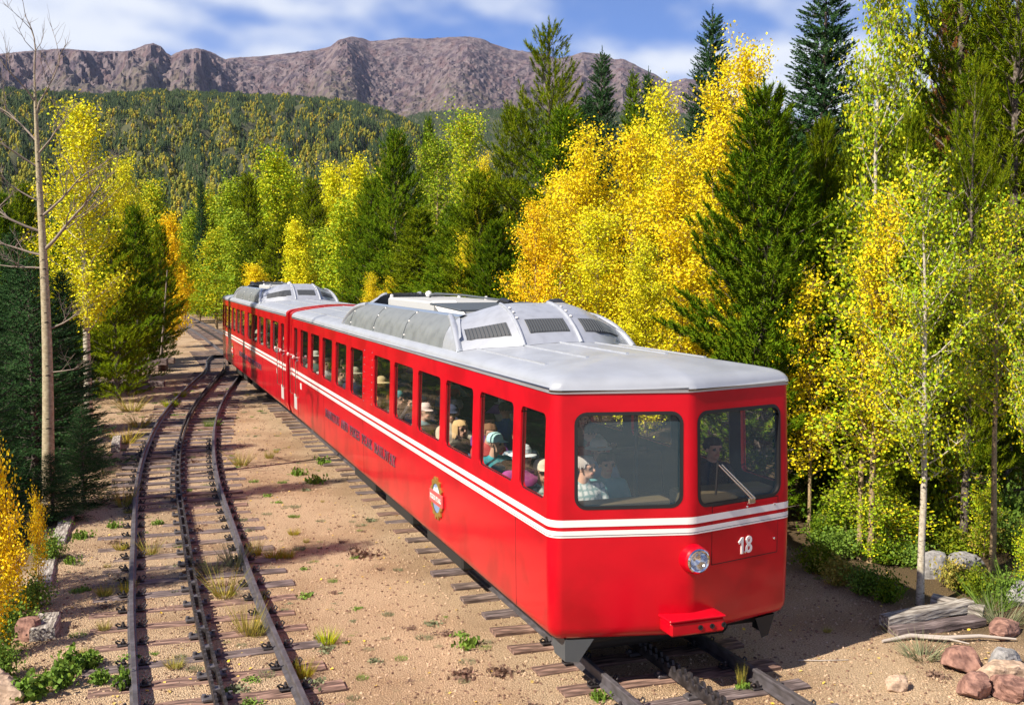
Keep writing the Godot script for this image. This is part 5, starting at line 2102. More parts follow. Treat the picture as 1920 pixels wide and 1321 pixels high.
	plant("pine", "pine_mid", "pine", -15.43, 41.00, 5.53, 1.53, 1.90, "dark pine behind the bare lower trunk of the yellow aspen", "tree", "", "")
	plant("pine", "pine_mid", "olive", -16.43, 50.00, 6.20, 1.31, 3.80, "olive pine at the corner of the track left of the orange aspen", "tree", "", "")
	plant("pine", "pine_mid", "pine", -14.29, 36.00, 4.31, 1.34, 5.70, "short dark pine over the plank deck", "tree", "", "")
	plant("pine", "pine_mid", "pine", -18.60, 44.00, 6.39, 1.70, 7.60, "dark pine between the dead tree and the yellow aspen", "tree", "", "")
	plant("pine", "pine_mid", "olive", -20.87, 46.00, 8.07, 1.66, 9.50, "olive pine at the left edge under the dead tree's branches", "tree", "", "")
	plant("pine", "pine_mid", "pine", -18.27, 38.00, 7.30, 1.77, 11.40, "dark pine half cut off by the left edge", "tree", "", "")
	plant("pine", "pine_mid", "pine", -17.39, 33.00, 7.54, 2.05, 13.30, "pine just outside the left edge", "tree", "", "")
	plant("pine", "pine_mid", "pine", -17.25, 47.00, 2.94, 1.46, 15.20, "low dark pine behind the beam pile", "tree", "", "")
	plant("pine", "pine_mid", "pine", -15.74, 46.00, 2.97, 0.97, 17.10, "small dark pine at the right end of the beam pile", "tree", "", "")
	plant("spruce", "spruce_near", "spruce", -10.17, 22.60, 5.38, 1.83, 0.20, "large blue-green spruce behind the dead aspen's trunk", "tree", "", "")
	plant("spruce", "spruce_near", "spruce", -8.60, 17.00, 4.84, 1.16, 2.00, "blue-green spruce cut off by the left edge", "tree", "", "")
	plant("spruce", "spruce_near", "spruce", -7.67, 18.90, 1.80, 0.71, 4.00, "little spruce at the foot of the dead aspen", "tree", "", "")
	plant("spruce", "spruce_near", "spruce", -7.66, 17.60, 1.16, 0.68, 5.00, "lowest spruce at the bank's edge before the dead aspen", "tree", "", "")
	plant("aspen_sapling", "sapling", "gold", -6.28, 12.90, 1.86, 0.35, 0.00, "topmost gold sapling under the blue-green spruce at the left edge", "tree", "", "aspen_bark_tan")
	plant("aspen_sapling", "sapling", "gold", -6.32, 12.20, 1.60, 0.47, 1.40, "gold sapling cut off by the left edge", "tree", "", "aspen_bark_tan")
	plant("aspen_sapling", "sapling", "gold", -5.91, 12.40, 1.21, 0.35, 2.80, "gold sapling nearest the pale bank timber", "tree", "", "aspen_bark_tan")
	plant("aspen_sapling", "sapling", "gold", -5.66, 11.40, 1.07, 0.35, 4.20, "golden bush low on the bank at the left edge", "tree", "", "aspen_bark_tan")
	plant("aspen_sapling", "sapling", "gold", -6.27, 13.90, 1.20, 0.19, 5.60, "small gold sapling reaching right under the spruce boughs", "tree", "", "aspen_bark_tan")
	plant("spruce", "spruce_near", "spruce", -11.07, 15.50, 11.20, 1.61, 1.20, "tall spruce outside the left edge", "tree", "", "")
	plant("aspen", "aspen_high", "yellow", -9.75, 10.70, 10.01, 1.14, 0.40, "aspen beside the track outside the left edge", "tree", "", "aspen_bark")
	plant("aspen_sapling", "sapling", "lime", 5.21, 15.20, 1.19, 0.47, 0.00, "lime sapling in the shade right of the train's nose", "tree", "", "aspen_bark_tan")
	plant("aspen_sapling", "sapling", "lime", 6.69, 14.90, 1.02, 0.35, 1.10, "upright lime sapling at the foot of the tan-barked aspen", "tree", "", "aspen_bark_tan")
	plant("aspen_sapling", "sapling", "green", 5.14, 16.20, 0.99, 0.60, 2.20, "green sapling close to the train's right-hand side", "tree", "", "aspen_bark_tan")
	plant("aspen_sapling", "sapling", "mixed", 5.75, 15.40, 0.91, 0.57, 3.30, "speckled sapling before the grey boulder", "tree", "", "aspen_bark_tan")
	plant("aspen_sapling", "sapling", "mixed", 6.74, 16.00, 2.17, 0.70, 4.40, "speckled sapling between the two aspen trunks", "tree", "", "aspen_bark_tan")
	plant("aspen_sapling", "sapling", "lime", 6.64, 13.60, 0.81, 0.29, 5.50, "small lime sapling in the weeds at the right edge", "tree", "", "aspen_bark_tan")
	plant("spruce", "spruce_tall", "spruce", -12.51, 27.00, 6.54, 1.31, 0.00, "dark spruce behind the dead aspen's lower branches", "tree", "", "")
	plant("spruce", "spruce_tall", "spruce", -12.24, 25.00, 5.51, 1.29, 1.70, "dark spruce filling the left edge behind the blue-green one", "tree", "", "")
	plant("spruce", "spruce_tall", "spruce", -11.56, 27.50, 4.69, 0.98, 3.40, "dark spruce in the gap between the dead aspen and the yellow one", "tree", "", "")
	plant("pine", "pine_mid", "olive", -12.58, 34.00, 5.72, 1.31, 2.00, "dark pine overlapping the yellow aspen's lower trunk", "tree", "", "")
	plant("pine", "pine_open", "olive", 7.28, 22.50, 7.78, 1.68, 0.00, "dark pine trunk and boughs deep in the wood on the right", "tree", "pines deep in the wood on the right", "")
	plant("pine", "pine_mid", "pine", 9.44, 24.50, 7.87, 1.83, 1.70, "dark pine trunk and boughs deep in the wood on the right", "tree", "pines deep in the wood on the right", "")
	plant("pine", "pine_mid", "olive", 11.23, 25.00, 9.63, 2.02, 3.40, "dark pine trunk and boughs deep in the wood on the right", "tree", "pines deep in the wood on the right", "")
	plant("pine", "pine_open", "pine", 6.67, 25.00, 5.75, 1.40, 5.10, "dark pine trunk and boughs deep in the wood on the right", "tree", "pines deep in the wood on the right", "")
	plant("pine", "pine_mid", "olive", 10.51, 21.00, 9.96, 1.70, 6.80, "dark pine trunk and boughs deep in the wood on the right", "tree", "pines deep in the wood on the right", "")
	plant("pine", "pine_mid", "pine", 5.79, 18.20, 3.71, 0.85, 8.50, "dark pine trunk and boughs deep in the wood on the right", "tree", "pines deep in the wood on the right", "")
	plant("pine", "pine_open", "olive", 6.73, 18.60, 4.44, 0.93, 10.20, "dark pine trunk and boughs deep in the wood on the right", "tree", "pines deep in the wood on the right", "")
	plant("pine", "pine_mid", "pine", 7.52, 18.40, 3.34, 0.92, 11.90, "dark pine trunk and boughs deep in the wood on the right", "tree", "pines deep in the wood on the right", "")
	plant("pine", "pine_mid", "olive", 7.95, 17.60, 4.08, 0.88, 13.60, "dark pine trunk and boughs deep in the wood on the right", "tree", "pines deep in the wood on the right", "")
	plant("pine", "pine_open", "pine", 8.25, 16.80, 4.42, 0.84, 15.30, "dark pine trunk and boughs deep in the wood on the right", "tree", "pines deep in the wood on the right", "")
	plant("pine", "pine_mid", "olive", 6.36, 16.60, 2.09, 0.62, 17.00, "dark pine trunk and boughs deep in the wood on the right", "tree", "pines deep in the wood on the right", "")
	plant("pine", "pine_mid", "pine", 7.15, 33.00, 7.54, 1.64, 18.70, "dark pine trunk and boughs deep in the wood on the right", "tree", "pines deep in the wood on the right", "")
	plant("pine", "pine_open", "olive", 10.71, 30.00, 9.85, 2.05, 20.40, "dark pine trunk and boughs deep in the wood on the right", "tree", "pines deep in the wood on the right", "")
	plant("pine", "pine_mid", "pine", 13.43, 32.00, 11.14, 2.39, 22.10, "dark pine trunk and boughs deep in the wood on the right", "tree", "pines deep in the wood on the right", "")
	plant("pine", "pine_mid", "olive", 14.95, 31.00, 11.82, 2.31, 23.80, "dark pine trunk and boughs deep in the wood on the right", "tree", "pines deep in the wood on the right", "")
	plant("pine", "pine_open", "pine", 11.31, 36.00, 9.24, 2.02, 25.50, "dark pine trunk and boughs deep in the wood on the right", "tree", "pines deep in the wood on the right", "")
	plant("pine", "pine_mid", "olive", 10.24, 40.00, 8.25, 1.99, 27.20, "dark pine trunk and boughs deep in the wood on the right", "tree", "pines deep in the wood on the right", "")
	plant("pine", "pine_mid", "pine", 14.18, 26.00, 10.59, 2.10, 28.90, "dark pine trunk and boughs deep in the wood on the right", "tree", "pines deep in the wood on the right", "")
	plant("pine", "pine_open", "olive", 10.97, 19.00, 9.77, 1.66, 30.60, "dark pine trunk and boughs deep in the wood on the right", "tree", "pines deep in the wood on the right", "")
	plant("pine", "pine_mid", "pine", 6.28, 21.00, 3.22, 0.91, 32.30, "dark pine trunk and boughs deep in the wood on the right", "tree", "pines deep in the wood on the right", "")
	plant("pine", "pine_mid", "olive", 6.98, 20.00, 2.87, 0.87, 34.00, "dark pine trunk and boughs deep in the wood on the right", "tree", "pines deep in the wood on the right", "")
	plant("pine", "pine_open", "pine", 8.17, 20.50, 3.24, 1.02, 35.70, "dark pine trunk and boughs deep in the wood on the right", "tree", "pines deep in the wood on the right", "")
	plant("pine", "pine_mid", "olive", 8.95, 20.00, 3.66, 1.00, 37.40, "dark pine trunk and boughs deep in the wood on the right", "tree", "pines deep in the wood on the right", "")
	plant("pine", "pine_mid", "pine", 10.70, 22.00, 4.26, 1.10, 39.10, "dark pine trunk and boughs deep in the wood on the right", "tree", "pines deep in the wood on the right", "")
	plant("shrub", "shrub", "weed", 5.30, 17.50, 0.50, 0.76, 0.00, "low shrub in the shade under the trees on the right", "shrub", "shrubs in the shade under the trees on the right", "")
	plant("shrub", "shrub", "pine", 5.92, 17.00, 0.50, 0.74, 1.30, "low shrub in the shade under the trees on the right", "shrub", "shrubs in the shade under the trees on the right", "")
	plant("shrub", "shrub", "weed", 6.89, 17.50, 0.50, 0.76, 2.60, "low shrub in the shade under the trees on the right", "shrub", "shrubs in the shade under the trees on the right", "")
	plant("shrub", "shrub", "olive", 7.47, 17.00, 0.50, 0.74, 3.90, "low shrub in the shade under the trees on the right", "shrub", "shrubs in the shade under the trees on the right", "")
	plant("shrub", "shrub", "straw", 7.60, 16.00, 0.50, 0.70, 5.20, "low shrub in the shade under the trees on the right", "shrub", "shrubs in the shade under the trees on the right", "")
	plant("shrub", "shrub", "weed", 7.58, 15.00, 0.62, 0.56, 6.50, "low shrub in the shade under the trees on the right", "shrub", "shrubs in the shade under the trees on the right", "")
	plant("shrub", "shrub", "pine", 4.76, 16.20, 0.50, 0.40, 7.80, "low shrub in the shade under the trees on the right", "shrub", "shrubs in the shade under the trees on the right", "")
	plant("shrub", "shrub", "weed", 6.89, 19.00, 0.50, 0.95, 9.10, "low shrub in the shade under the trees on the right", "shrub", "shrubs in the shade under the trees on the right", "")
	plant("shrub", "shrub", "olive", 8.04, 19.00, 0.50, 0.95, 10.40, "low shrub in the shade under the trees on the right", "shrub", "shrubs in the shade under the trees on the right", "")
	plant("shrub", "shrub", "straw", 8.99, 19.00, 0.63, 0.95, 11.70, "low shrub in the shade under the trees on the right", "shrub", "shrubs in the shade under the trees on the right", "")
	plant("shrub", "shrub", "weed", 5.05, 15.60, 0.50, 0.53, 13.00, "low shrub in the shade under the trees on the right", "shrub", "shrubs in the shade under the trees on the right", "")
	plant("shrub", "shrub", "pine", 5.38, 15.20, 0.50, 0.47, 14.30, "low shrub in the shade under the trees on the right", "shrub", "shrubs in the shade under the trees on the right", "")
	plant("shrub", "shrub", "weed", 5.73, 15.00, 0.50, 0.42, 15.60, "low shrub in the shade under the trees on the right", "shrub", "shrubs in the shade under the trees on the right", "")
	plant("shrub", "shrub", "olive", 6.46, 15.40, 0.50, 0.53, 16.90, "low shrub in the shade under the trees on the right", "shrub", "shrubs in the shade under the trees on the right", "")
	plant("shrub", "shrub", "straw", 6.93, 15.40, 0.50, 0.48, 18.20, "low shrub in the shade under the trees on the right", "shrub", "shrubs in the shade under the trees on the right", "")
	plant("shrub", "shrub", "weed", 7.19, 14.80, 0.50, 0.46, 19.50, "low shrub in the shade under the trees on the right", "shrub", "shrubs in the shade under the trees on the right", "")
	plant("shrub", "shrub", "pine", 5.16, 16.80, 0.87, 0.63, 20.80, "low shrub in the shade under the trees on the right", "shrub", "shrubs in the shade under the trees on the right", "")
	plant("shrub", "shrub", "weed", 5.62, 16.40, 0.95, 0.61, 22.10, "low shrub in the shade under the trees on the right", "shrub", "shrubs in the shade under the trees on the right", "")
	plant("shrub", "shrub", "olive", 6.61, 16.20, 1.16, 0.60, 23.40, "low shrub in the shade under the trees on the right", "shrub", "shrubs in the shade under the trees on the right", "")
	plant("shrub", "shrub", "straw", 7.27, 16.40, 1.12, 0.61, 24.70, "low shrub in the shade under the trees on the right", "shrub", "shrubs in the shade under the trees on the right", "")
	plant("shrub", "shrub", "weed", 7.56, 15.80, 1.07, 0.59, 26.00, "low shrub in the shade under the trees on the right", "shrub", "shrubs in the shade under the trees on the right", "")
	plant("shrub", "shrub", "pine", 5.48, 18.50, 1.48, 0.69, 27.30, "low shrub in the shade under the trees on the right", "shrub", "shrubs in the shade under the trees on the right", "")
	plant("shrub", "shrub", "weed", 7.21, 14.00, 1.07, 0.52, 28.60, "low shrub in the shade under the trees on the right", "shrub", "shrubs in the shade under the trees on the right", "")
	plant("shrub", "shrub", "olive", 4.25, 14.60, 0.50, 0.41, 29.90, "low shrub in the shade under the trees on the right", "shrub", "shrubs in the shade under the trees on the right", "")
	plant("shrub", "shrub", "straw", 4.37, 14.00, 0.50, 0.37, 31.20, "low shrub in the shade under the trees on the right", "shrub", "shrubs in the shade under the trees on the right", "")
	plant("shrub", "shrub", "weed", 4.56, 13.60, 0.50, 0.34, 32.50, "low shrub in the shade under the trees on the right", "shrub", "shrubs in the shade under the trees on the right", "")
	plant("shrub", "shrub", "pine", 4.76, 13.30, 0.50, 0.31, 33.80, "low shrub in the shade under the trees on the right", "shrub", "shrubs in the shade under the trees on the right", "")
	plant("shrub", "shrub", "weed", 4.68, 15.40, 0.50, 0.48, 35.10, "low shrub in the shade under the trees on the right", "shrub", "shrubs in the shade under the trees on the right", "")
	plant("shrub", "shrub", "olive", 5.96, 13.50, 0.50, 0.30, 36.40, "low shrub in the shade under the trees on the right", "shrub", "shrubs in the shade under the trees on the right", "")
	plant("shrub", "shrub", "straw", 5.84, 13.80, 0.50, 0.33, 37.70, "low shrub in the shade under the trees on the right", "shrub", "shrubs in the shade under the trees on the right", "")
	plant("shrub", "shrub", "weed", 6.23, 13.20, 0.50, 0.31, 39.00, "low shrub in the shade under the trees on the right", "shrub", "shrubs in the shade under the trees on the right", "")
	plant("shrub", "shrub", "weed", -5.83, 12.20, 0.50, 0.38, 0.00, "low green shrub on the bank under the gold saplings", "shrub", "shrubs along the left bank", "")
	plant("shrub", "shrub", "weed", -5.68, 11.40, 0.50, 0.35, 1.30, "low green shrub on the bank under the gold saplings", "shrub", "shrubs along the left bank", "")
	plant("shrub", "shrub", "weed", -5.94, 13.00, 0.50, 0.32, 2.60, "low green shrub on the bank under the gold saplings", "shrub", "shrubs along the left bank", "")
	plant("shrub", "shrub", "weed", -6.69, 15.20, 0.50, 0.33, 3.90, "low green shrub on the bank under the gold saplings", "shrub", "shrubs along the left bank", "")
	plant("shrub", "shrub", "weed", -5.29, 10.80, 0.50, 0.27, 5.20, "low green shrub on the bank under the gold saplings", "shrub", "shrubs along the left bank", "")
	plant("aspen", "aspen_far_b", "mixed", -17.59, 156.06, 11.13, 2.63, 0.00, "aspen in the mixed wood of the middle distance behind the train", "tree", "aspens filling the middle distance behind the train", "aspen_bark_tan")
	plant("aspen", "aspen_far", "green", -6.80, 141.91, 10.83, 2.72, 1.00, "aspen in the mixed wood of the middle distance behind the train", "tree", "aspens filling the middle distance behind the train", "aspen_bark_tan")
	plant("aspen", "aspen_far_b", "mixed", -38.68, 142.22, 10.41, 2.86, 2.00, "aspen in the mixed wood of the middle distance behind the train", "tree", "aspens filling the middle distance behind the train", "aspen_bark_tan")
	plant("aspen", "aspen_far", "green", -36.53, 165.81, 8.50, 2.77, 3.00, "aspen in the mixed wood of the middle distance behind the train", "tree", "aspens filling the middle distance behind the train", "aspen_bark_tan")
	plant("aspen", "aspen_far_b", "green", -52.70, 171.74, 10.11, 2.74, 4.00, "aspen in the mixed wood of the middle distance behind the train", "tree", "aspens filling the middle distance behind the train", "aspen_bark_tan")
	plant("aspen", "aspen_far", "green", -65.59, 187.51, 10.41, 3.51, 5.00, "aspen in the mixed wood of the middle distance behind the train", "tree", "aspens filling the middle distance behind the train", "aspen_bark_tan")
	plant("aspen", "aspen_far_b", "green", -5.30, 126.04, 10.72, 2.79, 6.00, "aspen in the mixed wood of the middle distance behind the train", "tree", "aspens filling the middle distance behind the train", "aspen_bark_tan")
	plant("aspen", "aspen_far", "green", -53.92, 187.17, 11.17, 2.91, 7.00, "aspen in the mixed wood of the middle distance behind the train", "tree", "aspens filling the middle distance behind the train", "aspen_bark_tan")
	plant("aspen", "aspen_far_b", "lime", -39.49, 132.51, 9.03, 2.95, 8.00, "aspen in the mixed wood of the middle distance behind the train", "tree", "aspens filling the middle distance behind the train", "aspen_bark_tan")
	plant("aspen", "aspen_far", "lemon", -28.27, 173.57, 9.99, 2.67, 9.00, "aspen in the mixed wood of the middle distance behind the train", "tree", "aspens filling the middle distance behind the train", "aspen_bark_tan")
	plant("aspen", "aspen_far_b", "green", -33.34, 131.98, 11.22, 3.10, 10.00, "aspen in the mixed wood of the middle distance behind the train", "tree", "aspens filling the middle distance behind the train", "aspen_bark_tan")
	plant("aspen", "aspen_far", "lime", -54.39, 163.42, 11.69, 3.59, 11.00, "aspen in the mixed wood of the middle distance behind the train", "tree", "aspens filling the middle distance behind the train", "aspen_bark_tan")
	plant("aspen", "aspen_far_b", "green", -29.23, 132.19, 10.63, 2.98, 12.00, "aspen in the mixed wood of the middle distance behind the train", "tree", "aspens filling the middle distance behind the train", "aspen_bark_tan")
	plant("aspen", "aspen_far", "green", -53.04, 152.07, 8.25, 3.25, 13.00, "aspen in the mixed wood of the middle distance behind the train", "tree", "aspens filling the middle distance behind the train", "aspen_bark_tan")
	plant("aspen", "aspen_far_b", "green", -58.27, 185.90, 8.35, 2.96, 14.00, "aspen in the mixed wood of the middle distance behind the train", "tree", "aspens filling the middle distance behind the train", "aspen_bark_tan")
	plant("aspen", "aspen_far", "lime", -24.06, 131.93, 11.53, 3.21, 15.00, "aspen in the mixed wood of the middle distance behind the train", "tree", "aspens filling the middle distance behind the train", "aspen_bark_tan")
	plant("aspen", "aspen_far_b", "green", -39.75, 170.29, 8.86, 3.58, 16.00, "aspen in the mixed wood of the middle distance behind the train", "tree", "aspens filling the middle distance behind the train", "aspen_bark_tan")
	plant("aspen", "aspen_far", "green", -26.10, 108.21, 11.35, 2.95, 17.00, "aspen in the mixed wood of the middle distance behind the train", "tree", "aspens filling the middle distance behind the train", "aspen_bark_tan")
	plant("aspen", "aspen_far_b", "lemon", -32.28, 183.18, 8.67, 2.92, 18.00, "aspen in the mixed wood of the middle distance behind the train", "tree", "aspens filling the middle distance behind the train", "aspen_bark_tan")
	plant("aspen", "aspen_far", "lemon", -25.74, 171.89, 10.52, 3.64, 19.00, "aspen in the mixed wood of the middle distance behind the train", "tree", "aspens filling the middle distance behind the train", "aspen_bark_tan")
	plant("aspen", "aspen_far_b", "mixed", -38.35, 114.54, 12.71, 3.56, 20.00, "aspen in the mixed wood of the middle distance behind the train", "tree", "aspens filling the middle distance behind the train", "aspen_bark_tan")
	plant("aspen", "aspen_far", "lemon", -11.62, 102.86, 10.41, 3.07, 21.00, "aspen in the mixed wood of the middle distance behind the train", "tree", "aspens filling the middle distance behind the train", "aspen_bark_tan")
	plant("aspen", "aspen_far_b", "lime", -45.94, 137.96, 11.96, 3.43, 22.00, "aspen in the mixed wood of the middle distance behind the train", "tree", "aspens filling the middle distance behind the train", "aspen_bark_tan")
	plant("aspen", "aspen_far", "mixed", -36.97, 130.08, 12.38, 3.59, 23.00, "aspen in the mixed wood of the middle distance behind the train", "tree", "aspens filling the middle distance behind the train", "aspen_bark_tan")
	plant("aspen", "aspen_far_b", "green", -15.36, 156.74, 8.39, 2.99, 24.00, "aspen in the mixed wood of the middle distance behind the train", "tree", "aspens filling the middle distance behind the train", "aspen_bark_tan")
	plant("aspen", "aspen_far", "mixed", -22.73, 105.29, 9.56, 3.49, 25.00, "aspen in the mixed wood of the middle distance behind the train", "tree", "aspens filling the middle distance behind the train", "aspen_bark_tan")
	plant("pine", "pine_mid", "olive", -41.15, 187.72, 9.27, 2.61, 0.00, "pine in the mixed wood of the middle distance behind the train", "tree", "pines filling the middle distance behind the train", "")
	plant("pine", "pine_mid", "olive", -28.97, 122.65, 9.23, 2.87, 1.00, "pine in the mixed wood of the middle distance behind the train", "tree", "pines filling the middle distance behind the train", "")
	plant("pine", "pine_mid", "olive", -45.64, 145.52, 11.90, 2.39, 2.00, "pine in the mixed wood of the middle distance behind the train", "tree", "pines filling the middle distance behind the train", "")
	plant("pine", "pine_mid", "olive", -28.00, 141.73, 10.44, 2.30, 3.00, "pine in the mixed wood of the middle distance behind the train", "tree", "pines filling the middle distance behind the train", "")
	plant("pine", "pine_mid", "pine", -43.14, 170.54, 10.01, 2.82, 4.00, "pine in the mixed wood of the middle distance behind the train", "tree", "pines filling the middle distance behind the train", "")
	plant("pine", "pine_mid", "olive", -17.10, 129.53, 9.63, 2.45, 5.00, "pine in the mixed wood of the middle distance behind the train", "tree", "pines filling the middle distance behind the train", "")
	plant("pine", "pine_mid", "olive", -24.11, 188.19, 11.12, 2.74, 6.00, "pine in the mixed wood of the middle distance behind the train", "tree", "pines filling the middle distance behind the train", "")
	plant("pine", "pine_mid", "olive", -55.87, 150.16, 10.26, 2.49, 7.00, "pine in the mixed wood of the middle distance behind the train", "tree", "pines filling the middle distance behind the train", "")
	plant("pine", "pine_mid", "olive", -33.37, 121.00, 10.66, 2.51, 8.00, "pine in the mixed wood of the middle distance behind the train", "tree", "pines filling the middle distance behind the train", "")
	plant("pine", "pine_mid", "olive", -18.81, 156.19, 11.25, 2.94, 9.00, "pine in the mixed wood of the middle distance behind the train", "tree", "pines filling the middle distance behind the train", "")
	plant("pine", "pine_mid", "olive", -8.43, 111.38, 10.65, 2.97, 10.00, "pine in the mixed wood of the middle distance behind the train", "tree", "pines filling the middle distance behind the train", "")
	plant("pine", "pine_mid", "olive", -27.81, 144.22, 8.88, 2.95, 11.00, "pine in the mixed wood of the middle distance behind the train", "tree", "pines filling the middle distance behind the train", "")
	plant("pine", "pine_mid", "olive", -19.15, 140.34, 11.14, 2.38, 12.00, "pine in the mixed wood of the middle distance behind the train", "tree", "pines filling the middle distance behind the train", "")
	plant("pine", "pine_mid", "olive", -29.59, 169.14, 10.35, 2.48, 13.00, "pine in the mixed wood of the middle distance behind the train", "tree", "pines filling the middle distance behind the train", "")
	plant("pine", "pine_mid", "pine", -11.18, 147.55, 9.22, 2.40, 14.00, "pine in the mixed wood of the middle distance behind the train", "tree", "pines filling the middle distance behind the train", "")
	plant("pine", "pine_mid", "pine", -24.12, 150.71, 8.80, 2.72, 15.00, "pine in the mixed wood of the middle distance behind the train", "tree", "pines filling the middle distance behind the train", "")
	plant("pine", "pine_mid", "pine", -21.02, 98.98, 10.02, 2.92, 16.00, "pine in the mixed wood of the middle distance behind the train", "tree", "pines filling the middle distance behind the train", "")
	plant("pine", "pine_mid", "pine", -4.30, 105.53, 10.90, 2.56, 17.00, "pine in the mixed wood of the middle distance behind the train", "tree", "pines filling the middle distance behind the train", "")
	plant("pine", "pine_mid", "pine", -18.82, 128.35, 8.82, 2.43, 18.00, "pine in the mixed wood of the middle distance behind the train", "tree", "pines filling the middle distance behind the train", "")
	plant("pine", "pine_mid", "olive", -68.02, 180.80, 9.09, 2.89, 19.00, "pine in the mixed wood of the middle distance behind the train", "tree", "pines filling the middle distance behind the train", "")
	plant("pine", "pine_mid", "pine", -39.63, 68.45, 9.57, 2.50, 0.00, "pine in the wood beyond the left edge", "tree", "trees outside the left edge", "")
	plant("pine", "pine_mid", "pine", -28.37, 52.81, 9.55, 2.50, 1.00, "pine in the wood beyond the left edge", "tree", "trees outside the left edge", "")
	plant("pine", "pine_mid", "pine", -33.63, 52.95, 9.55, 2.50, 2.00, "pine in the wood beyond the left edge", "tree", "trees outside the left edge", "")
	plant("pine", "pine_mid", "pine", -24.38, 40.47, 9.53, 2.50, 3.00, "pine in the wood beyond the left edge", "tree", "trees outside the left edge", "")
	plant("pine", "pine_mid", "pine", -46.30, 72.60, 9.57, 2.50, 4.00, "pine in the wood beyond the left edge", "tree", "trees outside the left edge", "")
	plant("pine", "pine_mid", "pine", -28.51, 43.23, 9.54, 2.50, 5.00, "pine in the wood beyond the left edge", "tree", "trees outside the left edge", "")
	plant("pine", "pine_mid", "pine", -27.43, 46.05, 9.54, 2.50, 6.00, "pine in the wood beyond the left edge", "tree", "trees outside the left edge", "")
	plant("pine", "pine_mid", "pine", -31.98, 52.38, 9.55, 2.50, 7.00, "pine in the wood beyond the left edge", "tree", "trees outside the left edge", "")
	dead_aspen()


func dead_aspen() -> void:
	var r := RandomNumberGenerator.new()
	r.seed = 3
	var x := -8.85
	var f := 20.2
	var t := thing("dead_aspen", "bare dead aspen with a pale trunk and leafless crown at the left edge", "tree", Vector3(x, ground_y(x, f), -f))
	var s := Shape.new()
	s.mapped = true
	var pts := []
	var radii := []
	for k in 15:
		var u := k / 14.0
		pts.push_back(Vector3(0.05 * sin(u * 5.0) + 0.02 * u, u * 8.0 - (0.3 if k == 0 else 0.0), 0.05 * cos(u * 4.0)))
		radii.push_back(maxf(0.108 * pow(1.0 - u, 0.7) + 0.012, 0.012))
	s.tube(pts, radii, 10)
	put("trunk", s.mesh(), mats["aspen_bark_cream"], t)
	var limbs := [[0.995, Vector3(0.05, 1, 0), 1.15, 0.02], [0.93, Vector3(-0.5, 1, 0.1), 1.2, 0.02], [0.90, Vector3(0.45, 1.1, 0.1), 1.3, 0.02], [0.84, Vector3(-1.0, 0.9, -0.2), 1.45, 0.024], [0.81, Vector3(0.9, 0.8, 0.3), 1.1, 0.02], [0.78, Vector3(-0.9, 0.6, 0.4), 1.3, 0.022], [0.70, Vector3(-1.0, 0.45, 0.2), 1.0, 0.02], [0.665, Vector3(1.0, 0.7, 0.1), 1.4, 0.028], [0.63, Vector3(-1.0, 0.55, 0.3), 1.5, 0.03], [0.585, Vector3(1.0, 0.35, 0.2), 1.7, 0.036], [0.575, Vector3(-1.0, 0.25, 0.1), 1.2, 0.026], [0.545, Vector3(-1.0, 0.0, 0.2), 1.0, 0.022], [0.40, Vector3(1.0, 0.35, -0.1), 0.85, 0.022], [0.30, Vector3(1.0, 0.1, 0.2), 0.7, 0.016]]
	for q in limbs:
		var b := Shape.new()
		bare_branch(b, r, along(pts, q[0]), q[1], q[2], q[3], 2)
		put("branch", b.mesh(), mats["dead_twig"], t)


# ---- passengers: one continuous body each, meshed from tapered capsules joined smoothly

func capsule(p: Vector3, a: Vector3, b: Vector3, ra: float, rb: float) -> float:
	var ab := b - a
	var t := clampf((p - a).dot(ab) / maxf(ab.length_squared(), 1e-9), 0.0, 1.0)
	return p.distance_to(a + ab * t) - lerpf(ra, rb, t)


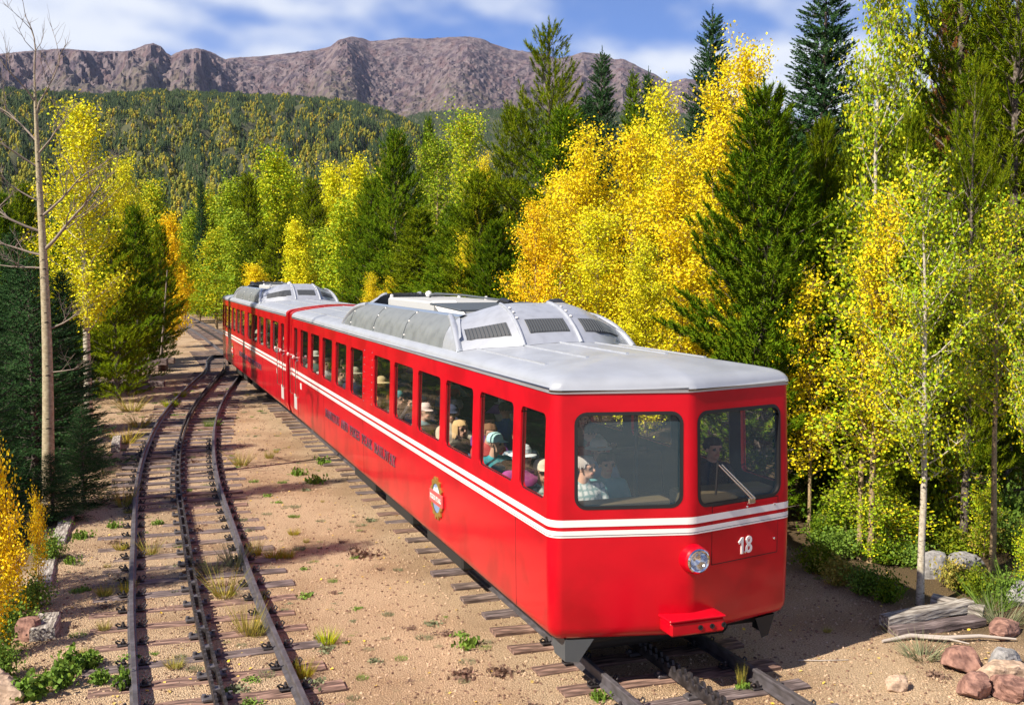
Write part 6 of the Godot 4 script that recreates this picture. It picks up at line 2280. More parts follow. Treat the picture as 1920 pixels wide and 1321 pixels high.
# bones: [a, b, radius a, radius b, region]
func net(bones: Array, cell: float, blend: float) -> Dictionary:
	var lo := Vector3.INF
	var hi := -Vector3.INF
	for b in bones:
		var m: float = maxf(b[2], b[3]) + cell * 3
		for e in [b[0], b[1]]:
			lo = lo.min(e - Vector3.ONE * m)
			hi = hi.max(e + Vector3.ONE * m)
	var n := Vector3i(((hi - lo) / cell).ceil()) + Vector3i.ONE * 2
	var field := PackedFloat32Array()
	field.resize(n.x * n.y * n.z)
	field.fill(1.0)
	for b in bones:
		var m: float = maxf(b[2], b[3]) + cell * 2.5 + blend
		var l := Vector3i(((b[0].min(b[1]) - Vector3.ONE * m - lo) / cell).floor()).clamp(Vector3i.ZERO, n - Vector3i.ONE)
		var h := Vector3i(((b[0].max(b[1]) + Vector3.ONE * m - lo) / cell).ceil()).clamp(Vector3i.ZERO, n - Vector3i.ONE)
		for z in range(l.z, h.z + 1):
			for y in range(l.y, h.y + 1):
				for x in range(l.x, h.x + 1):
					var k := (z * n.y + y) * n.x + x
					var d := capsule(lo + Vector3(x, y, z) * cell, b[0], b[1], b[2], b[3])
					var f := field[k]
					var q := maxf(blend - absf(d - f), 0.0) / blend
					field[k] = minf(d, f) - q * q * blend * 0.25
	var at := {}
	var v := PackedVector3Array()
	var idx := PackedInt32Array()
	for z in n.z - 1:
		for y in n.y - 1:
			for x in n.x - 1:
				var k := (z * n.y + y) * n.x + x
				var mask := 0
				for c in 8:
					if field[k + (c & 1) + ((c >> 1) & 1) * n.x + ((c >> 2) & 1) * n.x * n.y] < 0.0:
						mask += 1
				if mask == 0 or mask == 8:
					continue
				var sum := Vector3.ZERO
				var crossings := 0
				for e in [[0, 1], [2, 3], [4, 5], [6, 7], [0, 2], [1, 3], [4, 6], [5, 7], [0, 4], [1, 5], [2, 6], [3, 7]]:
					var i0: int = e[0]
					var i1: int = e[1]
					var f0 := field[k + (i0 & 1) + ((i0 >> 1) & 1) * n.x + ((i0 >> 2) & 1) * n.x * n.y]
					var f1 := field[k + (i1 & 1) + ((i1 >> 1) & 1) * n.x + ((i1 >> 2) & 1) * n.x * n.y]
					if (f0 < 0.0) != (f1 < 0.0):
						var t := f0 / (f0 - f1)
						sum += Vector3(i0 & 1, (i0 >> 1) & 1, (i0 >> 2) & 1).lerp(Vector3(i1 & 1, (i1 >> 1) & 1, (i1 >> 2) & 1), t)
						crossings += 1
				at[k] = v.size()
				v.push_back(lo + (Vector3(x, y, z) + sum / crossings) * cell)
	var steps := [1, n.x, n.x * n.y]
	for k in at:
		var inside := field[k] < 0.0
		for a in 3:
			if (field[k + steps[a]] < 0.0) == inside:
				continue
			var b: int = steps[(a + 1) % 3]
			var c: int = steps[(a + 2) % 3]
			if not (at.has(k - b) and at.has(k - c) and at.has(k - b - c)):
				continue
			var q := [at[k], at[k - b], at[k - b - c], at[k - c]]
			if inside:
				idx.append_array(PackedInt32Array([q[0], q[2], q[1], q[0], q[3], q[2]]))
			else:
				idx.append_array(PackedInt32Array([q[0], q[1], q[2], q[0], q[2], q[3]]))
	var region := PackedInt32Array()
	for p in v:
		var best := 1e9
		var which := 0
		for b in bones:
			var d := capsule(p, b[0], b[1], b[2], b[3])
			if d < best:
				best = d
				which = b[4]
		region.push_back(which)
	return {"v": v, "i": idx, "region": region}


# regions: 0 skin, 1 shirt or jacket, 2 trousers, 3 shoes, 4 eyes, 5 lips, 6 second colour of the shirt
func head_net() -> Dictionary:
	var b := []
	b.push_back([Vector3(0, 0.045, -0.02), Vector3(0, 0.045, 0.012), 0.083, 0.078, 0])
	b.push_back([Vector3(0, 0.02, 0.02), Vector3(0, -0.045, 0.045), 0.066, 0.046, 0])
	b.push_back([Vector3(0, -0.06, 0.05), Vector3(0, -0.068, 0.062), 0.034, 0.024, 0])
	b.push_back([Vector3(0, 0.035, 0.085), Vector3(0, -0.005, 0.108), 0.012, 0.016, 0])
	b.push_back([Vector3(-0.045, 0.042, 0.070), Vector3(0.045, 0.042, 0.070), 0.016, 0.016, 0])
	for e in [-1.0, 1.0]:
		b.push_back([Vector3(e * 0.082, 0.025, -0.005), Vector3(e * 0.086, -0.012, 0.0), 0.014, 0.010, 0])
		b.push_back([Vector3(e * 0.032, 0.024, 0.080), Vector3(e * 0.034, 0.024, 0.082), 0.0125, 0.0125, 4])
	b.push_back([Vector3(-0.02, -0.038, 0.088), Vector3(0.02, -0.038, 0.088), 0.008, 0.008, 5])
	b.push_back([Vector3(0, -0.05, -0.01), Vector3(0, -0.14, -0.03), 0.052, 0.058, 0])
	return net(b, 0.0085, 0.02)


func hand_net() -> Dictionary:
	var b := []
	b.push_back([Vector3(0, 0, 0.0), Vector3(0, 0, 0.05), 0.024, 0.03, 0])
	b.push_back([Vector3(-0.022, 0, 0.06), Vector3(0.024, 0, 0.066), 0.014, 0.014, 0])
	for k in 4:
		var x := -0.030 + 0.020 * k
		var long: float = [0.058, 0.072, 0.076, 0.068][k]
		b.push_back([Vector3(x, 0, 0.07), Vector3(x * 1.1, -0.012, 0.07 + long * 0.55), 0.0095, 0.0085, 0])
		b.push_back([Vector3(x * 1.1, -0.012, 0.07 + long * 0.55), Vector3(x * 1.1, -0.034, 0.07 + long * 0.9), 0.0085, 0.0075, 0])
	b.push_back([Vector3(0.022, -0.004, 0.02), Vector3(0.052, -0.014, 0.055), 0.013, 0.011, 0])
	b.push_back([Vector3(0.052, -0.014, 0.055), Vector3(0.056, -0.024, 0.085), 0.010, 0.008, 0])
	return net(b, 0.0065, 0.008)


# seated, hips over the origin at seat height, facing +z; arms: 0 in the lap, 1 raised to the face, 2 one arm on the sill
func body_bones(arms: int, stout: float) -> Array:
	var b := []
	b.push_back([Vector3(-0.06, 0.11, 0.0), Vector3(0.06, 0.11, 0.0), 0.125 * stout, 0.125 * stout, 2])
	b.push_back([Vector3(0, 0.14, 0.0), Vector3(0, 0.36, -0.03), 0.135 * stout, 0.135 * stout, 1])
	b.push_back([Vector3(-0.075, 0.40, -0.035), Vector3(0.075, 0.40, -0.035), 0.115 * stout, 0.115 * stout, 1])
	b.push_back([Vector3(-0.15, 0.49, -0.04), Vector3(0.15, 0.49, -0.04), 0.062, 0.062, 1])
	b.push_back([Vector3(0, 0.49, -0.04), Vector3(0, 0.57, -0.03), 0.075, 0.058, 1])
	for e in [-1.0, 1.0]:
		b.push_back([Vector3(e * 0.09, 0.09, 0.02), Vector3(e * 0.12, 0.10, 0.42), 0.085, 0.06, 2])
		b.push_back([Vector3(e * 0.12, 0.10, 0.42), Vector3(e * 0.12, -0.33, 0.40), 0.058, 0.04, 2])
		b.push_back([Vector3(e * 0.12, -0.39, 0.39), Vector3(e * 0.13, -0.41, 0.54), 0.04, 0.034, 3])
		var raised = arms == 1 or (arms == 2 and e > 0)
		var sh := Vector3(e * 0.19, 0.475, -0.04)
		var el := Vector3(e * 0.25, 0.24, 0.08)
		var wr := Vector3(e * 0.10, 0.20, 0.28)
		if raised:
			el = Vector3(e * 0.25, 0.36, 0.2) if arms == 1 else Vector3(e * 0.34, 0.30, 0.14)
			wr = Vector3(e * 0.07, 0.58, 0.24) if arms == 1 else Vector3(e * 0.28, 0.36, 0.36)
		b.push_back([sh, el, 0.060, 0.047, 1])
		b.push_back([el, wr, 0.047, 0.035, 1])
		b.push_back([wr, wr + (wr - el).normalized() * 0.02, 0.027, 0.026, 0])
	return b


var figures: Array = []
var head_part: Dictionary
var hand_part: Dictionary


func joined_parts(arms: int, stout: float, look: Basis) -> Dictionary:
	var bones := body_bones(arms, stout)
	var d := net(bones, 0.021, 0.05)
	var out := {"v": d.v.duplicate(), "i": d.i.duplicate(), "region": d.region.duplicate()}
	var parts := [[head_part, Transform3D(look, Vector3(0, 0.695, 0.0))]]
	for b in bones:
		if b[4] == 0:
			var fwd: Vector3 = (b[1] - b[0]).normalized()
			var e := signf(b[0].x)
			var up := Vector3(0, 1, 0.2) if fwd.y < 0.5 else Vector3(0, 0.2, -1)
			var x := up.cross(fwd).normalized() * -e
			parts.push_back([hand_part, Transform3D(Basis(x, fwd.cross(x) * -e * -e, fwd), b[0])])
	for p in parts:
		var first: int = out.v.size()
		for q in p[0].v:
			out.v.push_back(p[1] * q)
		out.region.append_array(p[0].region)
		for k in p[0].i:
			out.i.push_back(first + k)
	return out


func person(label: String, car: Node3D, at: Vector3, turn: float, figure: int, look: float, skin_: Color, shirt: Color, trousers: Color, hat: String, hat_color: Color, second := Color(0, 0, 0, 0), group := "") -> void:
	var t := thing("person", label, "person", car.transform * at, car.rotation.y + turn, group)
	var d: Dictionary = figures[figure]
	var colors := PackedColorArray()
	for k in d.region.size():
		var p: Vector3 = d.v[k]
		var c := skin_
		match d.region[k]:
			1:
				c = shirt
				if second.a > 0.0 and (fposmod(p.x + 0.02, 0.06) < 0.018 or fposmod(p.y, 0.06) < 0.018):
					c = second
			2:
				c = trousers
			3:
				c = Color(0.03, 0.03, 0.03)
			4:
				c = Color(0.03, 0.025, 0.02)
			5:
				c = skin_ * Color(0.8, 0.5, 0.5)
		colors.push_back(c)
	var s := Shape.new()
	s.colored = true
	s.v = d.v
	s.c = colors
	s.i = d.i
	s.n.resize(d.v.size())
	s.smooth()
	put("body", s.mesh(), mats["person"], t)
	var hx := Transform3D(Basis(Vector3.UP, [0.0, 0.0, 0.0, 0.5, -0.5][figure]), Vector3(0, 0.695, 0.0))
	s = Shape.new()
	var m := StandardMaterial3D.new()
	m.resource_name = "headwear"
	m.albedo_color = hat_color.linear_to_srgb()
	m.roughness = 0.9
	if hat == "cap" or hat == "brim" or hat == "knit":
		var up := Transform3D(hx.basis * Basis(Vector3.RIGHT, -PI / 2), hx * Vector3(0, 0.055, -0.012))
		s.lathe([Vector2(0.101, -0.012), Vector2(0.104, 0.01), Vector2(0.098, 0.05), Vector2(0.075, 0.082), Vector2(0.04, 0.098), Vector2(0.0, 0.102)], up, 18)
		if hat == "brim":
			s.lathe([Vector2(0.10, 0.0), Vector2(0.16, -0.022), Vector2(0.163, -0.026), Vector2(0.10, -0.012)], up, 20)
		if hat == "cap":
			for k in 8:
				var a0 := lerpf(-0.9, 0.9, k / 8.0)
				var a1 := lerpf(-0.9, 0.9, (k + 1) / 8.0)
				s.flat([hx * Vector3(sin(a0) * 0.1, 0.062, cos(a0) * 0.1 - 0.012), hx * Vector3(sin(a1) * 0.1, 0.062, cos(a1) * 0.1 - 0.012), hx * Vector3(sin(a1) * 0.092, 0.045, cos(a1) * 0.17), hx * Vector3(sin(a0) * 0.092, 0.045, cos(a0) * 0.17)], hx * Vector3.ZERO)
		put("hat", s.mesh(), m, t)
	else:
		# hair: a cap of locks over the skull, longer for "long"
		var low := -0.10 if hat == "long" else 0.02
		for k in 30:
			var a := lerpf(-PI, PI, k / 30.0) + PI
			var o := Vector3(sin(a), 0, cos(a))
			var e := lerpf(low, 0.075, smoothstep(0.35, 0.75, cos(a))) + 0.012 * sin(k * 2.7)
			s.tube([hx * Vector3(0, 0.128, -0.01), hx * (o * 0.066 + Vector3(0, 0.112, -0.008)), hx * (o * 0.09 + Vector3(0, 0.06, -0.008)), hx * (o * 0.092 + Vector3(0, e, -0.012))], [0.018, 0.022, 0.02, 0.010], 5)
		put("hair", s.mesh(), m, t)
	if hat == "cap" and figure == 0:
		s = Shape.new()
		s.tube([hx * Vector3(-0.07, 0.024, 0.07), hx * Vector3(-0.03, 0.022, 0.098), hx * Vector3(0.03, 0.022, 0.098), hx * Vector3(0.07, 0.024, 0.07)], [0.012, 0.02, 0.02, 0.012], 6)
		put("sunglasses", s.mesh(), mats["black_rubber"], t)
	if figure == 1:
		s = Shape.new()
		s.box(Vector3(-0.06, 0.58, 0.20), Vector3(0.06, 0.655, 0.26), Transform3D.IDENTITY, 0.012)
		s.lathe([Vector2(0.03, 0.0), Vector2(0.03, 0.05), Vector2(0.0, 0.05)], Transform3D(Basis.IDENTITY, Vector3(0, 0.615, 0.26)), 12)
		var camera_ := put("held_camera", s.mesh(), mats["black_rubber"])
		camera_.transform = t.transform
		tag(camera_, "dark compact camera held up by the passenger in the teal knit hat", "camera")


func passengers() -> void:
	head_part = head_net()
	hand_part = hand_net()
	figures = [joined_parts(0, 1.05, Basis.IDENTITY), joined_parts(1, 1.0, Basis.IDENTITY), joined_parts(2, 1.1, Basis.IDENTITY), joined_parts(0, 1.0, Basis(Vector3.UP, 0.5)), joined_parts(2, 0.95, Basis(Vector3.UP, -0.5))]
	var car: Node3D = get_node("railcar")
	var rear: Node3D = get_node("railcar_001")
	var light := Color(0.52, 0.31, 0.22)
	var tan_ := Color(0.40, 0.23, 0.15)
	var sit := FLOOR_Y + 0.47
	var navy := Color(0.02, 0.025, 0.06)
	var jeans := Color(0.05, 0.07, 0.14)
	var dark := Color(0.02, 0.02, 0.022)
	# beside the visible windows, from the nose backwards
	person("passenger in beige cap, sunglasses and pale checked shirt at the foremost side window", car, Vector3(-1.06, sit - 0.03, -0.99), 0.0, 0, 0.0, tan_, Color(0.40, 0.50, 0.44), dark, "cap", Color(0.62, 0.56, 0.42), Color(0.10, 0.16, 0.14))
	person("passenger in white hat and magenta jacket behind the man in the beige cap", car, Vector3(-1.05, sit + 0.03, -1.62), 0.0, 3, 0.0, light, Color(0.34, 0.05, 0.22), jeans, "brim", Color(0.66, 0.74, 0.76))
	person("passenger in pale aqua cap and turquoise jacket at the second side window", car, Vector3(-1.0, sit, -2.72), 0.2, 3, 0.0, light, Color(0.03, 0.32, 0.38), jeans, "cap", Color(0.42, 0.72, 0.70))
	person("passenger with short dark hair in a pale striped top at the second side window", car, Vector3(-0.55, sit, -3.1), PI, 3, 0.0, tan_, Color(0.40, 0.44, 0.46), dark, "short", Color(0.03, 0.02, 0.015), Color(0.08, 0.14, 0.2))
	person("blonde passenger in dark jacket leaning at the third side window", car, Vector3(-1.0, sit - 0.03, -4.2), 0.9, 4, 0.0, light, Color(0.06, 0.055, 0.04), dark, "long", Color(0.60, 0.42, 0.20))
	person("dark haired passenger in a purple top beside the blonde one", car, Vector3(-0.5, sit, -4.5), 0.1, 0, 0.0, tan_, Color(0.14, 0.03, 0.20), jeans, "short", Color(0.06, 0.03, 0.02))
	person("passenger in whitish pink cap and grey blue jacket at the fourth side window", car, Vector3(-1.0, sit - 0.02, -5.98), 0.3, 2, 0.0, light, Color(0.20, 0.30, 0.32), dark, "cap", Color(0.72, 0.60, 0.56))
	person("grey haired passenger in dark blue seated beyond the one in the pinkish cap", car, Vector3(-0.45, sit, -6.2), PI, 0, 0.0, light, navy, jeans, "short", Color(0.30, 0.28, 0.26))
	person("passenger in teal knit hat holding up a camera at the fifth side window", car, Vector3(-1.0, sit - 0.02, -7.7), 0.7, 1, 0.0, light, Color(0.02, 0.02, 0.028), dark, "knit", Color(0.10, 0.34, 0.34))
	person("dark haired passenger in black beside the one with the camera", car, Vector3(-0.5, sit, -7.5), 0.4, 0, 0.0, tan_, Color(0.015, 0.015, 0.03), dark, "short", Color(0.02, 0.015, 0.012))
	person("passenger in light green jacket at the sixth side window by the riveted post", car, Vector3(-1.05, sit - 0.06, -8.7), 0.0, 3, 0.0, light, Color(0.26, 0.36, 0.10), jeans, "short", Color(0.10, 0.06, 0.03))
	person("passenger in beige brimmed hat and navy jacket just behind the riveted post", car, Vector3(-1.0, sit + 0.07, -11.25), 0.2, 3, 0.0, light, navy, dark, "brim", Color(0.46, 0.44, 0.32))
	person("passenger in olive grey jacket raising both hands behind the post", car, Vector3(-1.0, sit - 0.08, -12.75), 0.4, 2, 0.0, light, Color(0.12, 0.14, 0.10), dark, "short", Color(0.05, 0.03, 0.02))
	person("passenger in a white shirt in the middle of the front car", car, Vector3(-0.75, sit + 0.05, -13.6), PI, 0, 0.0, light, Color(0.66, 0.66, 0.68), navy, "short", Color(0.08, 0.05, 0.03))
	person("passenger in white top with dark waistcoat at the ninth side window", car, Vector3(-1.0, sit, -14.45), 0.2, 0, 0.0, light, Color(0.60, 0.58, 0.56), navy, "knit", Color(0.05, 0.03, 0.03))
	person("passenger in pale hat and grey green coat at the tenth side window", car, Vector3(-1.0, sit + 0.06, -15.9), 0.2, 3, 0.0, light, Color(0.12, 0.20, 0.17), dark, "brim", Color(0.55, 0.58, 0.50))
	person("passenger in a red top between the aqua cap and the blonde", car, Vector3(-0.8, sit, -3.55), 0.1, 0, 0.0, light, Color(0.42, 0.05, 0.05), jeans, "short", Color(0.20, 0.10, 0.05))
	person("passenger in a cream jumper and dark cap near the blonde", car, Vector3(-0.82, sit + 0.04, -5.2), 0.3, 4, 0.0, tan_, Color(0.56, 0.50, 0.38), jeans, "cap", Color(0.04, 0.05, 0.10))
	person("white haired passenger in a blue shirt past the pinkish cap", car, Vector3(-0.85, sit + 0.02, -6.85), 0.2, 3, 0.0, light, Color(0.08, 0.18, 0.42), dark, "short", Color(0.62, 0.60, 0.57))
	person("passenger in orange top and straw hat before the riveted post", car, Vector3(-0.82, sit + 0.03, -9.7), 0.2, 0, 0.0, light, Color(0.55, 0.20, 0.04), jeans, "brim", Color(0.56, 0.46, 0.24))
	# behind the windscreen
	person("passenger in white checked shirt behind the left windscreen", car, Vector3(-0.74, sit + 0.06, -0.60), 0.1, 3, 0.0, light, Color(0.62, 0.66, 0.64), jeans, "short", Color(0.34, 0.32, 0.30), Color(0.22, 0.34, 0.34))
	person("passenger in teal shirt behind the middle of the left windscreen", car, Vector3(-0.36, sit + 0.02, -0.9), -0.1, 0, 0.0, tan_, Color(0.10, 0.26, 0.27), dark, "short", Color(0.05, 0.03, 0.02))
	person("driver in black with dark hair behind the right windscreen", car, Vector3(0.80, sit + 0.16, -0.66), 0.0, 0, 0.0, tan_, Color(0.016, 0.015, 0.015), dark, "short", Color(0.015, 0.01, 0.01))
	# half seen in the dim far half of the car
	var shirts := [Color(0.30, 0.34, 0.40), Color(0.30, 0.05, 0.05), Color(0.22, 0.26, 0.20), Color(0.04, 0.10, 0.28), Color(0.5, 0.46, 0.38), Color(0.22, 0.08, 0.26)]
	for k in 14:
		var z := -1.9 - 1.1 * k
		person("passenger dimly seen in the middle or on the far side of the front car", car, Vector3(0.0 + 0.38 * (k % 3), sit + 0.02 * (k % 4), z), 0.0 if k % 2 == 0 else PI, [0, 3, 4][k % 3], 0.0, light if k % 3 else tan_, shirts[k % 6], dark, "short" if k % 4 else "brim", Color(0.06, 0.04, 0.03) if k % 4 else Color(0.4, 0.4, 0.36), Color(0, 0, 0, 0), "passengers across the aisle")
	for k in 7:
		var z := -8.9 - 1.2 * k
		person("passenger glimpsed through the side windows of the rear car", rear, Vector3(1.0 - 0.35 * (k % 2), sit, z), PI if k % 2 == 0 else 0.0, [0, 3, 2][k % 3], 0.0, light, [Color(0.2, 0.3, 0.3), Color(0.03, 0.05, 0.15), Color(0.4, 0.4, 0.4), Color(0.1, 0.2, 0.12)][k % 4], dark, ["brim", "short", "cap"][k % 3], [Color(0.55, 0.6, 0.5), Color(0.05, 0.03, 0.02), Color(0.1, 0.4, 0.36)][k % 3], Color(0, 0, 0, 0), "passengers in the rear car")


func boulder(called: String, label: String, category: String, x: float, f: float, size: Vector3, seed_: int, material: int, facets := 0.5, turn := 0.0, sink := 0.25) -> void:
	var r := RandomNumberGenerator.new()
	r.seed = seed_
	var f1 := FastNoiseLite.new()
	f1.seed = seed_
	f1.frequency = 1.1
	f1.fractal_octaves = 4
	var cuts := []
	for k in 13:
		cuts.push_back([Vector3(r.randfn(0, 1), r.randfn(0, 0.7), r.randfn(0, 1)).normalized(), r.randf_range(0.50, 0.78)])
	cuts.push_back([Vector3(r.randfn(0, 0.15), 1, r.randfn(0, 0.15)).normalized(), 0.7])
	var s := Shape.new()
	var rows := 20
	var cols := 32
	for j in rows + 1:
		var el := PI * (j / float(rows) - 0.5)
		for i in cols + 1:
			var az := TAU * (i % cols) / cols
			var d := Vector3(cos(az) * cos(el), sin(el), sin(az) * cos(el))
			var q := 1.0
			for c in cuts:
				var dot_: float = d.dot(c[0])
				if dot_ > 0.05:
					q = minf(q, lerpf(1.0, c[1] / dot_, lerpf(0.75, 1.0, facets)) if c[1] / dot_ < 1.0 else 1.0)
			q *= 1.22 * (1.0 + f1.get_noise_3dv(d * 2.4) * 0.11)
			s.point(d * q * size * 0.5, d)
	for j in rows:
		for i in cols:
			var k := j * (cols + 1) + i
			s.quad(k, k + 1, k + cols + 2, k + cols + 1)
	var o := put(called, s.mesh(false), mats["boulder_%d" % material])
	o.position = Vector3(x, ground_y(x, f) + size.y * (0.42 - sink), -f)
	o.rotation.y = turn
	tag(o, label, category)


func timber(label: String, x: float, f: float, long: float, high: float, wide: float, turn: float, lift := 0.0, tilt := 0.0, material := "weathered_timber", category := "timber", called := "timber") -> void:
	var s := Shape.new()
	var n := 7
	var r := RandomNumberGenerator.new()
	r.seed = int(long * 1000) + int(f * 10)
	var rings := []
	for k in n + 1:
		var a := lerpf(-long / 2, long / 2, k / float(n))
		var h := high + r.randf_range(-0.012, 0.012)
		var w0 := wide / 2 + r.randf_range(-0.008, 0.008)
		var w1 := wide / 2 + r.randf_range(-0.008, 0.008)
		var c := 0.018
		rings.push_back([Vector3(a, 0, -w0), Vector3(a, h - c, -w0), Vector3(a, h, -w0 + c), Vector3(a, h + r.randf_range(-0.006, 0.004), 0), Vector3(a, h, w1 - c), Vector3(a, h - c, w1), Vector3(a, 0, w1)])
	for k in n:
		var mid := Vector3(lerpf(rings[k][0].x, rings[k + 1][0].x, 0.5), high * 0.4, 0)
		for q in 6:
			s.flat([rings[k][q], rings[k + 1][q], rings[k + 1][q + 1], rings[k][q + 1]], mid)
	s.flat(rings[0], Vector3.ZERO)
	s.flat(rings[n], Vector3.ZERO)
	var o := put(called, s.mesh(), mats[material])
	o.transform = Transform3D(Basis(Vector3.UP, turn) * Basis(Vector3.BACK, tilt), Vector3(x, ground_y(x, f) + lift, -f))
	tag(o, label, category)


func trackside() -> void:
	# boulders by the right-hand corner of the picture
	boulder("rock", "small tan rock lying alone on the gravel before the red boulder", "rock", 3.88, 10.5, Vector3(0.27, 0.19, 0.2), 3, 1, 0.5, 0.4, 0.15)
	boulder("rock", "dark red flat-topped boulder nearest the fallen log", "rock", 4.78, 11.05, Vector3(0.40, 0.34, 0.36), 8, 0, 1.0, 0.3, 0.12)
	boulder("rock", "pinkish flat slab of rock beside the end of the white stick", "rock", 5.72, 12.15, Vector3(0.48, 0.26, 0.34), 12, 0, 0.7, 1.0, 0.2)
	boulder("rock", "pink and grey boulder behind the split red block", "rock", 5.05, 10.75, Vector3(0.46, 0.3, 0.4), 15, 1, 0.7, 0.1, 0.2)
	boulder("rock", "bluish grey boulder at the right edge behind the pink one", "rock", 5.28, 11.2, Vector3(0.36, 0.26, 0.3), 17, 2, 0.5, 0.7, 0.2)
	boulder("rock", "split reddish block with a pale face in the bottom right corner", "rock", 4.58, 10.33, Vector3(0.34, 0.32, 0.34), 19, 0, 1.0, 0.8, 0.15)
	boulder("rock", "rounded pink boulder at the right edge beside the split block", "rock", 4.95, 10.3, Vector3(0.44, 0.32, 0.4), 22, 0, 0.5, 0.2, 0.2)
	boulder("rock", "grey boulder standing behind the leaning white aspen's foot", "rock", 5.75, 14.3, Vector3(0.4, 0.5, 0.4), 25, 2, 0.6, 0.3, 0.2)
	boulder("rock", "low grey boulder to the right of the aspen's foot", "rock", 6.2, 14.4, Vector3(0.42, 0.3, 0.4), 27, 2, 0.5, 0.3, 0.2)
	boulder("rock", "grey rock half hidden in weeds under the right-hand aspen", "rock", 6.35, 13.2, Vector3(0.55, 0.42, 0.4), 29, 2, 0.5, 0.9, 0.25)
	boulder("rock", "orange pink boulder on the edge of the bank in the bottom left corner", "rock", -5.15, 10.3, Vector3(0.75, 0.5, 0.7), 31, 1, 0.5, 0.3, 0.45)
	boulder("rock", "brown boulder below the orange one on the bank", "rock", -5.85, 10.7, Vector3(0.5, 0.4, 0.5), 33, 0, 0.6, 1.3, 0.2)
	boulder("rock", "dark angular rock under the end of the broken bank timber", "rock", -5.55, 12.0, Vector3(0.36, 0.4, 0.34), 35, 0, 0.8, 0.3, 0.3)
	# logs under the trees on the right
	timber("grey squared log lying before the leaning white aspen", 4.98, 12.55, 1.35, 0.13, 0.17, 0.42, 0.08, 0.02)
	timber("dark rotten log underneath the grey squared one", 5.02, 12.35, 1.3, 0.09, 0.2, 0.36, 0.0, 0.0, "sleeper_wood_2", "log", "log")
	timber("short sawn log end sticking out to the right behind the grey log", 5.45, 12.85, 0.6, 0.16, 0.17, -0.55, 0.06, -0.12, "weathered_timber", "log", "log")
	var s := Shape.new()
	s.tube([Vector3(-0.75, 0.03, 0.1), Vector3(-0.4, 0.06, 0.0), Vector3(0.0, 0.05, 0.04), Vector3(0.4, 0.05, -0.02), Vector3(0.8, 0.03, 0.03)], [0.018, 0.028, 0.026, 0.022, 0.012], 7)
	s.tube([Vector3(-0.3, 0.05, 0.02), Vector3(0.0, 0.06, 0.12), Vector3(0.2, 0.03, 0.18)], [0.018, 0.014, 0.008], 6)
	var stick := put("stick", s.mesh(), mats["pale_twig"])
	stick.position = Vector3(4.95, ground_y(4.95, 11.95), -11.95)
	tag(stick, "bleached forked stick on the gravel in front of the log", "stick")
	s = Shape.new()
	s.tube([Vector3(-0.25, 0.015, 0), Vector3(0, 0.02, 0.02), Vector3(0.3, 0.012, -0.02)], [0.006, 0.007, 0.004], 5)
	stick = put("stick", s.mesh(), mats["pale_twig"])
	stick.position = Vector3(3.35, ground_y(3.35, 11.3), -11.3)
	tag(stick, "thin dry twig on the gravel right of the main line's rail", "stick")
	# retaining timbers along the left-hand bank
	timber("pale weathered bank timber in full sun along the left edge", -6.52, 14.75, 1.75, 0.22, 0.2, 1.92, -0.16, 0.0)
	timber("grey bank timber behind the pale sunlit one, under the spruce", -7.2, 16.9, 1.7, 0.22, 0.22, 1.88, -0.15, 0.03)
	timber("broken stump of bank timber above the bottom left boulders", -5.42, 12.15, 0.55, 0.26, 0.28, 1.86, -0.12, 0.0)
	timber("short bank timber further back by the weeds at the spruces", -9.4, 25.2, 1.5, 0.2, 0.2, 1.9, -0.02, 0.0)
	# the timber stacks at the back on the left
	var at := Vector3(-14.1, 0, -37.6)
	for k in 4:
		timber("dark stacked beam, %s of the long pile before the pines" % ["lowest front one", "lowest back one", "upper front one", "topmost back one"][k], -16.5 + 0.15 * k, 44.3 + 0.42 * (k % 2), 3.7, 0.26, 0.34, 0.03 * k, 0.27 * (k / 2), 0.0, "sleeper_wood_%d" % (k % 3), "beam", "beam")
	for k in 2:
		timber("bearer under the low plank deck, %s" % ["nearest the camera", "at the back"][k], -14.0, 36.9 + 1.5 * k, 2.9, 0.2, 0.25, 0.05, 0.0, 0.0, "sleeper_wood_2", "beam", "beam")
	var deck := thing("plank_deck", "low deck of dark planks on two bearers left of the siding", "deck", Vector3(-14.3, ground_y(-14.3, 37.6) + 0.2, -37.6))
	for k in 9:
		var b := Shape.new()
		b.box(Vector3(-0.13, 0, -1.15), Vector3(0.13, 0.06, 1.15), Transform3D(Basis(Vector3.UP, 0.01 * (k % 3)), Vector3(-1.2 + 0.28 * k, 0.004 * (k % 2), 0)), 0.01)
		put("plank", b.mesh(), mats["sleeper_wood_%d" % (k % 3)], deck)
	# a leaning bare pole and a dead snag at the left-hand forest edge
	s = Shape.new()
	s.tube([Vector3(0, -0.2, 0), Vector3(0.25, 2.0, 0), Vector3(0.45, 4.2, 0)], [0.05, 0.04, 0.02], 6)
	var pole := put("bare_sapling", s.mesh(), mats["dead_twig"])
	pole.position = Vector3(-15.0, ground_y(-15.0, 45.3), -45.3)
	tag(pole, "thin leaning bare stem at the corner of the dark pines", "tree")
	pebbles()
	weeds()


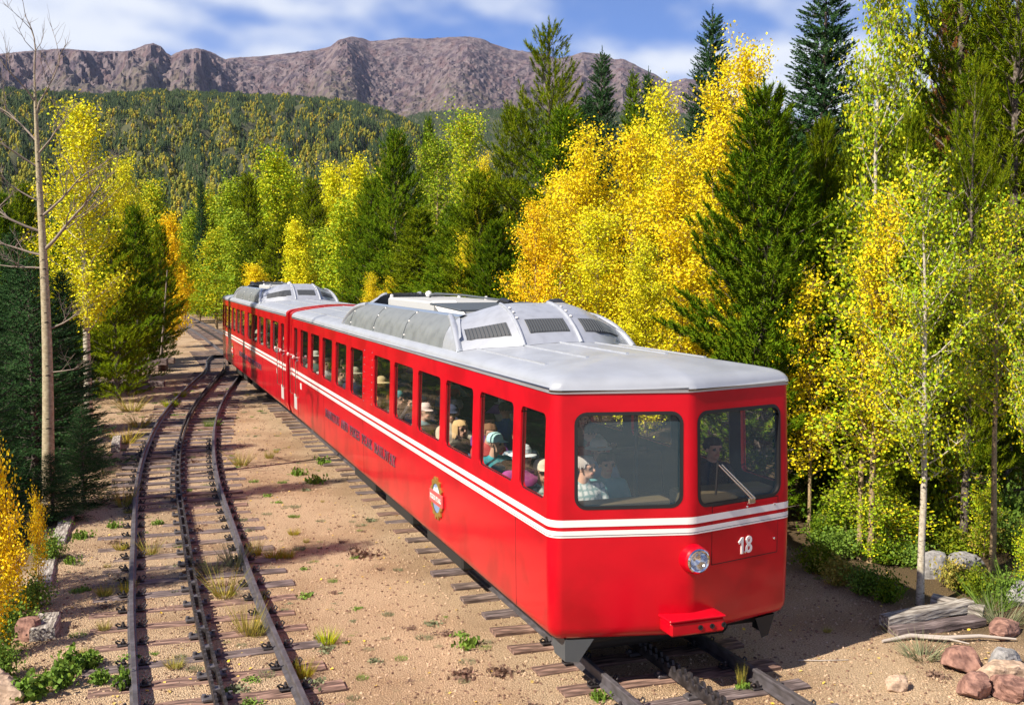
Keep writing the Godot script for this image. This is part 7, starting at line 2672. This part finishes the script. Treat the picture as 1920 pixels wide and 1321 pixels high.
func pebbles() -> void:
	var s := Shape.new()
	var r := RandomNumberGenerator.new()
	r.seed = 12
	var cols := 6
	for j in 5:
		var el := PI * (j / 4.0 - 0.5)
		for i in cols:
			var az := TAU * i / cols
			s.point(Vector3(cos(az) * cos(el), sin(el) * 0.7, sin(az) * cos(el)) * r.randf_range(0.75, 1.1), Vector3.UP)
	for j in 4:
		for i in cols:
			s.quad(j * cols + i, j * cols + (i + 1) % cols, (j + 1) * cols + (i + 1) % cols, (j + 1) * cols + i)
	s.colored = false
	var spots := []
	while spots.size() < 50000:
		var f := 8.5 + 26.0 * pow(r.randf(), 1.7)
		var x := r.randf_range(bed_edge(f) + 0.1, main_x(f) + 4.5)
		var size := 0.006 + 0.018 * pow(r.randf(), 3.0)
		var m := Transform3D(Basis.from_euler(Vector3(r.randf() * 6.0, r.randf() * 6.0, r.randf() * 6.0)).scaled(Vector3(size, size * 0.8, size)), Vector3(x, ground_y(x, f) + size * 0.2, -f))
		var v := r.randf()
		var c := Color(0.38, 0.25, 0.15).lerp(Color(0.52, 0.38, 0.26), v) if v > 0.45 else Color(0.20, 0.12, 0.08)
		spots.push_back([m, c])
	scatter("gravel_stones", s.mesh(false), spots, "loose granite stones strewn over the gravel", "gravel")
	# fallen aspen leaves
	s = Shape.new()
	s.flat([Vector3(-0.5, 0, 0), Vector3(0, 0.1, 0.45), Vector3(0.55, 0, 0), Vector3(0, 0.1, -0.45)], Vector3(0, -1, 0))
	spots = []
	while spots.size() < 700:
		var f := 8.5 + 22.0 * pow(r.randf(), 1.5)
		var x := r.randf_range(bed_edge(f) - 0.5, main_x(f) + 5.5)
		var m := Transform3D(Basis.from_euler(Vector3(r.randfn(0, 0.3), r.randf() * 6.0, r.randfn(0, 0.3))).scaled(Vector3.ONE * r.randf_range(0.03, 0.05)), Vector3(x, ground_y(x, f) + 0.012, -f))
		spots.push_back([m, Color(0.72, 0.48, 0.04).lerp(Color(0.5, 0.36, 0.12), r.randf())])
	scatter("fallen_leaves", s.mesh(false), spots, "scattered fallen yellow aspen leaves on the gravel", "leaves")


func scatter(called: String, m: Mesh, spots: Array, label: String, category: String) -> void:
	var mm := MultiMesh.new()
	mm.transform_format = MultiMesh.TRANSFORM_3D
	mm.use_colors = true
	mm.mesh = m
	mm.instance_count = spots.size()
	for q in spots.size():
		mm.set_instance_transform(q, spots[q][0])
		mm.set_instance_color(q, spots[q][1])
	var o := MultiMeshInstance3D.new()
	o.multimesh = mm
	o.material_override = mats["far_needles"]
	o.name = name_for(called)
	add_child(o)
	stuff(o, label, category)


func weeds() -> void:
	var r := RandomNumberGenerator.new()
	r.seed = 64
	plant("grass_tuft", "grass_tuft", "mustard", -3.49, 15.39, 0.2, 0.2, r.randf() * TAU, "rounded mustard tuft right of the siding, wide and low", "grass tuft")
	plant("grass_tuft", "grass_tuft", "mustard", -3.30, 15.45, 0.18, 0.16, r.randf() * TAU, "mustard tuft joined to the right of the rounded one", "grass tuft")
	plant("grass_tuft", "grass_tuft", "lime", -2.09, 11.80, 0.22, 0.17, r.randf() * TAU, "bright yellow-green tuft alone between the two tracks", "grass tuft")
	plant("ground_weed", "low_weed", "sage", -2.05, 11.60, 0.07, 0.16, r.randf() * TAU, "grey-green weed at the foot of the bright yellow-green tuft", "weed")
	plant("grass_tuft", "grass_tuft", "mustard", -3.47, 16.75, 0.14, 0.12, r.randf() * TAU, "small mustard tuft furthest right beyond the rounded one", "grass tuft")
	plant("grass_tuft", "grass_tall", "straw", -5.85, 22.86, 0.42, 0.26, r.randf() * TAU, "tall straw tuft beside the siding's right rail near the spruce shadow", "grass tuft")
	plant("grass_tuft", "grass_tuft", "straw", -5.26, 13.56, 0.2, 0.16, r.randf() * TAU, "straw tuft left of the siding, left one of a pair", "grass tuft")
	plant("grass_tuft", "grass_tuft", "mustard", -5.03, 13.68, 0.2, 0.14, r.randf() * TAU, "mustard tuft left of the siding, right one of a pair", "grass tuft")
	plant("grass_tuft", "grass_tuft", "mustard", -5.87, 15.81, 0.16, 0.14, r.randf() * TAU, "mustard tuft against the sleepers left of the siding", "grass tuft")
	plant("grass_tuft", "grass_tall", "straw", -6.92, 18.79, 0.6, 0.22, r.randf() * TAU, "tall greenish tuft in the edge of the spruce shadow", "grass tuft")
	plant("ground_weed", "leafy_weed", "weed", -4.74, 10.23, 0.3, 0.3, r.randf() * TAU, "leafy green weed clump in the bottom left corner", "weed")
	plant("ground_weed", "leafy_weed", "weed", -4.57, 10.53, 0.3, 0.26, r.randf() * TAU, "leafy green weed clump second from the bottom left corner", "weed")
	plant("ground_weed", "leafy_weed", "weed", -4.60, 10.96, 0.28, 0.24, r.randf() * TAU, "leafy green weed clump behind the second one", "weed")
	plant("ground_weed", "leafy_weed", "weed", -4.47, 11.05, 0.22, 0.2, r.randf() * TAU, "leafy green weed clump furthest right of the bottom left patch", "weed")
	plant("ground_weed", "leafy_weed", "weed", -3.91, 10.50, 0.24, 0.15, r.randf() * TAU, "leafy weed close to the siding's left rail at the bottom", "weed")
	plant("ground_weed", "leafy_weed", "weed", -4.20, 10.61, 0.18, 0.18, r.randf() * TAU, "low leafy weed between the corner patch and the rail", "weed")
	plant("ground_weed", "low_weed", "weed", -6.47, 17.14, 0.14, 0.16, r.randf() * TAU, "green weed left of the siding below the spruce shadow", "weed")
	plant("ground_weed", "low_weed", "weed", -6.73, 16.45, 0.16, 0.2, r.randf() * TAU, "spreading green weed near the bank timber", "weed")
	plant("ground_weed", "low_weed", "weed", -7.27, 17.21, 0.14, 0.18, r.randf() * TAU, "green weed at the spruce's shaded foot", "weed")
	plant("ground_weed", "low_weed", "weed", -6.32, 15.05, 0.14, 0.14, r.randf() * TAU, "green weed halfway between bank timber and siding", "weed")
	plant("grass_tuft", "grass_tall", "straw", -5.36, 15.57, 0.34, 0.18, r.randf() * TAU, "straw tuft between the left rail and the rack", "grass tuft")
	plant("ground_weed", "low_weed", "weed", -5.84, 17.39, 0.12, 0.12, r.randf() * TAU, "green weed between the left rail and the rack", "weed")
	plant("grass_tuft", "grass_tall", "straw", -3.70, 13.50, 0.5, 0.24, r.randf() * TAU, "long straggling tuft between rack and right rail", "grass tuft")
	plant("grass_tuft", "grass_tall", "sage", -3.95, 14.99, 0.5, 0.24, r.randf() * TAU, "grey-green straggling tuft inside the right rail", "grass tuft")
	plant("grass_tuft", "grass_tall", "straw", -3.05, 12.08, 0.5, 0.2, r.randf() * TAU, "straw tuft pressed against the right rail", "grass tuft")
	plant("grass_tuft", "grass_tall", "sage", -4.18, 14.59, 0.4, 0.2, r.randf() * TAU, "grey-green tuft right beside the rack", "grass tuft")
	plant("grass_tuft", "grass_tuft", "mustard", -2.17, 10.81, 0.22, 0.16, r.randf() * TAU, "mustard tuft outside the right rail at the bottom", "grass tuft")
	plant("ground_weed", "low_weed", "sage", -2.00, 10.57, 0.1, 0.2, r.randf() * TAU, "grey-green mat beside the mustard tuft at the bottom", "weed")
	plant("grass_tuft", "grass_tuft", "mustard", -3.79, 15.57, 0.3, 0.14, r.randf() * TAU, "ragged mustard tuft on the sleeper ends right of the siding", "grass tuft")
	plant("ground_weed", "low_weed", "weed", -3.91, 20.94, 0.2, 0.26, r.randf() * TAU, "green weed clump by the train's shadow near the middle", "weed")
	plant("ground_weed", "low_weed", "weed", -4.39, 21.77, 0.18, 0.22, r.randf() * TAU, "green weed clump left of the one in the train's shadow", "weed")
	plant("ground_weed", "low_weed", "weed", -4.11, 22.99, 0.2, 0.24, r.randf() * TAU, "green weed tight against the rear of the front car", "weed")
	plant("grass_tuft", "grass_tall", "straw", -11.41, 31.82, 0.6, 0.5, r.randf() * TAU, "wide straw tuft by the plank deck", "grass tuft")
	plant("grass_tuft", "grass_tall", "straw", -10.00, 28.54, 0.5, 0.4, r.randf() * TAU, "straw tuft before the wide one by the deck", "grass tuft")
	plant("grass_tuft", "grass_tall", "mustard", -9.42, 25.86, 0.5, 0.4, r.randf() * TAU, "mustard tuft left of the siding under the spruces' reach", "grass tuft")
	plant("grass_tuft", "grass_tuft", "lime", -10.53, 32.82, 0.3, 0.35, r.randf() * TAU, "yellow-green tuft touching the siding's left rail by the deck", "grass tuft")
	plant("grass_tuft", "grass_tuft", "lime", -10.96, 35.18, 0.26, 0.3, r.randf() * TAU, "yellow-green tuft further along the siding's left rail", "grass tuft")
	plant("grass_tuft", "grass_tuft", "weed", -8.09, 28.54, 0.3, 0.3, r.randf() * TAU, "green tuft between the siding's rails near the junction", "grass tuft")
	plant("ground_weed", "low_weed", "weed", 2.32, 10.42, 0.14, 0.1, r.randf() * TAU, "small weed between the rack and the right rail before the train", "weed")
	plant("grass_tuft", "grass_tuft", "straw", 2.32, 10.53, 0.3, 0.06, r.randf() * TAU, "dry stalks between the rack and the right rail before the train", "grass tuft")
	plant("ground_weed", "low_weed", "weed", 0.86, 10.23, 0.12, 0.14, r.randf() * TAU, "small weed left of the main line's rail at the bottom", "weed")
	plant("grass_tuft", "grass_tall", "sage", 4.48, 11.40, 0.3, 0.3, r.randf() * TAU, "grey wispy grass in front of the white stick", "grass tuft")
	plant("grass_tuft", "grass_tall", "weed", 5.98, 13.06, 0.5, 0.35, r.randf() * TAU, "green grass around the sapling at the right", "grass tuft")
	plant("grass_tuft", "grass_tall", "weed", 6.45, 13.50, 0.5, 0.35, r.randf() * TAU, "green grass at the right edge behind the pink slab", "grass tuft")
	plant("grass_tuft", "grass_tall", "sage", 5.88, 12.55, 0.4, 0.3, r.randf() * TAU, "wispy grey grass left of the pink slab", "grass tuft")
	plant("ground_weed", "low_weed", "dry", -0.50, 10.86, 0.1, 0.2, r.randf() * TAU, "reddish dry weed on the gravel left of the train's nose", "weed")
	plant("ground_weed", "low_weed", "dry", -0.11, 10.93, 0.1, 0.22, r.randf() * TAU, "wider reddish dry weed nearer the train's nose", "weed")
	plant("ground_weed", "low_weed", "weed", -0.48, 11.73, 0.14, 0.2, r.randf() * TAU, "thin green weed in front of the train's side", "weed")
	plant("ground_weed", "low_weed", "dry", -2.21, 15.57, 0.12, 0.3, r.randf() * TAU, "brownish low weed in the long shadow by the train", "weed")
	# the many small sprigs that nobody could point out one by one
	for kind in [["grass_low", "weed", 110], ["grass_low", "sage", 190], ["low_weed", "weed", 70], ["low_weed", "sage", 100], ["grass_tuft", "straw", 35], ["low_weed", "dry", 90]]:
		var spots := []
		while spots.size() < kind[2]:
			var f := 9.3 + 32.0 * pow(r.randf(), 1.4)
			var x := r.randf_range(bed_edge(f) + 0.2, main_x(f) - 1.5) if r.randf() < 0.85 else r.randf_range(main_x(f) + 1.8, main_x(f) + 4.5)
			if absf(absf(x - siding_x(f)) - 0.75) < 0.08 or absf(x - main_x(f)) < 1.4:
				continue
			var k := 0.22 + 0.6 * pow(r.randf(), 1.6)
			spots.push_back([Transform3D(Basis.from_euler(Vector3(0, r.randf() * TAU, 0)).scaled(Vector3(k, k * r.randf_range(0.6, 1.1), k)), Vector3(x, ground_y(x, f) - 0.01, -f)), Color.WHITE])
		scatter("ground_weeds", leaf_mesh(kind[0], kind[1]), spots, "sparse small weeds dotting the open gravel", "weeds")
